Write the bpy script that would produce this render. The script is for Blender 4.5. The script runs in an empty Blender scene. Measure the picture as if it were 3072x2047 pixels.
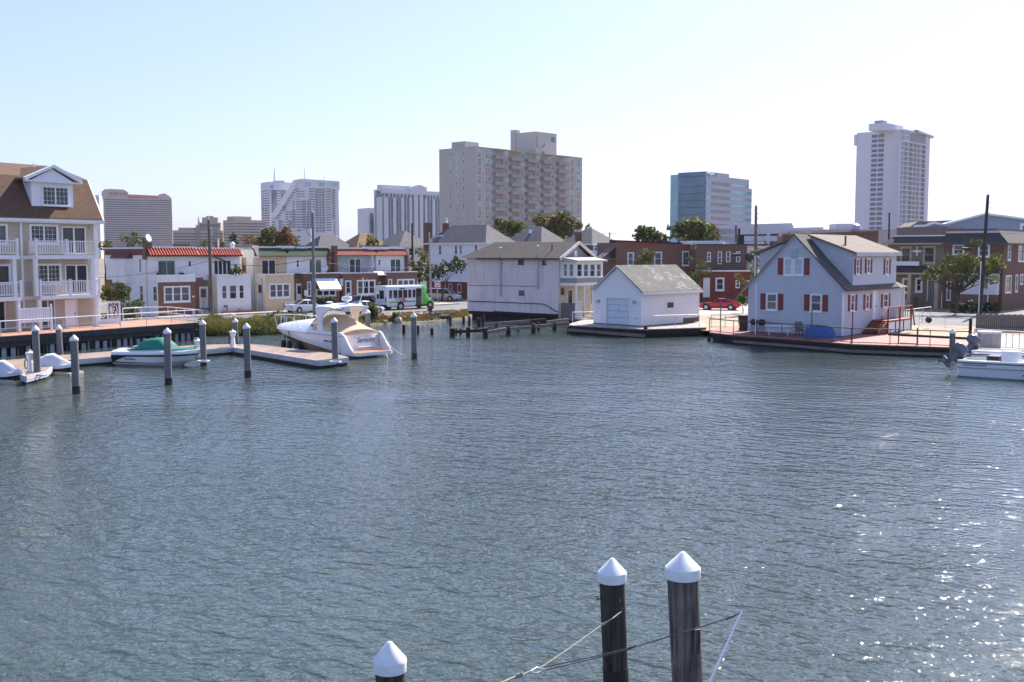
import bpy, bmesh, math, random
from mathutils import Vector, Matrix, noise
R = math.radians
sin, cos, pi = math.sin, math.cos, math.pi
rnd = random.Random(11)
sc = bpy.context.scene
# ---------------------------------------------------------------- camera, sky, sun, exposure
CAM_H, PIT, FPX = 7.0, math.atan(0.0823), 3200.0
cam_d = bpy.data.cameras.new('camera'); cam = bpy.data.objects.new('camera', cam_d)
sc.collection.objects.link(cam); sc.camera = cam
cam.location = (0, 0, CAM_H); cam.rotation_euler = (pi/2-PIT, 0, 0)
cam_d.sensor_width = 36; cam_d.lens = 36*FPX/3072; cam_d.clip_start = .3; cam_d.clip_end = 9000
cam_d.dof.use_dof = True; cam_d.dof.focus_distance = 14; cam_d.dof.aperture_fstop = 7
SUN_AZ, SUN_EL = R(31), R(41.5)
w = bpy.data.worlds.new('World'); sc.world = w; w.use_nodes = True
wn = w.node_tree; bg = wn.nodes['Background']
sky = wn.nodes.new('ShaderNodeTexSky'); sky.sky_type = 'NISHITA'; sky.sun_disc = False
sky.sun_elevation = SUN_EL; sky.sun_rotation = SUN_AZ; sky.altitude = 0
sky.air_density = 1.0; sky.dust_density = 1.2; sky.ozone_density = 1.6
tint = wn.nodes.new('ShaderNodeMix'); tint.data_type = 'RGBA'; tint.blend_type = 'MULTIPLY'; tint.inputs[0].default_value = 1; tint.inputs[7].default_value = (.69, .76, 1.1, 1)
gam = wn.nodes.new('ShaderNodeGamma'); gam.inputs[1].default_value = .6
wn.links.new(sky.outputs[0], gam.inputs[0]); wn.links.new(gam.outputs[0], tint.inputs[6]); wn.links.new(tint.outputs[2], bg.inputs[0]); bg.inputs[1].default_value = .115
sl = bpy.data.lights.new('sun', 'SUN'); so = bpy.data.objects.new('sun', sl); sc.collection.objects.link(so)
sl.energy = 2.9; sl.angle = R(.53); sl.color = (1, .93, .82)
SUN = Vector((sin(SUN_AZ)*cos(SUN_EL), cos(SUN_AZ)*cos(SUN_EL), sin(SUN_EL)))
so.rotation_euler = SUN.to_track_quat('Z', 'Y').to_euler(); so.location = (40, 60, 60)
vs = sc.view_settings; vs.view_transform = 'Standard'; vs.look = 'None'; vs.exposure = 1.8; vs.gamma = 1; vs.use_curve_mapping = False
sc.cycles.use_denoising = True; sc.cycles.max_bounces = 6; sc.cycles.diffuse_bounces = 3; sc.cycles.glossy_bounces = 3
sc.cycles.transparent_max_bounces = 6; sc.cycles.transmission_bounces = 3; sc.cycles.sample_clamp_indirect = 4
# ---------------------------------------------------------------- measuring from the photograph (3072 x 2047 pixels)
cp, sp = cos(PIT), sin(PIT); EYE = Vector((0, 0, CAM_H))
def ray(px, py):
    a, b = (px-1536)/FPX, (1023.5-py)/FPX
    return Vector((a, cp+b*sp, -sp+b*cp))
def onz(px, py, z):
    d = ray(px, py); t = (z-CAM_H)/d.z; return EYE+d*t
def ony(px, py, Y):
    d = ray(px, py); return EYE+d*(Y/d.y)
def atY(px, Y, z):                      # ground point at depth Y seen in column px
    k = (px-1536)/FPX; return Vector((k*(Y*cp-(z-CAM_H)*sp), Y, z))
def along(P, d, px):                    # distance along direction d from P until column px
    k = (px-1536)/FPX; dep = P.y*cp-(P.z-CAM_H)*sp
    return (k*dep-P.x)/(d.x-k*d.y*cp)
CR = dict(c1=(0, 480, 2.24), c2=(280, 680, 4.525), c3=(720, 680, 3.9217), c4=(800, 860, 5.115), c5=(1280, 660, 3.795), c6=(1780, 680, 4.481),
          c7=(2200, 680, 3.734), c8=(2560, 560, 2.613), d1=(260, 500, 4.202), d2=(1080, 520, 6.534), d3=(1300, 360, 3.921), d4=(1980, 480, 6.03),
          d5=(2500, 330, 4.019), d6=(1060, 1620, 1.8976), d7=(320, 900, 5.6), d8=(2780, 960, 7.127), e1=(760, 500, 6.533), e2=(1090, 820, 7.13),
          e3=(600, 900, 5.8825), e4=(2200, 620, 5.8825), e5=(2660, 640, 4.9), e8=(0, 900, 6.031), f5=(1700, 900, 5.602), f7=(2440, 900, 3.723), f8=(1330, 920, 5.472), s=(0, 0, 1))
def cc(c, x, y):
    o = CR[c]; return o[0]+x/o[2], o[1]+y/o[2]
# ---------------------------------------------------------------- materials
MATS = {}
def mat(name, col, rough=.65, var=.1, vs_=1.5, bump=0, bs=25, metal=0, spec=.4, kind=None, p=.15, col2=None, trans=0, coat=0, streak=0):
    if name in MATS: return MATS[name]
    m = bpy.data.materials.new(name); m.use_nodes = True; MATS[name] = m
    nt = m.node_tree; N, L = nt.nodes, nt.links; b = N['Principled BSDF']
    b.inputs['Roughness'].default_value = rough; b.inputs['Metallic'].default_value = metal
    b.inputs['Specular IOR Level'].default_value = spec; b.inputs['Coat Weight'].default_value = coat
    tc = N.new('ShaderNodeTexCoord'); vec = tc.outputs['Object']
    def new(t, **k):
        n = N.new(t)
        for a, v in k.items(): setattr(n, a, v)
        return n
    def noise_(scale, det=4, v=vec):
        n = new('ShaderNodeTexNoise'); n.inputs['Scale'].default_value = scale; n.inputs['Detail'].default_value = det
        L.new(v, n.inputs['Vector']); return n
    def math_(op, a, bb=None):
        n = new('ShaderNodeMath', operation=op)
        for i, x in enumerate((a, bb)):
            if x is None: continue
            if isinstance(x, (int, float)): n.inputs[i].default_value = x
            else: L.new(x, n.inputs[i])
        return n.outputs[0]
    def mix_(fac, a, bb, blend='MIX'):
        n = new('ShaderNodeMix', data_type='RGBA', blend_type=blend)
        for s_, x in ((0, fac), (6, a), (7, bb)):
            if isinstance(x, (int, float)): n.inputs[s_].default_value = x
            elif isinstance(x, tuple): n.inputs[s_].default_value = (*x, 1)
            else: L.new(x, n.inputs[s_])
        return n.outputs[2]
    sep = new('ShaderNodeSeparateXYZ'); L.new(vec, sep.inputs[0])
    lo = tuple(c*(1-var) for c in col); hi = tuple(min(1, c*(1+var)) for c in col)
    n1 = noise_(vs_, 5)
    ramp = new('ShaderNodeMapRange'); ramp.inputs[1].default_value = .3; ramp.inputs[2].default_value = .7
    L.new(n1.outputs[0], ramp.inputs[0])
    c = mix_(ramp.outputs[0], lo, hi); height = None; bstr = bump
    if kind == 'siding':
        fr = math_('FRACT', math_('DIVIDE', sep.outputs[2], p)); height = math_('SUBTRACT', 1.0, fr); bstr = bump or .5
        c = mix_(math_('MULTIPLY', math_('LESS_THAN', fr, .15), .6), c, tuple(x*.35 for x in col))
    elif kind in ('brick', 'shingle', 'block'):
        cv = new('ShaderNodeCombineXYZ')
        L.new(math_('ADD', sep.outputs[0], sep.outputs[1]), cv.inputs[0]); L.new(sep.outputs[2], cv.inputs[1])
        br = new('ShaderNodeTexBrick'); L.new(cv.outputs[0], br.inputs['Vector'])
        br.inputs['Scale'].default_value = 1
        bw, rh, mo = dict(brick=(.22, .075, .011), shingle=(.32, .16, .006), block=(.4, .2, .01))[kind]
        br.inputs['Brick Width'].default_value = bw; br.inputs['Row Height'].default_value = rh; br.inputs['Mortar Size'].default_value = mo
        br.inputs['Color1'].default_value = (*[x*(.8 if kind != 'shingle' else .72) for x in col], 1); br.inputs['Color2'].default_value = (*[min(1, x*1.22) for x in col], 1)
        br.inputs['Mortar'].default_value = (*(col2 or tuple(x*.5 for x in col)), 1); br.inputs['Bias'].default_value = 0
        c = mix_(.55, c, br.outputs[0]) if kind == 'shingle' else mix_(.82, c, br.outputs[0])
        height = math_('SUBTRACT', 1.0, br.outputs['Fac']); bstr = bump or .3
    elif kind == 'planks':
        fr = math_('FRACT', math_('DIVIDE', sep.outputs[0], p)); height = math_('GREATER_THAN', fr, .07); bstr = bump or .4
        fl = math_('FLOOR', math_('DIVIDE', sep.outputs[0], p)); wn_ = new('ShaderNodeTexWhiteNoise', noise_dimensions='1D'); L.new(fl, wn_.inputs['W'])
        mr = new('ShaderNodeMapRange'); mr.inputs[3].default_value = .82; mr.inputs[4].default_value = 1.12; L.new(wn_.outputs[0], mr.inputs[0])
        vm = new('ShaderNodeVectorMath', operation='SCALE'); L.new(c, vm.inputs[0]); L.new(mr.outputs[0], vm.inputs['Scale']); c = vm.outputs[0]
    elif kind == 'leaf':
        n2 = noise_(.45, 3); r2 = new('ShaderNodeMapRange'); r2.inputs[1].default_value = .42; r2.inputs[2].default_value = .62
        L.new(n2.outputs[0], r2.inputs[0]); c = mix_(r2.outputs[0], c, col2 or hi)
    elif kind == 'wood':
        mp = new('ShaderNodeMapping'); mp.inputs['Scale'].default_value = (14, 14, .7); L.new(vec, mp.inputs[0])
        n2 = noise_(1.6, 6, mp.outputs[0]); r2 = new('ShaderNodeMapRange'); r2.inputs[1].default_value = .35; r2.inputs[2].default_value = .7
        L.new(n2.outputs[0], r2.inputs[0]); c = mix_(r2.outputs[0], c, col2 or tuple(x*.45 for x in col)); height = n2.outputs[0]; bstr = bump or .4
    elif kind == 'patch':               # individual shingles that have weathered pale
        cv = new('ShaderNodeCombineXYZ'); L.new(math_('ADD', sep.outputs[0], sep.outputs[1]), cv.inputs[0]); L.new(sep.outputs[2], cv.inputs[1])
        br = new('ShaderNodeTexBrick'); L.new(cv.outputs[0], br.inputs['Vector']); br.inputs['Scale'].default_value = 1
        br.inputs['Brick Width'].default_value = .34; br.inputs['Row Height'].default_value = .13; br.inputs['Mortar Size'].default_value = .006
        br.inputs['Color1'].default_value = (0, 0, 0, 1); br.inputs['Color2'].default_value = (1, 1, 1, 1); br.inputs['Mortar'].default_value = (.3, .3, .3, 1)
        n2 = noise_(.55, 3); s_ = math_('ADD', math_('MULTIPLY', br.outputs[0], .32), n2.outputs[0])
        c = mix_(math_('GREATER_THAN', s_, .78), c, col2); height = math_('SUBTRACT', 1.0, br.outputs['Fac']); bstr = bump or .3
    if streak:
        mp = new('ShaderNodeMapping'); mp.inputs['Scale'].default_value = (2.2, 2.2, .25); L.new(vec, mp.inputs[0])
        n3 = noise_(1.3, 6, mp.outputs[0]); r3 = new('ShaderNodeMapRange'); r3.inputs[1].default_value = .5; r3.inputs[2].default_value = .78; r3.inputs[4].default_value = streak
        L.new(n3.outputs[0], r3.inputs[0]); c = mix_(r3.outputs[0], c, (.16, .12, .1), 'MIX')
    L.new(c, b.inputs['Base Color'])
    if bstr:
        if height is None: height = noise_(bs, 4).outputs[0]
        bn = new('ShaderNodeBump'); bn.inputs['Strength'].default_value = bstr; bn.inputs['Distance'].default_value = .02
        L.new(height, bn.inputs['Height']); L.new(bn.outputs[0], b.inputs['Normal'])
    if trans:
        tr = new('ShaderNodeBsdfTranslucent'); L.new(c, tr.inputs[0]); ms = new('ShaderNodeMixShader'); ms.inputs[0].default_value = trans
        L.new(b.outputs[0], ms.inputs[1]); L.new(tr.outputs[0], ms.inputs[2]); L.new(ms.outputs[0], N['Material Output'].inputs[0])
    return m
def K(name, col, **k): return mat(name, col, **k)
WHITE = K('white_paint', (.78, .78, .78), rough=.5, var=.05, streak=.12)
TRIM = K('white_trim', (.8, .8, .8), rough=.45, var=.03)
CREAM = K('cream_stucco', (.72, .66, .55), rough=.8, var=.06, bump=.15, bs=40, streak=.15)
STUCCO = K('white_stucco', (.76, .76, .78), rough=.8, var=.05, bump=.15, bs=40, streak=.12)
TAN = K('tan_stucco', (.66, .5, .33), rough=.8, var=.07, bump=.15, bs=40, streak=.12)
BRICK = K('red_brick', (.2, .08, .055), rough=.85, kind='brick', col2=(.22, .17, .14))
BRICK2 = K('brown_brick', (.165, .068, .048), rough=.85, kind='brick', col2=(.18, .14, .12))
BRICKR = K('painted_red_brick', (.2, .045, .035), rough=.8, kind='brick', col2=(.13, .04, .03))
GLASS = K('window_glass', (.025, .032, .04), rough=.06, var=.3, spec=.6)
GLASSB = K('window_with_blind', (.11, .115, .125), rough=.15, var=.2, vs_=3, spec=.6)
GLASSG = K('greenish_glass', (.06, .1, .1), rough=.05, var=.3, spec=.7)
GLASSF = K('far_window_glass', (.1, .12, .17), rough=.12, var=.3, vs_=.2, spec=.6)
METAL = K('grey_metal', (.42, .43, .45), rough=.45, var=.08, metal=.6)
DARKM = K('dark_metal', (.06, .055, .055), rough=.5, var=.2, metal=.3)
RUST = K('rusted_pipe', (.12, .08, .06), rough=.7, var=.35, vs_=6)
ALU = K('pale_aluminium', (.62, .63, .66), rough=.4, var=.05, metal=.4)
BLACK = K('black_rubber', (.018, .018, .02), rough=.7, var=.3)
ROOFG = K('grey_shingles', (.13, .125, .128), rough=.9, kind='shingle', var=.15)
ROOFD = K('dark_shingles', (.06, .05, .047), rough=.9, kind='shingle', var=.25)
ROOFB = K('brown_shingles', (.2, .12, .075), rough=.9, kind='shingle', var=.15)
ROOFC = K('condo_brown_shingles', (.125, .068, .043), rough=.9, kind='shingle', var=.18)
ROOFT = K('taupe_shingles', (.185, .15, .125), rough=.9, kind='shingle', var=.12)
CONC = K('pale_concrete', (.33, .31, .29), rough=.85, var=.12, vs_=.7, bump=.1)
ASPH = K('asphalt', (.16, .155, .155), rough=.9, var=.2, vs_=.5, bump=.15)
OLDWOOD = K('tarred_wood', (.035, .028, .024), rough=.8, var=.3, kind='wood', col2=(.012, .01, .009))
GREYWOOD = K('weathered_wood', (.23, .2, .18), rough=.8, kind='wood')
# ---------------------------------------------------------------- mesh building
class MB:
    def __init__(s): s.v, s.f = [], []
    def add(s, vs, fs):
        o = len(s.v); s.v += [tuple(x) for x in vs]; s.f += [tuple(i+o for i in f) for f in fs]; return s
    def poly(s, *p): return s.add(p, [range(len(p))])
    def box(s, x0, y0, z0, x1, y1, z1):
        return s.add([(x, y, z) for z in (z0, z1) for y in (y0, y1) for x in (x0, x1)],
                     [(0, 2, 3, 1), (4, 5, 7, 6), (0, 1, 5, 4), (2, 6, 7, 3), (0, 4, 6, 2), (1, 3, 7, 5)])
    def ext(s, pts, z0, z1):           # polygon in xy, extruded in z
        n = len(pts)
        return s.add([(x, y, z0) for x, y in pts]+[(x, y, z1) for x, y in pts],
                     [tuple(range(n-1, -1, -1)), tuple(range(n, 2*n))]+[(i, (i+1) % n, n+(i+1) % n, n+i) for i in range(n)])
    def extx(s, pts, x0, x1):          # polygon in yz, extruded in x
        n = len(pts)
        return s.add([(x0, y, z) for y, z in pts]+[(x1, y, z) for y, z in pts],
                     [tuple(range(n)), tuple(range(2*n-1, n-1, -1))]+[(i, n+i, n+(i+1) % n, (i+1) % n) for i in range(n)])
    def exty(s, pts, y0, y1):          # polygon in xz, extruded in y
        n = len(pts)
        return s.add([(x, y0, z) for x, z in pts]+[(x, y1, z) for x, z in pts],
                     [tuple(range(n)), tuple(range(2*n-1, n-1, -1))]+[(i, n+i, n+(i+1) % n, (i+1) % n) for i in range(n)])
    def bar(s, p, q, w, h=None, up=(0, 0, 1)):
        p, q = Vector(p), Vector(q); h = h or w; d = (q-p).normalized(); up = Vector(up)
        if abs(d.dot(up)) > .97: up = Vector((0, 1, 0))
        a = d.cross(up).normalized()*w/2; b = a.cross(d).normalized()*h/2
        return s.add([e+sx*a+sz*b for e in (p, q) for sx, sz in ((-1, -1), (1, -1), (1, 1), (-1, 1))],
                     [(3, 2, 1, 0), (4, 5, 6, 7)]+[(i, (i+1) % 4, 4+(i+1) % 4, 4+i) for i in range(4)])
    def tube(s, pts, r, n=8, cap=True):
        pts = [Vector(p) for p in pts]; rr = r if isinstance(r, (list, tuple)) else [r]*len(pts); ring = []
        for i, p in enumerate(pts):
            d = (pts[min(i+1, len(pts)-1)]-pts[max(i-1, 0)]).normalized()
            u = Vector((0, 0, 1)) if abs(d.z) < .9 else Vector((1, 0, 0))
            a = d.cross(u).normalized(); b = a.cross(d).normalized()
            ring += [p+rr[i]*(cos(2*pi*k/n)*a+sin(2*pi*k/n)*b) for k in range(n)]
        fs = [(i*n+k, i*n+(k+1) % n, (i+1)*n+(k+1) % n, (i+1)*n+k) for i in range(len(pts)-1) for k in range(n)]
        if cap: fs += [tuple(range(n-1, -1, -1)), tuple(range((len(pts)-1)*n, len(pts)*n))]
        return s.add(ring, fs)
    def lathe(s, prof, c=(0, 0, 0), n=16):
        vs = [(c[0]+r*cos(2*pi*k/n), c[1]+r*sin(2*pi*k/n), c[2]+z) for r, z in prof for k in range(n)]
        fs = [(i*n+k, i*n+(k+1) % n, (i+1)*n+(k+1) % n, (i+1)*n+k) for i in range(len(prof)-1) for k in range(n)]
        fs += [tuple(range(n-1, -1, -1)), tuple(range((len(prof)-1)*n, len(prof)*n))]
        return s.add(vs, fs)
    def disc(s, c, r, axis='y', t=.02, n=14):   # thin cylinder, axis along x or y
        vs = []
        for o in (-t/2, t/2):
            for k in range(n):
                a, b = r*cos(2*pi*k/n), r*sin(2*pi*k/n)
                vs.append((c[0]+a, c[1]+o, c[2]+b) if axis == 'y' else (c[0]+o, c[1]+a, c[2]+b))
        return s.add(vs, [tuple(range(n)), tuple(range(2*n-1, n-1, -1))]+[(k, n+k, n+(k+1) % n, (k+1) % n) for k in range(n)])
    def loft(s, secs, closed=False, caps=True):
        m = len(secs[0]); vs = [p for q in secs for p in q]
        fs = [(i*m+k, i*m+(k+1) % m, (i+1)*m+(k+1) % m, (i+1)*m+k) for i in range(len(secs)-1) for k in range(m if closed else m-1)]
        if caps: fs += [tuple(range(m-1, -1, -1)), tuple(range((len(secs)-1)*m, len(secs)*m))]
        return s.add(vs, fs)
    def mesh(s, name, m, smooth=0):
        me = bpy.data.meshes.new(name); me.from_pydata(s.v, [], s.f)
        if m: me.materials.append(m)
        if smooth:
            bm = bmesh.new(); bm.from_mesh(me); bmesh.ops.remove_doubles(bm, verts=bm.verts, dist=.0005); bmesh.ops.recalc_face_normals(bm, faces=bm.faces); bm.to_mesh(me); bm.free()
            me.polygons.foreach_set('use_smooth', [True]*len(me.polygons)); me.set_sharp_from_angle(angle=R(smooth))
        return me
COL = sc.collection.objects
def link(name, data, parent=None, mtx=None):
    o = bpy.data.objects.new(name, data); COL.link(o)
    if parent: o.parent = parent
    if mtx is not None: o.matrix_basis = mtx
    return o
def tag(o, label=None, cat=None, group=None, kind=None):
    if label: o['label'] = label
    if cat: o['category'] = cat
    if group: o['group'] = group
    if kind: o['kind'] = kind
    return o
def RZ(a): return Matrix.Rotation(R(a), 4, 'Z')
def TR(*p): return Matrix.Translation(Vector(p))
class Thing:
    def __init__(s, name, label, cat, loc, rz=0, group=None):
        s.M = TR(*loc) @ RZ(rz); s.o = link(name, None, None, s.M); s.o.empty_display_size = .3; tag(s.o, label, cat, group)
    def part(s, name, mb, m, parent=None, mtx=None, smooth=0):
        d = mb if isinstance(mb, bpy.types.Mesh) else mb.mesh(name, m, smooth)
        return link(name, d, parent or s.o, mtx)
def solo(name, label, cat, mb, m, loc=(0, 0, 0), rz=0, group=None, smooth=0, kind=None):
    o = link(name, mb.mesh(name, m, smooth), None, TR(*loc) @ RZ(rz)); return tag(o, label, cat, group, kind)
def struct(name, mb, m, smooth=0):
    o = link(name, mb.mesh(name, m, smooth)); o['kind'] = 'structure'; return o
class Fac:
    """a vertical plane of a thing: u to the right as seen from outside, depth into the building, z up"""
    def __init__(s, T, ox=0, oy=0, rz=0):
        s.T = T; s.L = TR(ox, oy, 0) @ RZ(rz); s.W = T.M @ s.L; s.holes = []
        s.O = s.W.translation; s.n = s.W.col[1].xyz; s.I = s.W.inverted()
    def uz(s, c, x, y):
        d = ray(*cc(c, x, y)); t = (s.O-EYE).dot(s.n)/d.dot(s.n); p = s.I @ (EYE+d*t); return p.x, p.z
    def u(s, c, x, y=400): return s.uz(c, x, y)[0]
    def z(s, c, x, y): return s.uz(c, x, y)[1]
    def rect(s, c, x0, y0, x1, y1):
        xm, ym = (x0+x1)/2, (y0+y1)/2
        a, b = s.u(c, x0, ym), s.u(c, x1, ym); return min(a, b), s.z(c, xm, y1), max(a, b), s.z(c, xm, y0)
    def part(s, name, mb, m, parent=None, smooth=0):
        return s.T.part(name, mb, m, parent, None if parent else s.L, smooth)
    def wall(s, u0, z0, u1, z1, m, name='wall', dep=.14, top=None):
        us = sorted({u0, u1, *[min(max(x, u0), u1) for h in s.holes for x in (h[0], h[2])]})
        zs = sorted({z0, z1, *[min(max(x, z0), z1) for h in s.holes for x in (h[1], h[3])]})
        mb = MB()
        for i in range(len(us)-1):
            for k in range(len(zs)-1):
                cu, cz = (us[i]+us[i+1])/2, (zs[k]+zs[k+1])/2
                if any(h[0] < cu < h[2] and h[1] < cz < h[3] for h in s.holes): continue
                mb.poly((us[i], 0, zs[k]), (us[i+1], 0, zs[k]), (us[i+1], 0, zs[k+1]), (us[i], 0, zs[k+1]))
        for a, b, c, d in s.holes:
            a, c = max(a, u0), min(c, u1); b, d = max(b, z0), min(d, z1)
            if a >= c or b >= d: continue
            for p, q in (((a, b), (c, b)), ((c, b), (c, d)), ((c, d), (a, d)), ((a, d), (a, b))):
                mb.poly((p[0], 0, p[1]), (q[0], 0, q[1]), (q[0], dep, q[1]), (p[0], dep, p[1]))
        if top: mb.poly(*[(a, 0, b) for a, b in top])
        return s.part(name, mb, m)
    def win(s, r, n=1, style='dh', frame=None, glass=None, fw=.07, sill=True, hole=True, trim=0, muntin=0):
        u0, z0, u1, z1 = r; frame = frame or TRIM; k0 = 0 if hole else -.07
        if hole: s.holes.append((u0, z0, u1, z1))
        f = MB(); a, b = -.035-trim*.02, .1
        for q in ((u0-trim, z0-trim, u0+fw, z1+trim), (u1-fw, z0-trim, u1+trim, z1+trim), (u0+fw, z1-fw, u1-fw, z1+trim), (u0+fw, z0-trim, u1-fw, z0+fw)):
            f.box(q[0], a, q[1], q[2], b, q[3])
        w_ = (u1-u0-fw)/n
        for i in range(1, n): x = u0+fw/2+i*w_; f.box(x-fw*.7, a+.01, z0+fw, x+fw*.7, b-.01, z1-fw)
        if style == 'dh':
            zm = (z0+z1)/2; f.box(u0+fw, a+.02, zm-.025, u1-fw, b-.02, zm+.025)
        if muntin:
            for i in range(n):
                for k in range(1, muntin+1):
                    x = u0+fw/2+i*w_+w_*k/(muntin+1); f.box(x-.01, .03+k0, z0+fw, x+.01, .055+k0, z1-fw)
            for k in range(1, 4): zz = z0+(z1-z0)*k/4; f.box(u0+fw, .032+k0, zz-.01, u1-fw, .054+k0, zz+.01)
        if sill: f.box(u0-.05-trim, a-.05, z0-trim-.07, u1+.05+trim, b-.02, z0-trim-.002)
        o = s.part('window', f, frame); pass
        for i in range(n):
            x0, x1 = u0+fw*.4+i*w_, u0+fw*.6+(i+1)*w_
            g = glass or (GLASSB if rnd.random() < .35 else GLASS)
            if style == 'dh' and g is GLASS and rnd.random() < .5:
                zm = (z0+z1)/2
                s.part('pane', MB().poly((x0, .07+k0, z0+.02), (x1, .07+k0, z0+.02), (x1, .07+k0, zm), (x0, .07+k0, zm)), g, o)
                s.part('pane', MB().poly((x0, .05+k0, zm), (x1, .05+k0, zm), (x1, .05+k0, z1-.02), (x0, .05+k0, z1-.02)), GLASSB, o)
            else:
                s.part('pane', MB().poly((x0, .06+k0, z0+.02), (x1, .06+k0, z0+.02), (x1, .06+k0, z1-.02), (x0, .06+k0, z1-.02)), g, o)
        return o
    def door(s, r, m=None, frame=None, light=True, hole=True):
        u0, z0, u1, z1 = r
        if hole: s.holes.append(r)
        f = MB()
        for q in ((u0, z0, u0+.08, z1), (u1-.08, z0, u1, z1), (u0+.08, z1-.08, u1-.08, z1)): f.box(q[0], -.03, q[1], q[2], .1, q[3])
        o = s.part('door', f, frame or TRIM); k0 = 0 if hole else -.06
        s.part('door_leaf', MB().box(u0+.08, .04+k0, z0, u1-.08, .09+k0, z1-.08), m or TRIM, o)
        if light: s.part('pane', MB().box(u0+.2, .03+k0, z0+(z1-z0)*.5, u1-.2, .037+k0, z1-.25), GLASS, o)
        s.part('handle', MB().box(u1-.2, -.01, z0+.95, u1-.15, .045, z0+1.05), DARKM, o)
        return o
    def shutters(s, r, m, w_=.38):
        u0, z0, u1, z1 = r
        for a in (u0-.12-w_, u1+.12):
            mb = MB().box(a, -.05, z0, a+w_, .01, z1)
            for k in range(2):
                h = (z1-z0)/2; mb.box(a+.06, -.065, z0+k*h+.06, a+w_-.06, -.051, z0+(k+1)*h-.06)
            s.part('shutter', mb, m)
def text_mesh(txt, size, m, shear=0, ext=.01):
    cu = bpy.data.curves.new('lettering', 'FONT'); cu.body = txt; cu.size = size; cu.extrude = ext; cu.align_x = 'CENTER'; cu.align_y = 'CENTER'; cu.shear = shear
    ob = bpy.data.objects.new('lettering_tmp', cu); COL.link(ob); bpy.context.view_layer.update()
    me = bpy.data.meshes.new_from_object(ob.evaluated_get(bpy.context.evaluated_depsgraph_get())); bpy.data.objects.remove(ob)
    me.materials.clear(); me.materials.append(m); return me
def wallmtx(u, d, z, sx=1): return TR(u, d, z) @ Matrix.Rotation(pi/2, 4, 'X') @ Matrix.Diagonal((sx, 1, 1, 1))
def corner(name, label, cat, px, Y, z, a, group=None):   # building whose near corner stands in column px at depth Y; a = bearing of its right-hand face
    T = Thing(name, label, cat, atY(px, Y, z), a, group)
    return T, Fac(T), Fac(T, 0, 0, -90)
# ================================================================ water and land
def water_material():
    m = bpy.data.materials.new('harbour_water'); m.use_nodes = True; N, L = m.node_tree.nodes, m.node_tree.links; b = N['Principled BSDF']
    b.inputs['Base Color'].default_value = (.045, .066, .06, 1); b.inputs['Roughness'].default_value = .025; b.inputs['IOR'].default_value = 1.33
    b.inputs['Specular IOR Level'].default_value = .5
    tc = N.new('ShaderNodeTexCoord')
    def layer(rot, scale, ns, det, rough):
        mp = N.new('ShaderNodeMapping'); mp.vector_type = 'TEXTURE'; mp.inputs['Rotation'].default_value = (0, 0, R(rot)); mp.inputs['Scale'].default_value = (1/scale[0], 1/scale[1], 1); L.new(tc.outputs['Object'], mp.inputs[0])
        n = N.new('ShaderNodeTexNoise'); n.inputs['Scale'].default_value = ns; n.inputs['Detail'].default_value = det; n.inputs['Roughness'].default_value = rough
        n.inputs['Distortion'].default_value = .5; L.new(mp.outputs[0], n.inputs['Vector']); return n.outputs[0]
    def mul(a, k):
        n = N.new('ShaderNodeMath'); n.operation = 'MULTIPLY'; L.new(a, n.inputs[0])
        if isinstance(k, (int, float)): n.inputs[1].default_value = k
        else: L.new(k, n.inputs[1])
        return n.outputs[0]
    def add(a, c):
        n = N.new('ShaderNodeMath'); n.operation = 'ADD'; L.new(a, n.inputs[0]); L.new(c, n.inputs[1]); return n.outputs[0]
    a = layer(-36, (.65, 1.3), 1.55, 1, .5); c = layer(15, (.75, 1.2), 3.3, 1, .5); d = layer(-60, (.8, 1.1), 9, 1, .5); e = layer(-30, (.5, 1), .3, 2, .5)
    gust = layer(10, (.5, 1), .045, 2, .5)
    mr = N.new('ShaderNodeMapRange'); mr.inputs[1].default_value = .38; mr.inputs[2].default_value = .62; mr.inputs[3].default_value = .5; mr.inputs[4].default_value = 1.08; L.new(gust, mr.inputs[0])
    h = add(add(mul(a, .135), mul(c, .066)), add(mul(d, .032), mul(e, .22))); h = mul(h, mr.outputs[0])
    bp = N.new('ShaderNodeBump'); bp.inputs['Strength'].default_value = 1; bp.inputs['Distance'].default_value = 1.0; L.new(h, bp.inputs['Height']); L.new(bp.outputs[0], b.inputs['Normal'])
    return m
struct('water', MB().poly((-400, -80, 0), (400, -80, 0), (400, 220, 0), (-400, 220, 0)), water_material())
GZ = .5
shore_px = [(600, 1007), (700, 1007), (800, 1004), (870, 1000), (980, 992), (1090, 976), (1180, 969), (1260, 967), (1330, 962), (1400, 955)]
shore = [Vector((-260, 20, 0)), Vector((-60, 44, 0)), onz(0, 1066, 0)+Vector((-2, 2.5, 0)), onz(560, 1012, 0)+Vector((-1.5, 1, 0))]+[onz(x, y, 0) for x, y in shore_px]
shore += [Vector((-.5, 118, 0)), Vector((6, 117, 0)), Vector((9, 100, 0)), Vector((12, 98, 0)), Vector((20, 100, 0)), Vector((24, 92, 0)), Vector((34, 84, 0)), Vector((46, 80, 0)), Vector((80, 60, 0)), Vector((300, 10, 0))]
g = MB()
for i in range(len(shore)-1):
    a, b = shore[i], shore[i+1]
    def up(p): return Vector((p.x*1.015, p.y+2.2, GZ))
    def fa(p): return Vector((p.x*9, 2600, GZ))
    lo = Vector((0, 0, -.5)); dn = Vector((0, -1.6, 0))
    g.poly(a+lo+dn, b+lo+dn, up(b), up(a)); g.poly(up(a), up(b), fa(b), fa(a))
EARTH = K('dry_earth_and_grass', (.2, .17, .115), rough=.95, var=.35, vs_=.35, bump=.2, bs=6)
struct('ground', g, EARTH)
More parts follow.
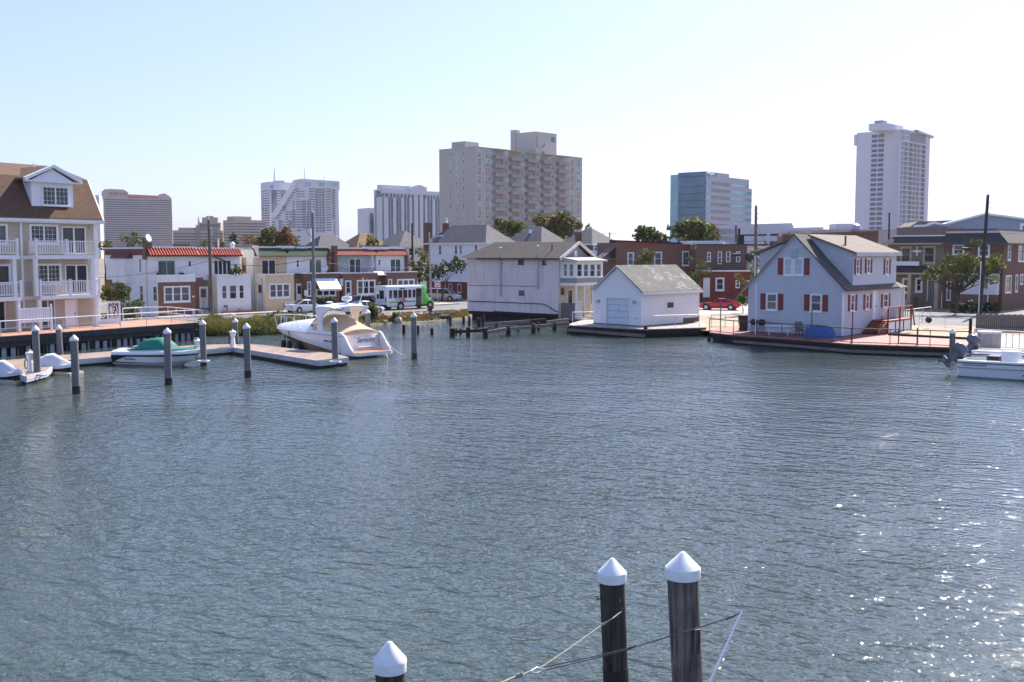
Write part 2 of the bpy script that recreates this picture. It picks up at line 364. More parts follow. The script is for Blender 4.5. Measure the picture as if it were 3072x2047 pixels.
# street along the row houses (bearing 47 degrees)
RA = 47; RD = Vector((cos(R(RA)), sin(R(RA)), 0)); RN = Vector((RD.y, -RD.x, 0)); RP = onz(653, 943, GZ)
def street(t, n, z): p = RP+RD*t+RN*n; return Vector((p.x, p.y, z))
def strip(t0, t1, n0, n1, z): return [street(t0, n1, z), street(t1, n1, z), street(t1, n0, z), street(t0, n0, z)]
struct('road', MB().poly(*strip(-14, 120, 3.0, 12.6, GZ+.006)), ASPH)
struct('side_street', MB().poly(*[street(a, b, GZ+.010) for a, b in ((33.5, 12), (46, 12), (46, -90), (33.5, -90))]), ASPH)
sw = MB()
for t in range(-8, 33):
    p = strip(t+.01, t+.99, -.4, 2.75, GZ+.12); sw.add([*p, *[q-Vector((0, 0, .2)) for q in p]], [(0, 1, 2, 3), (4, 5, 1, 0), (5, 6, 2, 1), (6, 7, 3, 2), (7, 4, 0, 3)])
struct('pavement', sw, K('pavement_concrete', (.42, .35, .29), rough=.9, var=.12))
kb = MB(); p = strip(-8, 33, 2.76, 3.0, GZ+.125); kb.add([*p, *[q-Vector((0, 0, .2)) for q in p]], [(0, 1, 2, 3), (4, 5, 1, 0), (7, 4, 0, 3), (5, 6, 2, 1)]); struct('kerb', kb, CONC)
kb = MB(); p = strip(-10, 34, 12.6, 12.85, GZ+.12); kb.add([*p, *[q-Vector((0, 0, .25)) for q in p]], [(0, 1, 2, 3), (4, 5, 1, 0), (7, 4, 0, 3), (5, 6, 2, 1)]); struct('kerb', kb, CONC)
# sandy yard and parking between the garage and the grey house, street behind
struct('yard', MB().poly(*[onz(x, y, GZ+.008) for x, y in ((2085, 990), (2760, 1030), (3200, 1040), (3200, 955), (2760, 948), (2100, 925))]), K('sandy_yard', (.36, .28, .2), rough=.95, var=.2, vs_=.4, bump=.15))
struct('parking_lane', MB().poly(*[onz(x, y, GZ+.012) for x, y in ((2040, 948), (2260, 940), (2260, 918), (2040, 920))]), CONC)
struct('back_street', MB().poly(*[onz(x, y, GZ+.014) for x, y in ((2680, 975), (3300, 985), (3300, 938), (2680, 934))]), ASPH)
# ================================================================ townhouse block on the left
BW0, BW1 = onz(0, 1010, 1.4), onz(590, 968, 1.4); BWD = (BW1-BW0).normalized(); BWA = math.degrees(math.atan2(BWD.y, BWD.x))
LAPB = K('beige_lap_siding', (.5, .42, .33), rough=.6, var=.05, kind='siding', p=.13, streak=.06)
P = onz(300, 976, 1.4)
T = Thing('townhouse_block', 'three storey beige townhouse with brown shingled roof, gabled dormer and white balconies', 'building', P, 56)
FR = Fac(T); U0 = -14.5
zf = [0, FR.z('c1', 420, 905), FR.z('c1', 420, 640), FR.z('c1', 420, 408)]
def slid(c, x0, y0, x1, y1, zb):
    r = FR.rect(c, x0, y0, x1, y1); FR.win((r[0], zb+.05, r[2], r[3]), n=2, style='slide', sill=False, glass=GLASS)
FR.win(FR.rect('c1', 205, 440, 385, 560), n=2, style='slide', glass=GLASS, muntin=2, trim=.08)
slid('c1', 415, 450, 575, 560, zf[2])
FR.win(FR.rect('c1', 240, 705, 405, 830), n=2, style='slide', glass=GLASS, muntin=2, trim=.08)
slid('c1', 438, 705, 588, 830, zf[1])
FR.win(FR.rect('c1', -80, 435, 45, 560), n=2, style='slide', glass=GLASSG, trim=.08)
FR.win(FR.rect('c1', -90, 708, 65, 830), n=2, style='slide', glass=GLASS, trim=.08)
r = FR.rect('c1', 275, 940, 368, 1050); FR.win((r[0], .05, r[2], r[3]), n=2, style='slide', sill=False, glass=GLASSG)
r = FR.rect('c1', 435, 938, 518, 1050); FR.door((r[0], .02, r[2], r[3]), light=False)
r = FR.rect('c1', -120, 950, 36, 1050); FR.win((r[0], .05, r[2], r[3]), n=2, style='slide', sill=False, glass=GLASS)
FR.wall(U0, 0, 0, zf[3], LAPB)
T.part('wall', MB().box(U0, .22, 0, -.01, 11, zf[3]-.01), LAPB)
FR.part('corner_board', MB().box(-.32, -.05, 0, .03, .05, zf[3]-.02), TRIM)
zb, zr = FR.z('c1', 590, 155), 0
zb = zf[3]+3.25
roof = MB().extx([(-.55, zf[3]-.02), (-.5, zf[3]+.2), (1.3, zb), (5.6, zb+1.25), (9.9, zb), (11.7, zf[3]+.2), (11.7, zf[3]-.02)], U0, .18)
T.part('roof', roof, ROOFC)
FR.part('eave_gutter', MB().box(U0, -.66, zf[3]-.12, .3, -.5, zf[3]+.06).box(U0, -.5, zf[3]-.22, .22, -.01, zf[3]-.03), TRIM)
T.part('rake_trim', MB().bar((.2, -.5, zf[3]+.1), (.2, 1.3, zb-.05), .05, .22, up=(1, 0, 0)), TRIM)
# dormer
FD = Fac(T, 0, -.05, 0)
d0, dz0, d1, dz1 = FD.rect('c1', 212, 140, 492, 325)
dor = T.part('dormer', MB().exty([(d0, dz0), (d1, dz0), (d1, dz1), (d0, dz1)], -.02, 3.2), TRIM)
apx = (d0+d1)/2; az = FD.z('c1', 362, 45)
FD.part('roof', MB().exty([(d0-.5, dz1-.05), (apx, az-.12), (d1+.5, dz1-.05), (d1+.5, dz1+.12), (apx, az+.06), (d0-.5, dz1+.12)], -.02, 6.2), ROOFC, dor)
FD.part('gable', MB().exty([(d0-.1, dz1-.06), (d1+.1, dz1-.06), (apx, az-.2)], -.08, .0), TRIM, dor)
FD.part('rake_trim', MB().exty([(d0-.6, dz1-.1), (apx, az-.1), (d1+.6, dz1-.1), (d1+.6, dz1+.14), (apx, az+.12), (d0-.6, dz1+.14)], -.36, -.025), TRIM, dor)
FD.part('cornice', MB().box(d0-.6, -.42, dz1-.16, d1+.6, -.025, dz1-.06), TRIM, dor)
FD2 = Fac(T, 0, -.075, 0); FD2.win(FD2.rect('c1', 283, 180, 460, 308), n=2, style='slide', glass=GLASS, muntin=2, hole=False, fw=.09)
def stick(w_, h): return MB().box(-w_/2, -w_/2, 0, w_/2, w_/2, h).mesh('baluster', TRIM)
def balus(T, parent, mesh, p, q, sp_, L=None, name='baluster', ends=False):
    p, q = Vector(p), Vector(q); n = max(2, int((q-p).length/sp_)); a = math.degrees(math.atan2((q-p).y, (q-p).x))
    for i in range(0 if ends else 1, n+1 if ends else n):
        link(name, mesh, parent, (L or Matrix()) @ TR(*(p+(q-p)*i/n)) @ RZ(a))
BD = 1.15; FBk = Fac(T, 0, -BD, 0); stk = stick(.055, .82)
for c0, c1, zl in ((245, 640, zf[2]), (262, 655, zf[1]), (-260, 115, zf[2]), (-260, 130, zf[1])):
    u0, u1 = FBk.u('c1', c0, 560), FBk.u('c1', c1, 560)
    bal = FBk.part('balcony', MB().box(u0-.05, -.05, zl-.28, u1+.05, BD-.005, zl), TRIM)
    rl = MB().box(u0, .0, zl+.12, u1, .07, zl+.19).box(u0, -.02, zl+1.0, u1, .09, zl+1.07)
    for x in (u0, u1-.07): rl.box(x, .07, zl+.121, x+.07, BD-.01, zl+.191).box(x-.01, .09, zl+1.001, x+.08, BD-.01, zl+1.071)
    FBk.part('railing', rl, TRIM, bal)
    for x in (u0, (u0+u1)/2, u1):
        pst = MB().box(x-.08, -.05, zl-.02, x+.08, .11, zl+1.14).box(x-.1, -.07, zl+1.14, x+.1, .13, zl+1.19)
        FBk.part('post', pst, TRIM, bal)
    balus(T, bal, stk, (u0+.1, .035, zl+.18), (u1-.1, .035, zl+.18), .19)
    balus(T, bal, stk, (u0+.035, .1, zl+.18), (u0+.035, BD, zl+.18), .19)
for c0, z0, z1 in ((243, zf[1], zf[2]-.28), (625, zf[1], zf[2]-.28), (97, zf[1], zf[2]-.28), (258, 0, zf[1]-.28), (640, 0, zf[1]-.28), (116, 0, zf[1]-.28)):
    u0 = FBk.u('c1', c0, 700); FBk.part('column', MB().box(u0-.13, -.03, z0, u0+.13, .23, z1), TRIM)
u0 = FR.u('c1', 145, 700); FR.part('downspout', MB().box(u0-.07, -.12, .2, u0+.07, -.01, zf[3]-.1), TRIM)
FR.part('wall_lamp', MB().box(FR.u('c1', 605, 470)-.1, -.12, zf[2]+2.0, FR.u('c1', 605, 470)+.1, -.01, zf[2]+2.3), METAL)
FR.part('belt_board', MB().box(U0, -.03, zf[1]-.3, -.33, .03, zf[1]-.05).box(U0, -.03, zf[2]-.3, -.33, .03, zf[2]-.05), TRIM)
T.part('vent_pipe', MB().tube([(-7.5, 4, zb+.6), (-7.5, 4, zb+1.5)], .09).tube([(-2.2, 4.6, zb+.6), (-2.2, 4.6, zb+1.3)], .05), TRIM)
# white slatted privacy panel in front of the ground floor
Tp = Thing('privacy_panel', 'white slatted vinyl privacy panel with round post finials below the lower balcony', 'fence', FR.W @ Vector((FR.u('c1', 235, 1000), -2.3, 0)), 56)
Fp = Fac(Tp); a, b = Fp.u('c1', 128, 1000), Fp.u('c1', 345, 1000)
z0, z1 = Fp.z('c1', 240, 1085), Fp.z('c1', 240, 1000)
Tp.part('rail', MB().box(a, 0, z1-.05, b, .08, z1+.06).box(a, 0, z0-.06, b, .08, z0+.05), TRIM)
slat = MB().box(-.07, .02, 0, .07, .05, z1-z0-.1).mesh('slat', TRIM)
for i in range(int((b-a)/.17)): link('slat', slat, Tp.o, TR(a+.17*(i+.5), 0, z0+.05))
for x in (a, b): Tp.part('post', MB().box(x-.08, -.03, 0, x+.08, .12, z1+.12).lathe([(.001, -.06), (.07, -.02), (.07, .05), (.001, .1)], (x, .045, z1+.2), 10), TRIM)
# ================================================================ boardwalk with sheet piles and railing
BRN = K('boardwalk_decking', (.4, .22, .15), rough=.8, var=.1, vs_=1, kind='planks', p=.14)
DKG = K('bulkhead_timber', (.05, .05, .054), rough=.85, var=.25, vs_=1.2, kind='wood')
SHP = K('sheet_pile_concrete', (.3, .31, .33), rough=.8, var=.3, vs_=1.0, streak=.5)
T = Thing('boardwalk', 'raised reddish brown boardwalk on a dark timber and sheet pile bulkhead', 'boardwalk', BW1, BWA)
I = T.M.inverted(); bp = [I @ onz(*cc('c2', x, y), 1.4) for x, y in ((1460, 1303), (1000, 1252), (640, 1258), (390, 1278))]
pts = [(-60, 0), (0, 0)]+[(p.x, p.y) for p in bp]+[(-26, 9), (-60, 9)]
T.part('decking', MB().ext([(x, y) for x, y in pts], -.09, 0), BRN)
T.part('fascia_beam', MB().box(-60, -.06, -.42, .05, .14, -.03).box(-60, .16, -.8, .0, .3, -.42), DKG)
T.part('end_beam', MB().bar((0.0, .1, -.3), (bp[0].x, bp[0].y, -.3), .12, .5).bar((0, .3, -.9), (bp[0].x, bp[0].y, -.9), .1, .6), DKG)
sm = MB().box(-.17, .42, -1.9, .17, .5, -.72).mesh('sheet_pile', SHP)
for i in range(62): link('sheet_pile', sm, T.o, TR(-.45-i*.62+rnd.uniform(-.08, .08), rnd.uniform(-.03, .03), rnd.uniform(-.25, .05)))
T.part('backing_wall', MB().box(-60, .6, -2, -.1, .75, -.42), OLDWOOD)
tp = MB().tube([(0, .33, -2), (0, .33, -.42)], .12, 8).mesh('timber_pile', OLDWOOD)
for i in range(22): link('timber_pile', tp, T.o, TR(-.2-i*1.9, 0, 0))
def railing(name, label, pts, h, m, sp_, mid=.5, r=.028, group=None, cat='railing', rr=None):
    o = pts[0]; T = Thing(name, label, cat, o, 0, group); P = [Vector(p)-Vector(o) for p in pts]
    up_ = Vector((0, 0, 1)); T.part('top_rail', MB().tube([p+up_*h for p in P], rr or r*1.3, 8), m, smooth=40)
    for k in ([mid] if isinstance(mid, float) else (mid or [])): T.part('mid_rail', MB().tube([p+up_*h*k for p in P], r, 8), m, smooth=40)
    pm = MB().tube([(0, 0, 0), (0, 0, h)], r, 8).mesh('post', m)
    for a, b in zip(P, P[1:]):
        n = max(1, round((b-a).length/sp_))
        for i in range(n): link('post', pm, T.o, TR(*(a+(b-a)*i/n)))
    link('post', pm, T.o, TR(*P[-1])); return T
WM = K('white_pipe', (.75, .75, .76), rough=.4, var=.04)
railing('boardwalk_railing', 'white pipe railing along the water edge of the boardwalk', [T.M @ Vector((x, .07, 0)) for x in (-46, -.1)], 1.02, WM, 2.45)
w_ = [T.M @ Vector((-.1, .12, 0))]+[T.M @ (p+Vector((0, -.15, 0))) for p in bp]
railing('boardwalk_railing', 'white pipe railing closing the landward back of the boardwalk end', w_, 1.02, WM, 1.7, mid=[.12, .5])
# carved white gate
gp = onz(*cc('c2', 375, 1338), 1.4); Tg = Thing('garden_gate', 'white openwork garden gate with scroll pattern on the boardwalk', 'gate', gp, 40)
Fg = Fac(Tg); gl = Fg.u('c2', 188, 1200); gh = Fg.z('c2', 280, 1015)
Tg.part('gate_frame', MB().box(gl, -.04, .1, gl+.1, .05, gh).box(-.12, -.04, 0, .0, .05, gh).box(gl+.1, -.04, gh-.12, -.12, .05, gh).box(gl+.1, -.04, .1, -.12, .05, .55), TRIM)
cx, cz, sw_ = (gl-.06)/2+.02, (gh+.5)/2, -gl-.25
scr = MB()
for k in range(3):
    scr.tube([(cx+(.1+.14*k)*cos(t)*sw_*.9, 0, cz+(.1+.14*k)*sin(t)*1.5) for t in [i*pi/10*1.6+k for i in range(11)]], .035, 6)
for sx in (-1, 1):
    for sz in (-1, 1): scr.tube([(cx+sx*sw_*.1, 0, cz+sz*.45), (cx+sx*sw_*.3, 0, cz+sz*.6), (cx+sx*sw_*.5, 0, cz+sz*.42), (cx+sx*sw_*.42, 0, cz+sz*.7)], .04, 6)
Tg.part('scrollwork', scr, TRIM, smooth=40)
Tg.part('side_panel', MB().box(gl-.75, -.03, .1, gl-.65, .04, gh-.2).box(gl-.65, -.03, gh-.3, gl, .04, gh-.2).box(gl-.65, -.03, .1, gl, .04, .5).tube([(gl-.33+.25*cos(i*.7), 0, 1.1+.5*sin(i*.7)) for i in range(9)], .035, 6), TRIM)
# patio chairs
CH1 = K('chair_sling', (.4, .34, .28), rough=.8); CHF = K('chair_frame', (.55, .45, .36), rough=.5)
def patio_chair(c, x, y, rz, label):
    T = Thing('patio_chair', label, 'chair', onz(*cc(c, x, y), 1.4), rz, 'chairs on the boardwalk')
    T.part('seat', MB().box(-.28, -.28, .38, .28, .28, .43), CH1); T.part('backrest', MB().extx([(.25, .42), (.31, .42), (.45, 1.0), (.39, 1.0)], -.27, .27), CH1)
    for sx in (-1, 1):
        for sy in (-1, 1): T.part('leg', MB().bar((sx*.27, sy*.24, .4), (sx*.3, sy*.32, 0), .04), CHF)
        T.part('armrest', MB().bar((sx*.3, -.3, .62), (sx*.3, .34, .64), .05).bar((sx*.3, -.28, .4), (sx*.3, -.28, .62), .035), CHF)
patio_chair('e8', 85, 560, 20, 'tan patio chair with curved legs under the dark glazed door')
patio_chair('e8', 1310, 480, -30, 'tan sling patio chair turned sideways in front of the white door')
patio_chair('e8', 1600, 465, 10, 'tan patio chair with pale cushion beside the corner column')
Tt = Thing('patio_table', 'low round dark patio table between the patio chairs', 'table', onz(*cc('e8', 1130, 490), 1.4)); Tt.part('table_top', MB().lathe([(.5, .64), (.5, .69)], n=16), DARKM); Tt.part('pedestal', MB().lathe([(.3, 0), (.28, .04), (.05, .08), (.05, .64)], n=10), DARKM)
# ================================================================ floating docks, piles, pedestals
DECK = K('dock_decking', (.29, .2, .16), rough=.8, var=.1, vs_=1.2, kind='planks', p=.15)
RIM = K('dock_rim', (.5, .5, .52), rough=.5, var=.12, vs_=2)
def dock(label, px, z=.5):
    W = [onz(*p, z) for p in px]; o = W[0]; T = Thing('floating_dock', label, 'dock', (o.x, o.y, 0)); q = [(p.x-o.x, p.y-o.y) for p in W]
    T.part('decking', MB().ext(q, z-.06, z), DECK)
    c = Vector((sum(p[0] for p in q)/len(q), sum(p[1] for p in q)/len(q)))
    T.part('float', MB().ext([tuple(c+(Vector(p)-c)*.985) for p in q], -.35, z-.07), BLACK)
    for a, b in zip(q, q[1:]+q[:1]): T.part('edge_rail', MB().bar((*a, z-.1), (*b, z-.1), .09, .22).bar((*a, z-.27), (*b, z-.27), .05, .1), RIM)
    return T
dock('long brown floating dock running beside the boardwalk bulkhead', [(179, 1082), (702, 1042), (700, 1033), (590, 1036), (130, 1070), (100, 1076)])
dock('wide brown dock platform at the covered jet skis', [cc('e8', *p) for p in ((-500, 1150), (-300, 1290), (190, 1262), (470, 1385), (840, 1290), (1080, 1095), (800, 1040), (0, 1105))], .49)
dock('brown finger dock running out beneath the flank of the cabin cruiser', [(704, 1043), (958, 1083), (1044, 1073), (1003, 1062), (757, 1033), (708, 1034)], .51)
PILEG = K('grey_pile_sleeve', (.2, .19, .195), rough=.75, var=.2, vs_=1, kind='wood', col2=(.13, .125, .13), bump=.15)
CAPW = K('white_pile_cap', (.8, .79, .78), rough=.4, var=.1, vs_=7)
TIDE = K('wet_pile_band', (.02, .02, .018), rough=.5, var=.3)
PILEO = K('old_creosote_pile', (.085, .062, .048), rough=.8, var=.3, kind='wood', col2=(.012, .01, .009), bump=.9)
PILEGR = K('green_treated_pile', (.16, .2, .15), rough=.75, kind='wood')
def pile(px, yt, pb, yb, label, r=.19, m=None, tide=True, group='capped mooring piles', cap=None):
    b = onz(pb, yb, 0); t = ony(px, yt, b.y); T = Thing('mooring_pile', label, 'pile', b, 0, group); t = t-b; h = t.z-r*1.1
    ax = lambda z: (t.x*z/t.z, 0, z)
    T.part('shaft', MB().tube([ax(-1.2), ax(h*.5), ax(h)], [r*1.04, r, r*.97], 18), m or PILEG, smooth=50)
    if tide: T.part('wet_band', MB().tube([ax(-1.19), ax(.38)], r*1.06, 18), TIDE, smooth=50)
    T.part('cap', MB().lathe([(.001, -.02), (r*1.1, -.02), (r*1.14, 0), (r*1.14, r*.42), (r*1.08, r*.52), (.02, r*1.55), (.001, r*1.56)], ax(h-r*.3), 22), CAPW, smooth=35)
    return T
PL = [(105, 978, 114, 1143, 'pile standing through the corner hoop of the jet ski dock'), (175, 976, 182, 1084, 'pile between the jet ski dock and the boardwalk bulkhead'),
      (221, 1006, 229, 1181, 'free standing pile off the jet ski dock tied with a white line'), (501, 985, 506, 1155, 'free standing pile in front of the green covered bowrider'),
      (607, 961, 611, 1099, 'pile standing at the bow of the green covered bowrider'), (705, 956, 709, 1046, 'pile with a gull on its cap behind the dock corner'),
      (739, 971, 744, 1132, 'free standing pile off the dock corner pedestal'), (1002, 954, 1007, 1101, 'pile through the hoop at the end of the cruiser dock'),
      (1241, 939, 1243, 1077, 'free standing pile off the stern of the cabin cruiser'), (1102, 929, 1106, 1046, 'pile behind the cabin cruiser against the rocky bank')]
for a in PL: pile(*a[:4], 'grey '+a[4]+', white cap')
pile(2858, 988, 2856, 1079, 'greenish wooden pile with white cap beside the outboard motors', m=PILEGR, tide=False)
hoop = lambda px, y, label: solo('pile_hoop', label, 'pile hoop', MB().tube([(.34*cos(t), .34*sin(t), 0) for t in [i*pi/6 for i in range(13)]], .06, 6), RIM, onz(px, y, .42), smooth=40)
hoop(112, 1124, 'pale metal hoop round the pile at the jet ski dock'); hoop(610, 1084, 'pale metal hoop round the pile at the bowrider bow'); hoop(1006, 1086, 'pale metal hoop round the pile at the cruiser dock end')
def pedestal(px, y, label, hose=None, z=.5):
    T = Thing('dock_pedestal', label, 'pedestal', onz(px, y, z), 0, 'shore power pedestals')
    T.part('body', MB().lathe([(.2, 0), (.2, .06), (.16, .5), (.12, .62), (.15, .68), (.2, .8), (.2, .98)], n=8), TRIM)
    T.part('lid', MB().lathe([(.26, .98), (.25, 1.05), (.06, 1.14), (.06, 1.2), (.001, 1.22)], n=8), TRIM)
    T.part('coiled_hose', MB().tube([(-.2+.07*sin(t*2), -.06*cos(t*2), .42+.24*sin(t)) if 0 else (-.23, .2*cos(t), .42+.26*sin(t)) for t in [i*.5 for i in range(27)]], .035, 6), hose or BLACK, smooth=40)
pedestal(92, 1115, 'white shore power pedestal with green hose beside the covered jet ski', K('green_hose', (.02, .2, .1), rough=.5))
pedestal(595, 1072, 'white shore power pedestal behind the bowrider bow'); pedestal(699, 1040, 'white shore power pedestal with black hose at the dock corner')
# the three near piles
def near_pile(x, y, D, yb, rw, label, lean, tide, m=PILEO):
    t = ony(x, y, D); r = rw; base = Vector((t.x+lean, D, 0)); T = Thing('mooring_pile', label, 'pile', base, 0, 'capped mooring piles')
    tz = ony(x, yb, D).z
    ax = lambda z: (-lean*z/t.z, 0, z)
    rr = []; P_ = []
    mb = MB(); n = 28; rows = 26; vs_ = []
    for i in range(rows):
        z = -1.2+(tz+.1+1.2)*i/(rows-1); c = ax(z)
        for k in range(n):
            th = 2*pi*k/n; q = r*.86*(1-.05*i/rows*0)*(1+.02*noise.noise(Vector((cos(th)*6, sin(th)*6, z*.5))))
            vs_.append((c[0]+q*cos(th), q*sin(th), z))
    mb.add(vs_, [(i*n+k, i*n+(k+1) % n, (i+1)*n+(k+1) % n, (i+1)*n+k) for i in range(rows-1) for k in range(n)])
    T.part('shaft', mb, m, smooth=60)
    if tide: T.part('wet_band', MB().tube([ax(-1.1), ax(tide)], r*.885, 26), TIDE, smooth=50)
    h = t.z-tz
    T.part('cap', MB().lathe([(.001, .01), (r*.9, .0), (r*.97, .0), (r, h*.32), (r*.97, h*.4), (.03, h*.965), (.012, h*.995), (.001, h)], ax(tz), 40), CAPW, smooth=28)
    return T
NA = near_pile(1833.6, 1674, 14.2, 1744, .2, 'dark wooden pile with grey white conical cap carrying a hook and rope', .13, 1.35)
NB = near_pile(2044, 1655, 11.6, 1733, .2, 'thick weathered wooden pile with white conical cap crossed by the taut line', .22, 0, K('weathered_pile', (.2, .165, .14), rough=.85, var=.4, vs_=3, kind='wood', col2=(.03, .024, .02), bump=1.0))
NC = near_pile(1165, 1924, 12.1, 2012, .2, 'dark wooden pile with spotted white conical cap standing apart', .1, 0)
NA.part('hook', MB().tube([NA.M.inverted() @ ony(*cc('d6', x, y), 14.05) for x, y in ((1412, 312), (1404, 335), (1392, 338), (1386, 322))], .012, 6), DARKM)
q0 = NA.M.inverted() @ ony(*cc('d6', 1525, 390), 14.02); NA.part('eye_bolt', MB().tube([q0+Vector((0, .12, .14)), q0+Vector((-.02, 0, .1)), q0, q0+Vector((.03, .1, -.06))], .014, 6), RUST)
NB.part('splint', MB().box(-.035, -.02, 0, .03, .02, .27), MATS['weathered_pile'], mtx=TR(*(NB.M.inverted() @ ony(*cc('d6', 1957, 645), 11.42))))
ROPE = K('grey_rope', (.32, .29, .25), rough=.9, var=.3, vs_=30, bump=.6, bs=60); ROPED = K('dark_line', (.12, .11, .1), rough=.8, var=.3, vs_=20)
def rope(name, label, pts, r, m, sag=0, knots=()):
    W = [Vector(p) for p in pts]; o = W[0]; P = []
    for a, b in zip(W, W[1:]):
        n = 10
        for i in range(n): t = i/n; P.append(a+(b-a)*t-Vector((0, 0, sag*4*t*(1-t)))-o)
    P.append(W[-1]-o); T = Thing(name, label, 'rope', o); T.part('line', MB().tube(P, r, 6), m, smooth=50)
    for k in knots: T.part('knot', MB().tube([k-o+Vector((dx*.05, 0, dx*.03+.008*sin(dx*9))) for dx in (-1, -.5, 0, .5, 1)], [r*1.1, r*2, r*2.3, r*2, r*1.1], 8), m, smooth=50)
    return T
j = ony(*cc('d6', 1065, 728), 12.2)
rope('mooring_rope', 'twisted grey rope from the hook pile to the shackle', [ony(*cc('d6', 1525, 408), 14.0), ony(*cc('d6', 1415, 484), 13.55), j], .009, ROPE, .01, [ony(*cc('d6', 1418, 482), 13.55)])
top = ony(*cc('d6', 2213, 406), 10.9)
rope('mooring_rope', 'taut dark line from the white pole tip to the shackle', [top, ony(*cc('d6', 2150, 440), 10.95), ony(*cc('d6', 1580, 615), 11.4), j], .007, ROPED, .006, [ony(*cc('d6', 2150, 440), 10.95), ony(*cc('d6', 1582, 613), 11.4)])
rope('mooring_rope', 'second strand lying beside the taut line near the shackle', [ony(*cc('d6', 1580, 621), 11.4), ony(*cc('d6', 1090, 743), 12.1)], .006, ROPED, .004)
rope('mooring_rope', 'thick spliced rope running from the shackle towards the dock', [ony(*cc('d6', 1000, 750), 12.0), ony(*cc('d6', 930, 775), 11.8), ony(*cc('d6', 700, 865), 11.2), ony(*cc('d6', 300, 1010), 10.4)], .012, ROPE, .01, [ony(*cc('d6', 940, 772), 11.8)])
a = ony(*cc('d6', 1090, 738), 12.15); b = ony(*cc('d6', 1000, 748), 12.0); s_ = Vector((0, 0, .035))
solo('shackle', 'small steel snap shackle joining the mooring ropes', 'shackle', MB().tube([Vector(), (b-a)*.5+s_, b-a, (b-a)*.5-s_, Vector()], .009, 6), ALU, a, smooth=50)
bt = ony(*cc('d6', 2030, 810), 10.4); dn = bt+(bt-top)*((bt.z+.3)/(top.z-bt.z))
solo('white_pole', 'slim white pole leaning beside the near piles with the line at its tip', 'pole', MB().tube([top-dn, Vector()], [.011, .013], 10), TRIM, dn, smooth=40)
# ================================================================ row houses along the street
TILE = K('terracotta_tile', (.4, .085, .05), rough=.38, var=.2, vs_=4)
GREENSH = K('green_shingles', (.055, .075, .045), rough=.9, kind='shingle', var=.2)
REDSH = K('red_shingles', (.23, .06, .045), rough=.9, kind='shingle', var=.2)
BUR = K('burgundy_fascia', (.12, .025, .022), rough=.6, var=.15)
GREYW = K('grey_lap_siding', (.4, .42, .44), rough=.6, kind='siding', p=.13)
SETB = 1.85
def unit(label, c, b0, b1, low, upm, side, zt, rz0, rz1, roof, h1, bay=None, left=True, boxside=None, yl=900):
    """b0,b1: lower box columns; zt: terrace parapet row; rz0,rz1: mansard top and bottom rows; h1: right end of the upper storey"""
    t = along(RP, RD, cc(c, b0, 0)[0]); T = Thing('row_house', label, 'house', street(t, 0, GZ), RA, 'row houses along the street')
    U = dict(T=T, F0=Fac(T), FU=Fac(T, 0, SETB, 0), FB=Fac(T, 0, 0, -90), FY=Fac(T, 0, 1.1, 0), c=c)
    F0, FU = U['F0'], U['FU']; U['w'] = F0.u(c, b1, yl); U['zt'] = F0.z(c, (b0+b1)/2, zt); U['W'] = FU.u(c, h1, 400)
    U['z0'] = FU.z(c, b0, rz0); U['z1'] = FU.z(c, b0, rz1); U['low'], U['upm'], U['side'], U['roof'] = low, upm, side, roof
    U['bay'] = F0.u(c, bay, yl) if bay else None; U['left'] = left; U['boxside'] = boxside or side; U['x0'] = 0
    return U
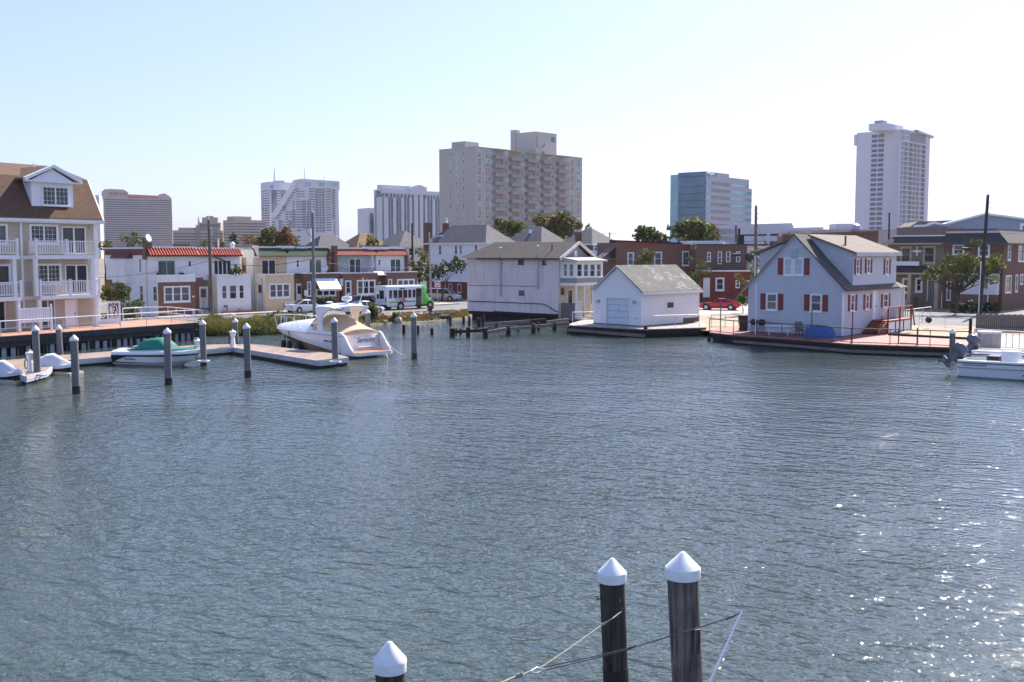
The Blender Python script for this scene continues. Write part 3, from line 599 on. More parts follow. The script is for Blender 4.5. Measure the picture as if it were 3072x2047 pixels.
def close(U, depth=9.2, coping=TRIM, tiles=False, x0=None, para=.0):
    T, F0, FU, FB, FY = U['T'], U['F0'], U['FU'], U['FB'], U['FY']; w_, zt, W, z0, z1 = U['w'], U['zt'], U['W'], U['z0'], U['z1']
    xa = U['x0'] if x0 is None else x0
    F0.wall(0, 0, w_, zt-.1, U['low']); FB.wall(-SETB, 0, 0, zt-.1, U['boxside'])
    T.part('wall', MB().poly((w_, 0, 0), (w_, SETB, 0), (w_, SETB, zt-.1), (w_, 0, zt-.1)), U['low'])
    T.part('terrace_floor', MB().box(.05, .05, zt-.75, w_-.05, SETB, zt-.6), CONC)
    T.part('coping', MB().box(-.06, -.06, zt-.1, w_+.06, .16, zt).box(-.06, .16, zt-.1, .16, SETB, zt).box(w_-.16, .16, zt-.1, w_+.06, SETB, zt), coping)
    FU.wall(xa, (zt-.62), W, z1+.1, U['upm'])
    if U['bay']:
        FY.wall(w_+.005, 0, U['bay'], zt-.35, U['low']); T.part('bay_roof', MB().box(w_+.01, 1.05, zt-.35, U['bay'], SETB, zt-.25), coping)
    FS = Fac(T, 0, 0, -90); U['FS'] = FS; FS.holes = U.get('sholes', [])
    if U['left']: FS.wall(-depth-SETB, 0, -SETB, z0-.05, U['side'])
    T.part('wall', MB().poly((W, SETB, 0), (W, SETB+depth, 0), (W, SETB+depth, z0-.05), (W, SETB, z0-.05)).poly((0, SETB+depth, 0), (W, SETB+depth, 0), (W, SETB+depth, z0-.05), (0, SETB+depth, z0-.05)), U['side'])
    ye, yt = SETB-.55, SETB+.25
    rf = T.part('mansard_roof', MB().extx([(ye, z1), (ye+.03, z1-.06), (SETB-.01, z1-.06), (SETB-.01, z0-.08), (yt+.2, z0-.08), (yt+.2, z0), (yt, z0)], xa-.1, W+.1), U['roof'])
    if tiles:
        ln = math.hypot(yt-ye, z0-z1); n = 7; mb = MB(); r = .115
        for a, b, rr in ((0, .52, r), (.5, 1, r*.92)):
            vs_ = [(r_*cos(pi*k/n), y*1.0, r_*sin(pi*k/n)+o) for y, r_, o in ((a*ln, rr*1.06, .03), (b*ln, rr, .01)) for k in range(n+1)]
            mb.add(vs_, [(k, k+1, n+2+k, n+1+k) for k in range(n)]+[tuple(range(n+1))])
        tm = mb.mesh('roof_tile', TILE); tm.polygons.foreach_set('use_smooth', [True]*len(tm.polygons)); nt = int((W-xa+.2)/.31)
        rot = Matrix.Rotation(math.atan2(z0-z1, yt-ye), 4, 'X')
        for i in range(nt): link('roof_tile', tm, rf, TR(xa-.1+(i+.5)*(W-xa+.2)/nt, ye, z1+.01) @ rot)
    T.part('flat_roof', MB().box(xa, yt+.21, z0-.2, W, SETB+depth-.1, z0-.08), K('roof_felt', (.3, .3, .31), rough=.9))
    T.part('roof_edge', MB().box(xa-.05, yt-.02, z0, W+.05, yt+.2, z0+.16), coping if coping is not TRIM else TRIM)
def skylights(U, c, rects):
    T = U['T']; F = Fac(T, 0, SETB+.5, 0)
    for x0, y0, x1, y1 in rects:
        a, z0, b, z1 = F.rect(c, x0, y0, x1, y1)
        T.part('skylight', MB().box(a, SETB+.1, z0, b, SETB+1.2, z1-.12), TRIM); T.part('skylight_lid', MB().box(a-.06, SETB+.04, z1-.12, b+.06, SETB+1.26, z1), DARKM)
# --- H1 brick end house with red tiles
U = unit('brick end row house with white upper storey, balcony parapet and red tile mansard', 'c2', 885, 1385, BRICK, STUCCO, STUCCO, 655, 290, 400, BUR, 1396, bay=1570, boxside=STUCCO)
F0, FU, FB, FY, T = U['F0'], U['FU'], U['FB'], U['FY'], U['T']
F0.win(F0.rect('c2', 960, 812, 1310, 1022), n=3, fw=.12, trim=.04, glass=GLASSB)
FU.win(FU.rect('c2', 880, 462, 1106, 700), n=2, style='slide', frame=METAL, glass=GLASSG, sill=False); FU.win(FU.rect('c2', 1284, 462, 1332, 550), style='one')
FY.door(FY.rect('c2', 1440, 818, 1556, 1105), K('storm_door', (.5, .5, .48), rough=.5))
FB.win(FB.rect('c2', 808, 805, 872, 1022), fw=.1)
FS = Fac(T, 0, 0, -90)
for r in ((303, 440, 332, 625), (358, 440, 388, 625), (622, 430, 652, 628)): FS.win(FS.rect('c2', *r), fw=.06)
for r in ((628, 795, 684, 1020), (455, 800, 505, 1015)): FS.win(FS.rect('c2', *r), fw=.1)
zs = FS.z('c2', 640, 735)
U['sholes'] = FS.holes; close(U, tiles=True)
T.part('brick_base', MB().box(-.03, SETB+.02, 0, -.004, SETB+9.2, zs) if False else MB().box(-.02, SETB+5.9, 0, -.005, SETB+9.2, zs), BRICK)
wb = MB(); F0.part('parapet_band', MB().box(-.04, -.05, U['zt']-.75, U['w']+.04, -.004, U['zt']-.1), STUCCO); FB.part('parapet_band', MB().box(-SETB, -.05, U['zt']-.75, .0, -.004, U['zt']-.1), STUCCO)
T.part('side_bay', MB().ext([(0, 5.2), (-.55, 5.6), (-.55, 8.6), (0, 9.0)], zs-.3, U['z0']-1.1), STUCCO)
bz = U['z0']-1.1
T.part('side_bay_roof', MB().add([(.05, 5.0, bz+.75), (-.75, 5.45, bz), (-.75, 8.75, bz), (.05, 9.2, bz+.75), (.05, 5.0, bz), (.05, 9.2, bz)], [(0, 1, 2, 3), (0, 4, 1), (3, 2, 5), (4, 5, 2, 1)]), BUR)
T.part('side_fascia', MB().box(-.12, SETB+.6, U['z0']-.75, .0-.004, SETB+9.2, U['z0']-.1), BUR); T.part('side_coping', MB().box(-.16, SETB+.6, U['z0']-.1, .2, SETB+9.2, U['z0']+.05), ALU)
T.part('chimney', MB().box(-.15, SETB+.1, U['z0']-1.2, .55, SETB+.9, U['z0']+.55), BRICK2)
T.part('chimney', MB().box(U['W']-1.9, SETB+.5, U['z0'], U['W']-.4, SETB+1.4, U['z0']+.45), BRICK2)
for x, dx in ((730, -.06), (868, -.06)): u0 = F0.u('c2', x, 900)
T.part('downspout', MB().tube([(-.08, SETB+.3, 0), (-.08, SETB+.3, U['z0']-.2)], .05, 6).tube([(-.08, -.08, 0), (-.08, -.08, U['zt']-.2)], .05, 6), CREAM)
T.part('satellite_dish', MB().lathe([(.02, 0), (.3, .05), (.42, .14)], (0, 0, 0), 14), ALU, mtx=TR(.9, SETB+1.6, U['z0']+1.0) @ Matrix.Rotation(R(70), 4, 'X') @ Matrix.Rotation(R(20), 4, 'Y')); T.part('dish_mast', MB().tube([(.95, SETB+1.7, U['z0']-.1), (.95, SETB+1.7, U['z0']+.95)], .07, 6), DARKM)
T.part('front_steps', MB().box(U['w']+.2, -.6, 0, U['w']+1.5, 1.05, .18).box(U['w']+.2, -.25, .18, U['w']+1.5, 1.05, .36).box(U['w']+.2, .1, .36, U['w']+1.5, 1.05, .54), CONC)
for x in (845, 1150): q = FU.rect('c2', x, 625, x+45, 660); T.part('balcony_stool', MB().box(q[0], SETB-.6, U['zt']-.6, q[2], SETB-.2, q[3]), DARKM)
T.part('number_plate', MB().box(F0.u('c2', 1340, 905), -.05, 1.9, F0.u('c2', 1366, 905), -.005, 2.05), TRIM)
# --- H2 white box house
U = unit('white stucco row house with three window front room and red tile mansard', 'c2', 1690, 2140, STUCCO, STUCCO, STUCCO, 648, 305, 400, BUR, 1985, left=False, boxside=CREAM)
F0, FU, FB, T = U['F0'], U['FU'], U['FB'], U['T']
for r in ((1742, 798, 1814, 985), (1846, 795, 1946, 985), (1976, 792, 2046, 980)): F0.win(F0.rect('c2', *r), fw=.07, trim=.05)
FU.win(FU.rect('c2', 1635, 455, 1872, 690), n=4, style='slide', frame=TRIM, glass=GLASS, sill=False)
U['x0'] = FU.u('c2', 1398, 400); close(U, tiles=True)
T.part('awning', MB().extx([(SETB-.02, 0), (SETB-.02, .06), (SETB-1.3, -.55), (SETB-1.3, -.61)], 0, 1) if False else MB().bar((-.2, SETB-.5, U['z1']+.2), (2.2, SETB-.7, U['z1']-.75), .7, .05), DARKM)
T.part('roof_vent', MB().lathe([(.22, 0), (.22, .5), (.32, .5), (.3, .58), (.1, .8), (.001, .82)], (U['W']-.5, SETB+.6, U['z0']), 10), TRIM)
T.part('roof_vent_pipe', MB().tube([(U['W']-2.0, SETB+1, U['z0']), (U['W']-2.0, SETB+1, U['z0']+1.1)], .08, 8), TRIM)
T.part('terrace_plant', MB(), None) if False else None
T.part('brick_edging', MB().box(.2, -.75, .1, U['w']+.6, -.5, .32), K('brick_edging_clay', (.4, .15, .08), rough=.8, kind='brick'))
T.part('gas_meter', MB().box(1.0, -.2, .15, 1.06, -.14, .9).box(.7, -.25, .75, 1.06, -.1, .9), DARKM)
solo('yard_sign', 'small faded red and white sign leaning at the white stucco front', 'sign', MB().box(-.25, -.02, .12, .25, .02, .55).box(-.2, -.015, 0, -.16, .015, .12).box(.16, -.015, 0, .2, .015, .12), K('faded_sign', (.55, .33, .26), rough=.7, var=.5, vs_=6), U['T'].M @ Vector((2.4, -.45, .0)), RA)
# --- H3 tan box house
U = unit('tan stucco row house with cream side wall and green shingled mansard', 'c3', 300, 640, TAN, TAN, CREAM, 556, 250, 345, GREENSH, 545, boxside=CREAM)
F0, FU, FB, T = U['F0'], U['FU'], U['FB'], U['T']
F0.win(F0.rect('c3', 345, 672, 588, 838), n=3, fw=.13, trim=.04)
FU.win(FU.rect('c3', 253, 392, 420, 590), n=2, style='slide', glass=GLASS, sill=False)
FB.door(FB.rect('c3', 202, 660, 265, 900), K('white_door', (.7, .7, .7), rough=.5))
FS = Fac(T, 0, 0, -90); FS.win(FS.rect('c3', 22, 362, 74, 542), fw=.1, frame=K('ochre_frame', (.5, .28, .14), rough=.6)); U['sholes'] = FS.holes
close(U, coping=TRIM); skylights(U, 'c3', ((470, 215, 612, 266),))
T.part('parapet_end', MB().box(-.08, SETB-.6, U['z1']-.2, .12, SETB+.4, U['z0']+.25), CREAM)
for x in (-.05,): T.part('downspout', MB().tube([(x, SETB+.2, 0), (x, SETB+.2, U['z0']-1)], .05, 6).tube([(-.06, .5, 0), (-.06, .5, U['zt']-.5)], .05, 6), METAL)
T.part('gas_meter', MB().tube([(U['w']-1.5, -.1, .1), (U['w']-1.5, -.1, .9), (U['w']-.5, -.1, 1.0), (U['w']-.5, -.1, .6)], .05, 6).box(U['w']-1.3, -.3, .45, U['w']-.8, -.05, .8), METAL)
T.part('planter', MB().box(U['w']*.5, .2, U['zt']-.05, U['w']*.5+1.1, .5, U['zt']+.22), K('planter_clay', (.3, .16, .1), rough=.8))
# --- H4 brick with awning
U = unit('brick row house with white metal awning over its front windows', 'c3', 785, 1175, BRICK2, STUCCO, STUCCO, 543, 250, 345, GREENSH, 1045, left=False, boxside=BRICK2)
F0, FU, FY, T = U['F0'], U['FU'], U['FY'], U['T']
F0.win(F0.rect('c3', 792, 648, 836, 820), fw=.09); F0.win(F0.rect('c3', 898, 735, 1128, 818), n=3, style='one', fw=.12)
FU.win(FU.rect('c3', 660, 390, 697, 482)); FU.win(FU.rect('c3', 812, 385, 960, 590), n=2, style='slide', glass=GLASSG, sill=False)
U['x0'] = FU.u('c3', 548, 400); close(U)
FL = Fac(T, 0, .9, 0); r = FL.rect('c3', 640, 545, 783, 900); d = FL.rect('c3', 662, 672, 738, 905)
FL.door((d[0], d[1]-.1, d[2], d[3])); FL.wall(r[0], 0, -.01, U['zt']-.35, BRICK2, name='door_bay')
FL.part('bay_roof', MB().extx([(-.15, U['zt']-.5), (.9, U['zt']-.05), (.95, U['zt']-.5)], r[0], -.02), GREENSH)
a = F0.rect('c3', 890, 615, 1195, 742)
T.part('awning', MB().extx([(-.02, a[3]), (-.02, a[3]+.06), (-1.0, a[1]+.12), (-1.0, a[1]-.1), (-.95, a[1]-.1), (-.95, a[1]+.06)], a[0]-.1, a[2]-.75), K('awning_metal', (.75, .76, .78), rough=.5, var=.06, vs_=5))
T.part('brick_pier', MB().box(U['W']-.3, SETB-.3, U['zt']-.3, U['W']+.02, SETB+.02, U['z1']+.1), BRICK2)
skylights(U, 'c3', ((642, 222, 772, 268),))
T.part('satellite_dish', MB().lathe([(.02, 0), (.3, .05), (.42, .14)], n=14), ALU, mtx=TR(FU.u('c3', 940, 500), SETB-.9, U['zt']+.55) @ Matrix.Rotation(R(75), 4, 'X') @ Matrix.Rotation(R(-30), 4, 'Y'))
T.part('utility_box', MB().box(U['w']-.05, -.15, 2.6, U['w']+.4, .0, 3.5), ALU)
T.part('front_hedge_planter', MB().box(.9, -.9, .05, U['w']-.3, -.1, .5), BRICK2)
# --- H5, H6 brick pair with red mansard
U = unit('brown brick row house with arched windows, recessed porch and red shingled mansard', 'c3', 1215, 1625, BRICK, GREYW, STUCCO, 541, 262, 335, REDSH, 1598, bay=1735, boxside=BRICK)
F0, FU, FY, T = U['F0'], U['FU'], U['FY'], U['T']
F0.win(F0.rect('c3', 1242, 640, 1304, 800), fw=.1, trim=.06, glass=GLASS); F0.win(F0.rect('c3', 1378, 632, 1588, 798), n=3, fw=.13, trim=.06)
FU.win(FU.rect('c3', 1285, 378, 1425, 590), n=2, style='slide', glass=GLASSG, sill=False); FU.win(FU.rect('c3', 1530, 380, 1566, 470))
FY.door(FY.rect('c3', 1632, 650, 1690, 900))
FS = Fac(T, 0, 0, -90); FS.win(FS.rect('c3', 1072, 372, 1102, 510)); U['sholes'] = FS.holes
U['x0'] = 0; close(U); skylights(U, 'c3', ((1480, 224, 1725, 282),))
T.part('brick_pier', MB().box(-.1, SETB-.45, U['zt']-.5, .35, SETB+.3, U['z0']+.35), BRICK2)
T.part('porch_post', MB().box(FU.u('c3', 1525)-.05, SETB-.5, U['zt']-.6, FU.u('c3', 1525)+.05, SETB-.4, U['z1']), TRIM).name = 'porch_post'
T.part('door_canopy', MB().extx([(0, U['zt']-.4), (0, U['zt']-.3), (1.1, U['zt']+.2), (1.1, U['zt']-.4)], U['w']+.05, U['bay']-.05), TRIM)
T.part('vent_pipe', MB().tube([(FU.u('c3', 1310), -.3, .1), (FU.u('c3', 1310), -.3, U['zt']-.6)], .07, 8), TRIM)
for x, mm in ((1480, CHF), (1535, K('orange_chair', (.5, .22, .12), rough=.7))): q = FU.u('c3', x); T.part('porch_chair', MB().box(q-.25, SETB-1.2, U['zt']-.3, q+.25, SETB-.7, U['zt']-.2).bar((q, SETB-.75, U['zt']-.25), (q+.1, SETB-.55, U['zt']+.35), .5, .05), mm)
U = unit('brown brick row house at the street corner behind the minibus', 'c3', 1735, 2085, BRICK, STUCCO, BRICK2, 530, 262, 335, REDSH, 1945, left=False, boxside=BRICK)
F0, FU, T = U['F0'], U['FU'], U['T']
F0.win(F0.rect('c3', 1745, 622, 1786, 780), fw=.09, trim=.04); F0.win(F0.rect('c3', 1852, 622, 2050, 780), n=3, fw=.13, trim=.06, glass=GLASSB)
FU.win(FU.rect('c3', 1625, 386, 1656, 458)); FU.win(FU.rect('c3', 1768, 382, 1892, 590), n=2, style='slide', glass=GLASSG, sill=False)
U['x0'] = FU.u('c3', 1600, 400); close(U); T.part('brick_pier', MB().box(U['W']-.15, SETB-.45, U['zt']-.5, U['W']+.15, SETB+.3, U['z1']+.2), BRICK2)
# ================================================================ hip roofed houses behind
def hip(label, c, near, eave, left, right, apex, Y, a, wm, rm, base=GZ, over=.45, ridge=.35, group='hip roofed houses'):
    px, py = cc(c, near, eave); T, A, B = corner('hip_roof_house', label, 'house', px, Y, base, a, group)
    LA = A.u(c, right, eave); LB = -B.u(c, left, eave); ze = A.z(c, near, eave)
    cx, cy = LA/2, LB/2; zr = None
    d = ray(*cc(c, *apex)); 
    I = T.M.inverted(); o = I @ EYE; dd = (T.M.to_3x3().inverted() @ d)
    t = -(o.x-cx)*0; t = ((cx-o.x)/dd.x if abs(dd.x) > abs(dd.y) else (cy-o.y)/dd.y)
    zr = o.z+dd.z*((Vector((cx, cy))-Vector((o.x, o.y))).length/Vector((dd.x, dd.y)).length)
    A.LA, B.LB, T.ze, T.zr = LA, LB, ze, zr
    s = abs(LA-LB)/2+ridge; r0, r1 = ((cx-s, cy), (cx+s, cy)) if LA > LB else ((cx, cy-s), (cx, cy+s))
    e = over; q = [(-e, -e), (LA+e, -e), (LA+e, LB+e), (-e, LB+e)]
    V = [(*p, ze-.1) for p in q]+[(*r0, zr), (*r1, zr)]+[(*p, ze-.28) for p in q]
    fs = [(0, 1, 5, 4), (1, 2, 5), (2, 3, 4, 5), (3, 0, 4)] if LA > LB else [(0, 1, 4), (1, 2, 5, 4), (2, 3, 5), (3, 0, 4, 5)]
    T.part('roof', MB().add(V, fs), rm)
    T.part('eave_trim', MB().add(V, [(6, 7, 1, 0), (7, 8, 2, 1), (8, 9, 3, 2), (9, 6, 0, 3), (9, 8, 7, 6)]), TRIM)
    T.fin = lambda A=A, B=B, wm=wm, LA=LA, LB=LB, ze=ze: (A.wall(0, 0, LA, ze-.2, wm), B.wall(-LB, 0, 0, ze-.2, wm))
    return T, A, B
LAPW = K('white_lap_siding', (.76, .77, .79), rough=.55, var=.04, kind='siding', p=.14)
T, A, B = hip('small grey hip roofed house with two round roof vents', 'c3', 935, 240, 780, 1290, (1120, 105), 158, 42, LAPW, ROOFG); T.fin()
T.part('roof_vent', MB().lathe([(.3, 0), (.3, .15), (.1, .25)], (2.6, 2.2, T.zr-.35), 10), ALU); T.part('roof_vent', MB().lathe([(.3, 0), (.3, .15), (.1, .25)], (4.4, 2.2, T.zr-.35), 10), ALU)
T, A, B = hip('house under a brown hip roof behind the row houses', 'c3', 1390, 238, 1170, 1760, (1555, 80), 160, 42, LAPW, ROOFB); T.fin()
T, A, B = hip('white house under a pale grey hip roof beside the brick chimney', 'c3', 1885, 225, 1600, 2240, (2020, 50), 160, 42, LAPW, ROOFG)
for r in ((1985, 255, 2025, 340), (2165, 260, 2200, 345)): A.win(A.rect('c3', *r))
T.fin()
T, A, B = hip('three storey white house with grey hip roof and dark red brick ground floor', 'c5', 672, 252, 0, 985, (600, 58), 150, 48, LAPW, ROOFG)
for r in ((135, 292, 172, 400), (317, 290, 352, 396), (372, 288, 404, 394), (545, 285, 578, 390), (320, 560, 357, 620), (375, 560, 410, 620)): B.win(B.rect('c5', *r))
zz = B.z('c5', 300, 705)
for r in ((190, 725, 218, 860), (250, 728, 290, 832), (354, 730, 396, 828)): B.win(B.rect('c5', *r), hole=False, glass=GLASSB)
T.fin(); B.part('brick_ground_floor', MB().box(-B.LB-.02, -.03, 0, .02, -.004, zz), BRICKR); B.part('belt_trim', MB().box(-B.LB-.05, -.15, zz, .05, -.002, zz+.25), TRIM)
T.part('chimney', MB().box(2.0, B.LB-2, T.ze, 2.7, B.LB-1.3, T.zr+.3), BRICK2); T.part('chimney_pot', MB().lathe([(.25, 0), (.3, .2), (.15, .4), (.25, .6), (.2, .8)], (2.35, B.LB-1.65, T.zr+.3), 8), ALU)
T.part('tall_chimney', MB().box(-.2, B.LB-.4, T.ze-3, .75, B.LB+.5, ony(*cc('d2', 1380, 1010), 150).z), BRICK2)
T, A, B = hip('grey hip roofed house with a roof hatch behind the pink house', 'c5', 1300, 242, 930, 1560, (1280, 75), 160, 46, LAPW, ROOFG); T.fin()
T.part('roof_hatch', MB().box(1.2, 3.0, T.zr-1.4, 2.3, 3.6, T.zr-.5), ALU)
T, A, B = hip('grey hip roofed house with brick upper storey and white porch', 'c5', 1875, 265, 1540, 2165, (1830, 95), 158, 44, BRICK2, ROOFG)
for r in ((1905, 280, 1950, 360), (2010, 280, 2050, 360)): A.win(A.rect('c5', *r), frame=TRIM, trim=.1)
T.fin(); A.part('porch_parapet', MB().box(-.5, -2.2, A.z('c5', 1900, 400), A.LA+.5, -.02, A.z('c5', 1900, 345)), LAPW); A.part('porch', MB().box(-.4, -2.1, 0, A.LA+.4, -.03, A.z('c5', 1900, 400)), BRICK2)
T.part('chimney', MB().box(-.5, 2.2, T.ze-1, .25, 2.9, ony(*cc('c5', 1715, 180), 160).z), BRICK2)
# ================================================================ pink clapboard house on piles
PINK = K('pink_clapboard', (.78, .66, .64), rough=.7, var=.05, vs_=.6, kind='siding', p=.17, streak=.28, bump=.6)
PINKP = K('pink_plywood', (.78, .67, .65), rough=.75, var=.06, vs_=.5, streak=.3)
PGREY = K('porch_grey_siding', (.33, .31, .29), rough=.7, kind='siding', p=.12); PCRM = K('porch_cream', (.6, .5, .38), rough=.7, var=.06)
px0 = cc('c5', 1500, 0)[0]; zb_ = .75
T, A, B = corner('pink_house', 'long pale pink clapboard house on piles with dark gable roof and enclosed grey porch', 'house', px0, 108, zb_, 56)
LB = -B.u('c5', 462, 700); zbot0 = B.z('c5', 1490, 1072); zmid = B.z('c5', 1200, 750); ze = B.z('c5', 1450, 425); WA = 6.6
B.win(B.rect('c5', 1044, 448, 1106, 506), style='one', frame=DARKM); B.win(B.rect('c5', 1318, 460, 1360, 510), style='one', frame=DARKM)
B.win(B.rect('c5', 1040, 795, 1122, 876), n=1, style='one', frame=PINKP, glass=GLASSB)
h = list(B.holes); B.wall(-LB, zmid, 0, ze, PINK)
B.wall(-LB, zbot0, 0, zmid, PINKP, name='lower_wall')
T.part('wall', MB().box(.2, .2, zbot0, WA, LB-.02, ze-.02), PINKP)
T.part('bulkhead', MB().box(.35, .4, -1.6, .5, LB-.5, zbot0-.36).box(.35, .25, -1.6, WA, .4, zbot0-.36), OLDWOOD)  # dark skirt added to stand in for the deep shade beneath the house
T.part('under_floor', MB().box(.1, .1, zbot0-.35, WA-.1, LB-.1, zbot0-.01), OLDWOOD)
T.part('floor_joist', MB().bar((0, .1, zbot0-.18), (0, LB*.7, zbot0-.05), .12, .26), OLDWOOD)
zr = Fac(T, WA/2, 0, -90).z('c5', 1150, 252)-.17; e = .5
T.part('roof', MB().exty([(-e, ze-.25), (WA/2, zr), (WA+e, ze-.25), (WA+e, ze-.1), (WA/2, zr+.17), (-e, ze-.1)], -e, LB-1.4), ROOFD)
T.part('roof_hip', MB().add([(-e, LB-1.39, ze-.1), (WA+e, LB-1.39, ze-.1), (WA/2, LB-1.39, zr+.17), (-e, LB+.7, ze-.1), (WA+e, LB+.7, ze-.1)], [(0, 2, 3), (2, 4, 3), (1, 4, 2), (0, 3, 4, 1)]), ROOFD)
T.part('gable', MB().exty([(0, ze-.3), (WA, ze-.3), (WA/2, zr-.1)], -.03, .1), PGREY)
T.part('rake_trim', MB().exty([(-e-.02, ze-.36), (WA/2, zr-.1), (WA+e+.02, ze-.36), (WA+e+.02, ze-.02), (WA/2, zr+.22), (-e-.02, ze-.02)], -e-.06, -e+.05), K('pink_trim', (.72, .62, .6), rough=.6))
A.part('attic_vent', MB().box(WA/2-.32, -.1, zr-1.55, WA/2+.2, -.035, zr-.75), TRIM)
for x, yt, yb in ((848, 330, 868), (1272, 308, 792)):
    u0 = B.u('c5', x, 600); T.part('stove_pipe', MB().tube([(-.14, -u0, B.z('c5', x, yb)), (-.14, -u0, B.z('c5', x, yt))], .085, 10).lathe([(.14, 0), (.14, .14), (.02, .2)], (-.14, -u0, B.z('c5', x, yt)-.02), 10), METAL, smooth=40)
cb = MB().tube([(-.05, -B.u('c5', x, y), B.z('c5', x, y)) for x, y in ((480, 925), (870, 938), (1330, 958), (1400, 990), (1460, 1035), (1500, 1050))], .05, 6); T.part('cable', cb, DARKM)
T.part('cable', MB().tube([(-.04, -B.u('c5', x, y), B.z('c5', x, y)) for x, y in ((470, 745), (1000, 750), (1150, 758), (1280, 750))], .025, 5), RUST)
T.part('roof_vent_pipe', MB().tube([(1.3, 1.6, ze+.6), (1.3, 1.6, ze+1.35)], .06, 8), DARKM)
# porch: projects forward from the gable end
PD = -B.u('c5', 1686, 600)*-1 if False else B.u('c5', 1686, 600); FP = Fac(T, .35, -PD, 0); FQ = Fac(T, .35, 0, -90); PW = FP.u('c5', 2005, 600)
zp0, zp1, zp2, zp3 = FP.z('c5', 1690, 750), FP.z('c5', 1690, 662), FP.z('c5', 1690, 485), FP.z('c5', 1690, 455)
for x0, x1 in ((1708, 1770), (1784, 1842), (1856, 1916), (1930, 1986)): FP.win(FP.rect('c5', x0, 498, x1, 650), fw=.09, glass=GLASSB if rnd.random() < .7 else GLASS)
for x0, x1 in ((1552, 1608), (1620, 1678)): FQ.win(FQ.rect('c5', x0, 496, x1, 648), fw=.09, glass=GLASSB)
FP.wall(0, zp1, PW, zp3, TRIM); FQ.wall(0, zp1, PD, zp3, TRIM); FP.wall(0, zp0+.25, PW, zp1, PGREY, name='porch_apron'); FQ.wall(0, zp0+.25, PD, zp1, PGREY, name='porch_apron')
FP.part('porch_beam', MB().box(-.08, -.05, zp0-.02, PW+.08, .2, zp0+.25).box(-.08, .2, zp0-.02, .12, PD, zp0+.25).box(-.1, -.06, zp1-.03, PW+.1, .05, zp1+.06).box(-.1, .05, zp1-.03, .05, PD, zp1+.06), TRIM)
FP.part('porch_ceiling', MB().box(0, .1, zp0+.1, PW, PD, zp0+.2), PCRM)
T.part('porch_roof', MB().add([(.35-.35, -PD-.4, zp3-.05), (.35+PW+.35, -PD-.4, zp3-.05), (.35+PW+.35, -.03, zp3+.32), (.0, -.03, zp3+.32), (.0, -PD-.4, zp3-.2), (.7+PW, -PD-.4, zp3-.2), (.7+PW, -.03, zp3-.2), (0, -.03, zp3-.2)], [(0, 1, 2, 3), (4, 5, 1, 0), (5, 6, 2, 1), (7, 4, 0, 3), (4, 7, 6, 5)]), K('porch_roof_felt', (.5, .46, .42), rough=.85, var=.15))
for x in (.02, PW*.3, PW*.62, PW): FP.part('porch_post', MB().box(x-.07, -.02, -.3, x+.07, .14, zp0-.02), TRIM)
A2 = Fac(T, 0, -.04, 0); A2.door(A2.rect('c5', 1605, 795, 1660, 948), BLACK, frame=TRIM, light=False, hole=False); r = A2.rect('c5', 1610, 800, 1655, 848); A2.part('fan_light', MB().disc(((r[0]+r[2])/2, .0, r[1]), .3, 'y', .05, 12), GLASSB)
A.wall(0, -.3, WA, ze-.3, PCRM, name='end_wall'); A2.win(A2.rect('c5', 1532, 775, 1562, 845), hole=False, frame=DARKM)
T.part('porch_deck', MB().box(-.4, -PD-1.2, -.45, WA+1, -.05, -.3), GREYWOOD)
lt = MB(); l0 = FP.u('c5', 1700, 1000); l1 = FP.u('c5', 1770, 1000); lz0, lz1 = -.3, FP.z('c5', 1735, 932)
for k in range(-6, 9):
    for s in (1, -1):
        a_, b_ = l0+k*.2, l0+k*.2+s*(lz1-lz0)
        P_ = []
        for t in (i/12 for i in range(13)):
            x, z = a_+(b_-a_)*t, lz0+(lz1-lz0)*t
            if l0 <= x <= l1: P_.append((x, z))
        if len(P_) > 1: lt.bar((P_[0][0], -.03, P_[0][1]), (P_[-1][0], -.03, P_[-1][1]), .04, .015, up=(0, 1, 0))
FP.part('lattice', lt.box(l0-.04, -.05, lz1, l1+.04, 0, lz1+.06), TRIM)
FQ.part('board_screen', MB().box(.1, -.02, -.35, PD-.15, .05, FQ.z('c5', 1600, 945)), GREYWOOD)
pm = MB().tube([(0, 0, -2.2), (0, 0, 0)], .15, 8).mesh('support_pile', OLDWOOD)
for i in range(7):
    for x in (.3, WA-.4): link('support_pile', pm, T.o, TR(x, .3+i*LB/6.5, zbot0-.2))
for x in (.2, WA): link('support_pile', pm, T.o, TR(x, -PD-.8, -.35))
# ================================================================ white garage on its dock
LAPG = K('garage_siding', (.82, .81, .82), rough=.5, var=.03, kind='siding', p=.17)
T, A, B = corner('garage', 'small white clapboard boat garage with patchy grey shingle roof', 'garage', 1924, 91.5, .78, 44)
LA, LB = A.u('c6', 1418, 1000), -B.u('c6', 8, 1000); ze = A.z('c6', 660, 868); ua, zr = B.uz('c6', 320, 545)
A.win(A.rect('c6', 982, 1006, 1088, 1105), style='one', fw=.08, trim=.06, glass=GLASS)
r = B.rect('c6', 178, 968, 484, 1325); dr = (r[0], .02, r[2], r[3]); B.holes.append(dr)
dd = B.part('garage_door', MB().box(dr[0]-.12, -.05, 0, dr[0], .02, dr[3]+.1).box(dr[2], -.05, 0, dr[2]+.12, .02, dr[3]+.1).box(dr[0], -.05, dr[3], dr[2], .02, dr[3]+.1), TRIM)
nP = 4; hh = (dr[3]-dr[1])/nP
for k in range(nP): B.part('door_panel', MB().box(dr[0], .1, dr[1]+k*hh+.012, dr[2], .15, dr[1]+(k+1)*hh-.012).box(dr[0]+.12, .09, dr[1]+k*hh+.1, dr[2]-.12, .1, dr[1]+(k+1)*hh-.1), K('garage_door_paint', (.6, .66, .72), rough=.5, var=.04), dd)
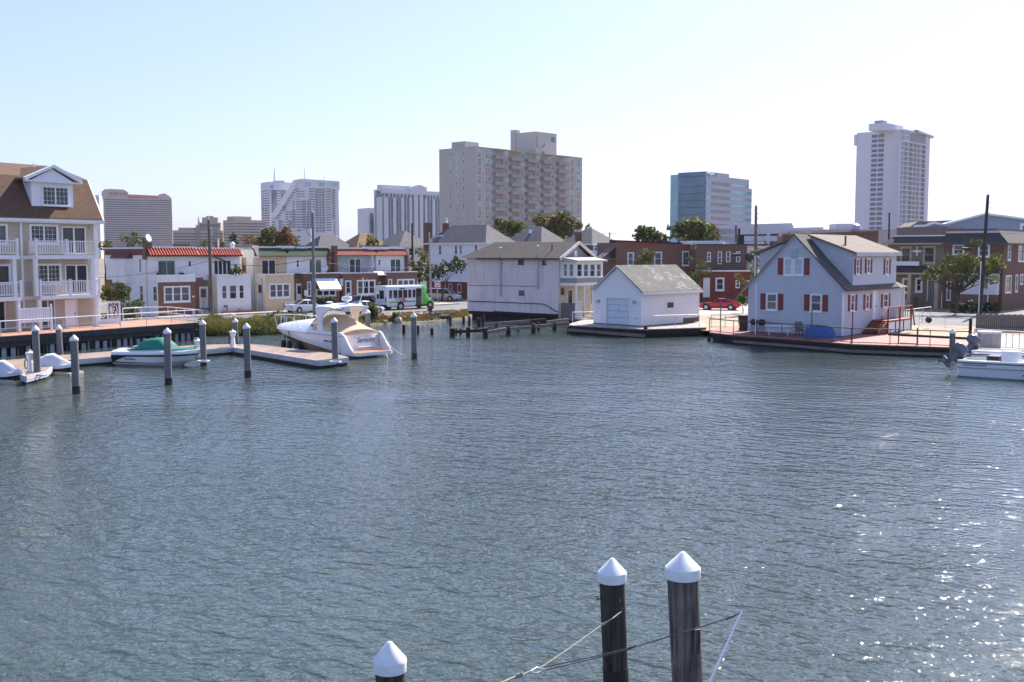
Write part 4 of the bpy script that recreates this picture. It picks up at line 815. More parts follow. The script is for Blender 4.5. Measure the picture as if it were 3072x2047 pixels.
B.part('handle', MB().box((dr[0]+dr[2])/2-.04, .04, 1.2, (dr[0]+dr[2])/2+.04, .09, 1.4), METAL, dd)
A.wall(0, 0, LA, ze, LAPG); B.wall(-LB, 0, 0, ze, LAPG, top=[(-LB, ze), (0, ze), (ua, zr-.05)])
T.part('wall', MB().poly((LA, 0, 0), (LA, LB, 0), (LA, LB, ze), (LA, -ua, zr-.05), (LA, 0, ze)).poly((0, LB, 0), (LA, LB, 0), (LA, LB, ze), (0, LB, ze)), LAPG)
PATCH = K('patched_shingles', (.135, .13, .118), rough=.9, var=.18, kind='patch', col2=(.27, .255, .235))
sl_ = (zr-ze)/(-ua); e = .28
T.part('roof', MB().extx([(-e, ze-e*sl_+.05), (-ua, zr+.05), (LB+e, ze-e*sl_+.05), (LB+e, ze-e*sl_+.15), (-ua, zr+.16), (-e, ze-e*sl_+.15)], -.22, LA+.2), PATCH)
T.part('fascia', MB().box(-.2, -e-.04, ze-e*sl_-.12, LA+.2, -e, ze-e*sl_+.12), TRIM)
B.part('rake_trim', MB().bar((.25, -.2, ze-e*sl_+.0), (ua, -.2, zr+.02), .04, .18, up=(0, 1, 0)).bar((-LB-.25, -.2, ze-e*sl_+.0), (ua, -.2, zr+.02), .04, .18, up=(0, 1, 0)), TRIM)
for x, y in ((72, 1005), (557, 1015)): q = B.rect('c6', x-14, y-20, x+14, y+20); B.part('wall_lamp', MB().box(q[0], -.2, q[1], q[2], -.002, q[3]), METAL)
q = B.rect('c6', 560, 1228, 580, 1243); B.part('outlet_box', MB().box(q[0], -.06, q[1], q[2], -.002, q[3]), METAL)
A.part('corner_trim', MB().box(-.05, -.03, 0, .1, .02, ze-.15).box(LA-.1, -.03, 0, LA+.03, .02, ze-.15), TRIM); B.part('corner_trim', MB().box(-.1, -.03, 0, .0, .02, ze).box(-LB-.03, -.03, 0, -LB+.1, .02, ze), TRIM)
A.part('base_skirt', MB().box(LA*.72, -.04, 0, LA+.05, -.004, .42), K('mossy_block', (.12, .11, .1), rough=.9, kind='block')); A.part('sill_beam', MB().box(-.05, -.05, -.12, LA*.72, .1, .0), OLDWOOD); B.part('sill_beam', MB().box(-LB-.05, -.05, -.14, .0, .1, .0), OLDWOOD)
GDK = K('garage_deck_boards', (.36, .31, .27), rough=.85, var=.15, kind='planks', p=.16)
def pier(name, label, px, z, deckm, skirt=.55, sk=True, cat='deck', wale=None, group=None):
    W = [onz(*p, z) for p in px]; o = W[0]; T = Thing(name, label, cat, (o.x, o.y, 0), 0, group); q = [(p.x-o.x, p.y-o.y) for p in W]
    T.part('decking', MB().ext(q, z-.08, z), deckm); c = Vector((sum(p[0] for p in q)/len(q), sum(p[1] for p in q)/len(q)))
    qi = [tuple(c+(Vector(p)-c)*.99) for p in q]
    T.part('fascia', MB().ext(qi, z-skirt, z-.085), OLDWOOD)
    qj = [tuple(c+(Vector(p)-c)*.965) for p in q]
    if sk: T.part('bulkhead', MB().ext(qj, -1.2, z-skirt-.01), OLDWOOD)
    for a, b in (wale or []): T.part('wale', MB().bar((*q[a], z-.5), (*q[b], z-.5), .14, .2), GREYWOOD)
    return T, q
Tg, q = pier('garage_dock', 'dark timber dock carrying the white garage', [cc('f5', *p) for p in ((40, 424), (1330, 493), (2353, 462), (2353, 420), (2200, 330), (300, 330), (60, 395))], .72, GDK, sk=True)
a, b = Vector(q[0]), Vector(q[1])
Tg.part('wale', MB().bar((*(a+Vector((-.1, -.25))), .32), (*(b+Vector((-.1, -.25))), .18), .14, .24), GREYWOOD)
for t in (0, .33, .66, 1): c_ = a+(b-a)*t; Tg.part('support_pile', MB().tube([(c_.x, c_.y-.05, -1.2), (c_.x, c_.y-.05, .6)], .17, 10), OLDWOOD)
Tg.part('bollard', MB().box(b.x-.15, b.y+.05, .72, b.x+.15, b.y+.4, .98), OLDWOOD)
GALV = K('galvanised_pipe', (.5, .49, .48), rough=.5, var=.12, metal=.3)
railing('pipe_fence', 'pale pipe fence running beside the long wall of the garage', [onz(*cc('f5', x, y), .72) for x, y in ((1450, 474), (1830, 460), (2225, 448))], 1.02, GALV, 2.3, mid=None, cat='fence')
railing('pipe_fence', 'white pipe fence between the pink house porch and the garage', [onz(*cc('f5', x, y), .72) for x, y in ((98, 395), (452, 385))], 1.0, WM, 4, mid=None, cat='fence')
# ================================================================ old broken pier in front of the pink house
T = Thing('ruined_pier', 'ruined timber pier with leaning beams in front of the pink house', 'pier', onz(*cc('f8', 1100, 450), 0))
I = T.M.inverted()
st = lambda x, y0, y1, w_: (I @ onz(*cc('f8', x, y1), 0), cc('f8', x, y0), w_)
for x, y0, y1, w_ in ((148, 355, 500, .26), (200, 355, 455, .16), (405, 340, 500, .2), (690, 352, 520, .24), (1068, 318, 480, .22), (1478, 282, 440, .22), (1825, 248, 390, .22), (278, 360, 460, .13), (865, 262, 360, .18), (1225, 318, 410, .15), (1560, 262, 395, .15), (530, 340, 400, .12), (650, 150, 330, .14), (580, 190, 330, .2), (425, 165, 315, .13), (330, 160, 290, .15), (115, 170, 310, .13), (750, 335, 400, .14), (805, 332, 400, .14)):
    b, tp_, w2 = st(x, y0, y1, w_); b.z = 0; bw = T.M @ b; h = ony(*tp_, bw.y).z
    T.part('pile_stub', MB().tube([(b.x, b.y, -1), (b.x+.02, b.y, h)], [w2, w2*.96], 9), OLDWOOD)
def beam(x0, y0, z0, x1, y1, z1, w_=.14, h=.26, m=None):
    p, q_ = I @ onz(*cc('f8', x0, y0), z0), I @ onz(*cc('f8', x1, y1), z1); T.part('beam', MB().bar(p, q_, w_, h), m or GREYWOOD)
beam(720, 425, .5, 1040, 370, .62); beam(1095, 368, .62, 1450, 338, .7); beam(1505, 330, .7, 1800, 302, .72); beam(1850, 293, .72, 2060, 275, .75)
beam(190, 412, .5, 380, 408, .5, m=OLDWOOD); beam(430, 405, .5, 680, 388, .55, m=OLDWOOD); beam(740, 380, .55, 1040, 366, .5); beam(680, 298, .95, 860, 285, 1.0); beam(890, 282, 1.0, 1420, 240, 1.05); beam(1700, 262, .95, 2050, 215, 1.0); beam(910, 338, .5, 1220, 345, .45); beam(1380, 245, 1.0, 1680, 215, 1.0, m=OLDWOOD)
# loose stubs in the open water
for x, y0, y1, lb in ((862, 1105, 1295, 'dark pile stub standing in open water before the white rock'), (1465, 1180, 1315, 'short dark pile stub standing alone towards the ruined pier'), (1158, 1120, 1300, 'thin dark pile stub close behind the free standing capped pile')):
    b = onz(*cc('e2', x, y1), 0); h = ony(*cc('e2', x, y0), b.y).z; solo('pile_stub', lb, 'pile', MB().tube([(0, 0, -1), (.02, 0, h)], [.16, .15], 9), OLDWOOD, b, group='pile stubs off the bank')
# ================================================================ grey house with maroon shutters
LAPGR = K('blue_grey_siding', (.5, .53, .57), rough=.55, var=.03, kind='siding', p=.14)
MAROON = K('maroon_shutter', (.2, .035, .035), rough=.5, var=.08)
REDW = K('red_stained_wood', (.3, .055, .035), rough=.7, var=.15, kind='wood', col2=(.2, .035, .025))
T, A, B = corner('grey_house', 'pale grey clapboard house with maroon shutters and shed dormers on a red deck', 'house', 2525, 80.4, .74, 49)
LA, LB = A.u('c7', 1815, 800), -B.u('c7', 165, 900); ze = A.z('c7', 1220, 695); ua, zr = B.uz('c7', 690, 108); zl = B.z('c7', 170, 680)
for r in ((572, 355, 662, 540), (682, 355, 780, 540), (375, 752, 488, 932), (868, 762, 985, 948)):
    q = B.rect('c7', *r); B.win(q, trim=.05, fw=.07, glass=None)
q0, q1 = B.rect('c7', 572, 355, 662, 540), B.rect('c7', 682, 355, 780, 540); B.shutters((q0[0], q0[1], q1[2], q1[3]), MAROON, .42)
B.shutters(B.rect('c7', 375, 752, 488, 932), MAROON, .42); B.shutters(B.rect('c7', 868, 762, 985, 948), MAROON, .42)
B.wall(-LB, 0, 0, ze, LAPGR, top=[(-LB, ze), (0, ze), (ua, zr-.03)])
B.part('attic_vent', MB().box(ua-.3, -.05, zr-1.75, ua+.3, -.003, zr-.95), K('grey_vent', (.42, .45, .48), rough=.6, kind='siding', p=.08))
dx0 = A.u('c7', 1342, 500); zd = A.z('c7', 1345, 298)
for r in ((1378, 362, 1412, 535), (1497, 362, 1530, 522), (1705, 362, 1738, 535)): q = A.rect('c7', *r); A.win(q, trim=.04); A.shutters(q, MAROON, .26)
for r in ((1312, 762, 1358, 945), (1482, 760, 1522, 925), (1678, 752, 1732, 905)): q = A.rect('c7', *r); A.win(q, trim=.04); A.shutters(q, MAROON, .3)
r = A.rect('c7', 1560, 690, 1612, 1000); zland = A.z('c7', 1600, 1035); A.door((r[0], zland, r[2], r[3]), light=False)
A.wall(0, 0, LA, ze, LAPGR); ho = A.holes; A.wall(dx0, ze, LA, zd, LAPGR, name='dormer_wall')
yr = -ua; T.part('wall', MB().poly((LA, 0, 0), (LA, LB, 0), (LA, LB, zd), (LA, 0, zd)).poly((0, LB, 0), (LA, LB, 0), (LA, LB, ze), (0, LB, ze)).poly((LA, 0, zd), (LA, LB, zd), (LA, yr, zr)), LAPGR)
s2 = (zr-ze)/yr; e = .3
T.part('roof', MB().extx([(-e, ze-e*s2+.06), (yr, zr+.02), (LB+e, ze-e*s2+.06), (LB+e, ze-e*s2+.2), (yr, zr+.18), (-e, ze-e*s2+.2)], -.12, LA+.1), ROOFD if False else K('house_shingles', (.11, .095, .085), rough=.9, kind='shingle', var=.15))
for side, y0, y1 in ((0, -.001, yr-.35), (1, LB+.001, yr+.35)):
    z1_ = zr-.02
    T.part('dormer', MB().add([(dx0, y0, ze-.02), (dx0, y0, zd), (dx0, y1, z1_), (LA, y0, ze-.02), (LA, y0, zd), (LA, y1, z1_)], [(0, 1, 2), (3, 5, 4), (1, 4, 5, 2)] if side == 0 else [(0, 1, 2), (3, 5, 4), (0, 3, 4, 1)]), LAPGR)
    yo = y0-.35 if side == 0 else y0+.35; zo = zd-.35*(z1_-zd)/abs(y1-y0)
    T.part('dormer_roof', MB().extx([(yo, zo+.03), (y1, z1_+.05), (y1, z1_+.2), (yo, zo+.18)], dx0-.25, LA+.25), ROOFT)
    T.part('dormer_fascia', MB().box(dx0-.24, yo-.03 if side == 0 else yo, zo-.1, LA+.24, yo if side == 0 else yo+.03, zo+.15), LAPGR)
B.part('rake_trim', MB().bar((.3, -.1, ze-e*s2+.02), (ua, -.1, zr+.0), .03, .2, up=(0, 1, 0)).bar((-LB-.3, -.1, ze-e*s2+.02), (ua, -.1, zr+.0), .03, .2, up=(0, 1, 0)), LAPGR)
T.part('vent_pipe', MB().tube([(dx0+1.2, 1.2, zd+.3), (dx0+1.2, 1.2, zd+1.35)], .08, 8), RUST)
EX = A.u('c7', 1898, 900); zx = A.z('c7', 1850, 680)
T.part('rear_extension', MB().box(LA+.01, .02, 0, EX, LB-1, zx), LAPGR)
T.part('extension_roof', MB().add([(LA+.11, -.3, zx), (EX+.3, -.3, zx), (EX+.3, LB-.7, zx), (LA+.11, LB-.7, zx), (LA+.11, 1.8, zx+1.2), (LA+.11, LB-2.5, zx+1.2)], [(0, 1, 4), (1, 2, 5, 4), (2, 3, 5), (0, 3, 2, 1)]), ROOFT)
T.part('downspout', MB().box(EX-.02, -.1, 0, EX+.08, .0, zx-.05), TRIM); T.part('downspout', MB().box(-.09, -.09, .05, .02, -.004, ze-.3), TRIM)
T.part('downspout', MB().box(dx0-.2, LB+.25, ze, dx0-.08, LB+.36, zd-.2), TRIM)
q = B.rect('c7', 1155, 1005, 1175, 1030); B.part('outlet_box', MB().box(q[0], -.06, q[1], q[2], -.002, q[3]), METAL)
# red deck
RDK = K('red_deck_boards', (.3, .115, .1), rough=.75, var=.12, kind='planks', p=.14)
fr = [(2128, 997), cc('c7', 0, 1214), cc('c7', 830, 1274), cc('f7', 420, 492), cc('f7', 1762, 537)]
Td, q = pier('red_deck', 'red stained timber deck round the grey house above a dark bulkhead', fr+[cc('f7', 1775, 445), cc('f7', 840, 395), (2715, 985), (2300, 968), (2150, 985)], .7, RDK, skirt=.3, wale=[(1, 2), (2, 3), (3, 4)])
Td.part('kerb_beam', MB().bar((*q[5], .78), (*q[6], .78), .2, .16), OLDWOOD)
for a, b in zip(q[:4], q[1:5]):
    a, b = Vector(a), Vector(b); n = max(1, int((b-a).length/1.4))
    for i in range(n): c_ = a+(b-a)*(i/n); Td.part('fender_pile', MB().tube([(c_.x, c_.y+.12, -1.2), (c_.x, c_.y+.12, .36)], .13, 8), OLDWOOD)
W = [onz(x, y-2, .7) for x, y in fr]; RUSTP = K('brown_pipe', (.1, .065, .055), rough=.6, var=.25, vs_=5)
railing('pipe_fence', 'rusty brown pipe fence along the water edge of the red deck', W, 1.05, RUSTP, 2.6, mid=[.08], r=.03, cat='fence')
for px_, y_, h, m, lb in ((2434, 1021, 2.25, RUSTP, 'tall brown pipe post in front of the blue tarp'), (2556, 1031, 2.25, RUSTP, 'tall brown pipe post at the near house corner'), (2161, 999, 2.3, RUSTP, 'tall brown pipe post by the refuse bin'), (2266, 1006, 4.0, WM, 'tall slim white flagpole before the grey gable wall')):
    solo('fence_post', lb, 'post', MB().tube([(0, 0, -.3), (0, 0, h)], .04, 8), m, onz(px_, y_, .7), smooth=40)
Tf = Thing('deck_gate', 'brown pipe gate frame at the edge of the red deck', 'gate', onz(*cc('f7', 950, 500), .7)); qa = onz(*cc('f7', 950, 500), .7); qb = onz(*cc('f7', 1160, 508), .7)
Tf.part('gate_frame', MB().tube([(0, 0, .1), (0, 0, 1.15)], .05, 8).tube([qb-qa, qb-qa+Vector((0, 0, 1.2))], .06, 8).tube([(.1, 0, .12), qb-qa+Vector((-.1, 0, .12))], .03, 6).tube([(.1, 0, 1.05), qb-qa+Vector((-.1, 0, 1.05))], .03, 6), RUSTP)
# stairs
l0, l1 = A.u('c7', 1545, 1000), A.u('c7', 1835, 1000)-.4; SD = 1.35
T = Thing('red_stairs', 'red wooden stairs and landing with balustrade at the grey house side door', 'stairs', T.M @ Vector((l0, -SD, -.03)), 49); w_ = l1-l0; zh = zland-.02
T.part('landing', MB().box(0, 0, zh-.12, w_, SD-.05, zh), REDW)
ns = 7; rise = zh/ns
for k in range(ns-1): T.part('step', MB().box(-.28*(k+1), .08, zh-rise*(k+1)-.05, -.28*k+.02, SD-.1, zh-rise*(k+1)), REDW)
T.part('stringer', MB().exty([(0, zh-.15), (0, zh), (-.28*ns, .1), (-.28*ns, 0), (-.28*ns+.3, 0)], 0, .06), REDW); T.part('stringer', MB().exty([(0, zh-.15), (0, zh), (-.28*ns, .1), (-.28*ns, 0), (-.28*ns+.3, 0)], SD-.12, SD-.06), REDW)
T.part('riser_panel', MB().exty([(0.02, zh-.2), (-.28*ns+.2, .02), (.02, .02)], .07, .12), REDW)
for x in (.05, w_*.5, w_-.05): T.part('newel_post', MB().box(x-.05, -.04, 0, x+.05, .06, zh+1.02), REDW)
T.part('handrail', MB().box(-.02, -.06, zh+.98, w_+.02, .08, zh+1.05), REDW)
T.part('handrail', MB().bar((0, .0, zh+1.0), (-.28*4.2, .0, zh+1.0-rise*4.2), .1, .06).bar((-.28*4.2, 0, zh+1-rise*4.2), (-.28*4.2, 0, .2), .08), REDW); T.part('handrail', MB().bar((w_, 0, zh+1.0), (w_+.75, 0, .35), .1, .06), REDW)
bm_ = MB().box(-.025, -.02, 0, .025, .02, .9).mesh('baluster', REDW)
for i in range(10): link('baluster', bm_, T.o, TR(.12+i*(w_-.2)/9.5, .01, zh+.08))
for i in range(3): T.part('skirt_panel', MB().box(.12+i*w_/3, .04, .03, (i+1)*w_/3-.06, .07, zh-.15), WHITE)
T.part('skirt_post', MB().box(w_*.33-.03, -.02, 0, w_*.33+.03, .05, zh-.12), REDW); T.part('skirt_post', MB().box(w_*.67-.03, -.02, 0, w_*.67+.03, .05, zh-.12), REDW)
# things on the deck
def ond(c, x, y): return onz(*cc(c, x, y), .7)
def grill(c, x, y, label):
    T = Thing('barbecue_grill', label, 'grill', ond(c, x, y), 20, 'grills on the red deck'); T.part('bowl', MB().lathe([(.05, .62), (.2, .66), (.3, .8), (.31, .86)], n=14), BLACK, smooth=40); T.part('lid', MB().lathe([(.32, .86), (.3, .98), (.16, 1.1), (.001, 1.13)], n=14), BLACK, smooth=40)
    for k in range(4): T.part('leg', MB().bar((.18*cos(k*pi/2+.6), .18*sin(k*pi/2+.6), .66), (.28*cos(k*pi/2+.6), .28*sin(k*pi/2+.6), 0), .03), DARKM)
grill('c7', 228, 1192, 'black kettle barbecue beside the flagpole'); grill('c7', 315, 1197, 'black kettle barbecue beside the white picnic table')
T = Thing('picnic_table', 'white picnic table with crossed legs against the grey gable wall', 'table', ond('c7', 500, 1218), -8); T.part('table_top', MB().box(-.95, -.36, .7, .95, .36, .75), WHITE)
for sx in (-.7, .7): T.part('leg', MB().bar((sx, -.32, 0), (sx, .3, .7), .07, .06).bar((sx+.05, .32, 0), (sx+.05, -.3, .7), .07, .06), WHITE)
for sy in (-1, 1): T.part('bench', MB().box(-.9, sy*.62-.13, .4, .9, sy*.62+.13, .44), WHITE)
T.part('cross_beam', MB().box(-.72, -.75, .36, -.62, .75, .4).box(.62, -.75, .36, .72, .75, .4), WHITE)
T = Thing('deck_chair', 'dark wooden garden chair beside the blue tarp', 'chair', ond('c7', 755, 1222), 10); T.part('seat', MB().box(-.3, -.3, .38, .3, .3, .44), DARKM); T.part('backrest', MB().extx([(.27, .42), (.32, .42), (.5, 1.05), (.45, 1.05)], -.3, .3), K('chair_cushion', (.2, .18, .15), rough=.9))
for sx in (-1, 1):
    for sy in (-1, 1): T.part('leg', MB().box(sx*.27-.03, sy*.26-.03, 0, sx*.27+.03, sy*.26+.03, .4), DARKM)
    T.part('armrest', MB().box(sx*.31-.04, -.32, .6, sx*.31+.04, .34, .64), DARKM)
def lump(w_, d, h, seed, n=26, m=14, sq=2.6):
    mb = MB(); vs_ = []
    for i in range(m+1):
        ph = pi/2*i/m
        for k in range(n):
            th = 2*pi*k/n; c_, s_ = cos(th), sin(th); rr = (abs(c_)**sq+abs(s_)**sq)**(-1/sq); q_ = cos(ph)**.55
            nn = noise.noise(Vector((c_*1.7+seed, s_*1.7, ph*2.2)))+.4*noise.noise(Vector((c_*5+seed, s_*5, ph*6)))
            vs_.append((w_/2*rr*c_*q_*(1+.05*nn), d/2*rr*s_*q_*(1+.06*nn), max(0, h*sin(ph)**.9*(1+.22*nn))))
    return mb.add(vs_, [(i*n+k, i*n+(k+1) % n, (i+1)*n+(k+1) % n, (i+1)*n+k) for i in range(m) for k in range(n)])
solo('tarpaulin', 'crumpled bright blue tarpaulin covering furniture by the grey gable wall', 'tarpaulin', lump(2.4, 1.1, .88, 8), K('blue_tarp', (.025, .1, .28), rough=.45, var=.2, vs_=3, bump=.8, bs=5), ond('c7', 965, 1246), -10, smooth=60)
T = Thing('refuse_bin', 'black wheeled refuse bin at the end of the red deck', 'bin', ond('c7', 122, 1165), 30); T.part('body', MB().loft([[(-.25, -.28, 0), (.25, -.28, 0), (.25, .28, 0), (-.25, .28, 0)], [(-.32, -.36, 1.15), (.32, -.36, 1.15), (.32, .36, 1.15), (-.32, .36, 1.15)]], closed=True), BLACK); T.part('lid', MB().box(-.34, -.4, 1.15, .34, .4, 1.25), BLACK); T.part('wheel', MB().disc((.2, .3, .12), .12, 'x', .06), BLACK); T.part('wheel', MB().disc((-.2, .3, .12), .12, 'x', .06), BLACK)
# ================================================================ brick houses behind garage and grey house
T = Thing('brick_end_house', 'long brown brick side wall of a row house with red roof edge behind the garage', 'house', atY(cc('c6', 300, 0)[0], 146, GZ), 12)
F = Fac(T)
for r in ((462, 352, 540, 520), (822, 345, 918, 520), (1198, 335, 1290, 522)): F.win(F.rect('c6', *r), fw=.1, trim=.05)
W_ = F.u('c6', 1432, 500); zt0, zt1 = F.z('c6', 320, 215), F.z('c6', 1432, 268); F.wall(0, 0, W_, zt1, BRICK, top=[(0, zt1), (W_, zt1), (0, zt0)])
T.part('wall', MB().poly((0, 0, 0), (0, 9, 0), (0, 9, zt0), (0, 0, zt0)).poly((W_, 0, 0), (W_, 9, 0), (W_, 9, zt1), (W_, 0, zt1)), BRICK)
T.part('roof', MB().add([(0, 0, zt0-.1), (W_, 0, zt1-.1), (W_, 9, zt1-.1), (0, 9, zt0-.1)], [(0, 1, 2, 3)]), K('black_felt', (.05, .05, .055), rough=.9))
T.part('roof_edge', MB().bar((0, -.03, zt0), (W_, -.03, zt1), .1, .3), K('red_metal_edge', (.3, .05, .04), rough=.5)); T.part('roof_edge', MB().bar((0, 3, zt0+.15), (W_, 3, zt1+.25), .2, .5), BLACK)
T.part('corner_canopy', MB().add([(0, -.1, zt0-.6), (0, 3, zt0-.6), (-2.0, -.1, zt0-2.1), (-2.0, 3, zt0-2.1)], [(0, 1, 3, 2)]).box(-2.0, -.1, zt0-2.3, 0, 3, zt0-2.12), ROOFG)
T.part('downspout', MB().tube([(W_+.1, -.1, 0), (W_+.1, -.1, zt1)], .07, 6), TRIM)
T = Thing('brick_rear_house', 'red brick house with white roof, dark first floor terrace and white back door', 'house', atY(cc('c6', 1436, 0)[0], 143, GZ), 8); F = Fac(T, 0, 2.2, 0); F1 = Fac(T)
for r in ((1530, 345, 1578, 470), (1672, 335, 1728, 500), (1785, 335, 1842, 480), (1920, 335, 1972, 480)): F.win(F.rect('c6', *r), frame=TRIM, fw=.1, glass=GLASSB)
W_ = F.u('c6', 2060, 400); zt = F.z('c6', 1700, 250); zl_ = F1.z('c6', 1700, 590); F.wall(0, zl_-.3, W_, zt, BRICK2)
F1.door(F1.rect('c6', 1476, 690, 1566, 952), WHITE, light=False); F1.win(F1.rect('c6', 1650, 695, 1752, 855), fw=.12, trim=.08, glass=GLASS); F1.win(F1.rect('c6', 1912, 720, 1968, 822), fw=.1)
W1 = F1.u('c6', 2110, 700); F1.wall(0, 0, W1, zl_-.15, BRICKR); T.part('terrace_floor', MB().box(-.05, -.15, zl_-.15, W1+.1, 2.2, zl_), TRIM)
T.part('wall', MB().poly((0, 0, 0), (0, 10, 0), (0, 10, zl_-.2), (0, 0, zl_-.2)).box(W1, 0.01, 0, W1+.1, 10, zl_-.2).box(.01, 2.3, zl_, W_, 10, zt-.01), BRICK2)
T.part('pink_bay', MB().box(W_, 2.0, zl_, W_+3.5, 9, zt-.1), K('pale_pink_render', (.6, .46, .46), rough=.8)); T.part('roof', MB().box(-.1, 2.0, zt, W_+3.6, 10, zt+.15), MATS['black_felt']); T.part('roof_parapet', MB().box(-.1, 4.0, zt+.15, W_*.62, 9, zt+.6), WHITE); T.part('roof_parapet', MB().box(W_*.7, 5, zt+.15, W_+3.6, 9, zt+.5), WHITE)
tr = T.part('terrace_railing', MB().box(1.6, -.1, zl_+1.0, W1, -.02, zl_+1.1).box(1.6, -.1, zl_+.1, W1, -.02, zl_+.16), DARKM)
bm_ = MB().box(-.03, -.02, 0, .03, .02, .95).mesh('baluster', DARKM); balus(T, tr, bm_, (1.65, -.06, zl_+.08), (W1, -.06, zl_+.08), .22)
T.part('stair_rail', MB().bar((W1+.6, -1.0, zl_), (W1-2.6, -1.6, .3), .1, .25), GREYWOOD)
zc = F.z('c6', 2050, 50); T.part('chimney', MB().box(F.u('c6', 2015), 4, zt, F.u('c6', 2085), 4.8, zc-.6).box(F.u('c6', 2018), 4.2, zc-.6, F.u('c6', 2038), 4.6, zc+.3), BLACK)
T.part('satellite_dish', MB().lathe([(.02, 0), (.45, .07), (.6, .2)], n=14), BLACK, mtx=TR(F.u('c6', 2030, 420), .6, F.z('c6', 2030, 420)) @ Matrix.Rotation(R(80), 4, 'X'))
# ================================================================ tan and brick houses on the right
TANS = K('brown_tan_siding', (.2, .15, .115), rough=.7, var=.1); TANT = K('buff_trim', (.42, .34, .23), rough=.7, var=.08)
T, A, B = corner('brick_corner_house', 'dark brick corner house with brown hip roof and white bay behind the street tree', 'house', cc('e5', 1690, 0)[0], 122, GZ, 50)
LB = -B.u('e5', 830, 700); LA = 26; zt = B.z('e5', 1300, 440); zr0 = B.z('e5', 1300, 290); zp = B.z('e5', 1300, 225)
for r in ((975, 465, 1135, 610), (1350, 460, 1510, 640)): B.win(B.rect('e5', *r), fw=.14, trim=.05)
for r in ((1782, 455, 1822, 690), (1935, 455, 2015, 705), (1745, 920, 1830, 1165), (1890, 910, 1925, 1150), (1960, 900, 2000, 1040)): A.win(A.rect('e5', *r), fw=.1, trim=.05)
B.win(B.rect('e5', 880, 1000, 945, 1280), fw=.1, hole=False)
A.wall(0, 0, LA, zt, BRICK2); B.wall(-LB, 0, 0, zt, BRICK2)
T.part('roof', MB().add([(-.6, -.6, zt), (-.6, LB, zt), (.7, LB, zr0), (.7, .7, zr0), (LA, -.6, zt), (LA, .7, zr0)], [(0, 1, 2, 3), (0, 3, 5, 4)]), ROOFD); T.part('soffit', MB().box(-.58, -.58, zt-.2, LA, LB, zt-.02), K('brown_soffit', (.1, .07, .06), rough=.7))
T.part('parapet', MB().box(.72, .72, zr0-.3, LA, LB, zr0+.25), METAL); T.part('parapet', MB().box(1.2, 1.2, zr0+.25, LA, LB, zp), BRICK)
bx0, bx1 = -B.u('e5', 1080, 1000), -B.u('e5', 1660, 1000); zb0, zb1 = B.z('e5', 1300, 1190), B.z('e5', 1300, 880)
T.part('white_bay', MB().box(-.9, bx1, zb0, .0, bx0, zb1), LAPW); T.part('bay_base', MB().box(-.8, bx1+.1, 0, .0, bx0-.1, zb0), BRICK); T.part('bay_roof', MB().extx([(bx1-.4, zb1), (bx0+.3, zb1), (bx0, zb1+.7), (bx1, zb1+.7)], -1.3, 0), ROOFD)
T.part('bay_window', MB().box(-.94, bx1+1.0, zb0+.7, -.902, bx1+1.9, zb1-.5), GLASS)
T.part('downspout', MB().box(-1.02, bx1+.9, 0, -.92, bx1+1.0, zb1), TRIM)
T.part('side_porch', MB().box(.5, -1.6, 0, LA, -.02, 3.4), BRICK2) if False else None
T2 = Thing('tan_house', 'brown and buff house with porch roof, barred front door and white cross ornament', 'house', T.M @ Vector((0, LB+.02, 0)), 50); B = Fac(T2, 0, 0, -90)
LB2 = -B.u('e5', 20, 700); zt = B.z('e5', 400, 440); zr0 = B.z('e5', 400, 340)
for r in ((215, 505, 352, 722), (548, 495, 705, 730)): B.win(B.rect('e5', *r), fw=.12, trim=.12, frame=TANT)
for r in ((240, 965, 350, 1165), (432, 960, 515, 1150)): B.win(B.rect('e5', *r), fw=.12, trim=.1)
r = B.rect('e5', 592, 985, 760, 1290); dd = B.door(r, DARKM, light=False)
for i in range(7): B.part('door_bar', MB().box(r[0]+.15+i*(r[2]-r[0]-.3)/6, -.02, r[1], r[0]+.19+i*(r[2]-r[0]-.3)/6, .02, r[3]-.1), METAL, dd)
B.wall(-LB2, 0, 0, zt, TANS)
T2.part('wall', MB().poly((0, LB2, 0), (9, LB2, 0), (9, LB2, zt), (0, LB2, zt)), TANS)
T2.part('roof', MB().add([(-.6, 0, zt), (-.6, LB2+.5, zt), (.7, LB2-.3, zr0), (.7, 0, zr0), (9, LB2+.5, zt), (9, LB2-.3, zr0)], [(0, 1, 2, 3), (1, 4, 5, 2)]), ROOFD); T2.part('soffit', MB().box(-.62, 0, zt-.16, 0, LB2+.5, zt-.01), TANT)
T2.part('parapet', MB().box(.72, .02, zr0-.2, 8, LB2-.3, zr0+.15), TRIM); T2.part('parapet', MB().box(1.2, .02, zr0+.15, 8, LB2-.5, zr0+1.1), TANS)
zp0, zp1 = B.z('e5', 300, 870), B.z('e5', 300, 775)
T2.part('porch_roof', MB().extx([(-.1, zp0), (-.1, zp1), (LB2, zp1), (LB2, zp0)], -.02, 0).add([(-1.7, -.2, zp0), (-1.7, LB2+.3, zp0), (0, LB2, zp1), (0, 0, zp1)], [(0, 1, 2, 3)]), ROOFD); T2.part('porch_beam', MB().box(-1.72, -.2, zp0-.22, -1.5, LB2+.3, zp0-.01), TANT)
B.part('balcony_rail', MB().box(-LB2, -.5, zp1+.05, -LB2*.4, -.4, zp1+.55), TRIM)
for x in (405, 800): u0 = -B.u('e5', x, 1000); T2.part('porch_column', MB().box(-1.7, u0-.2, 0, -1.35, u0+.2, zp0-.2), TANT)
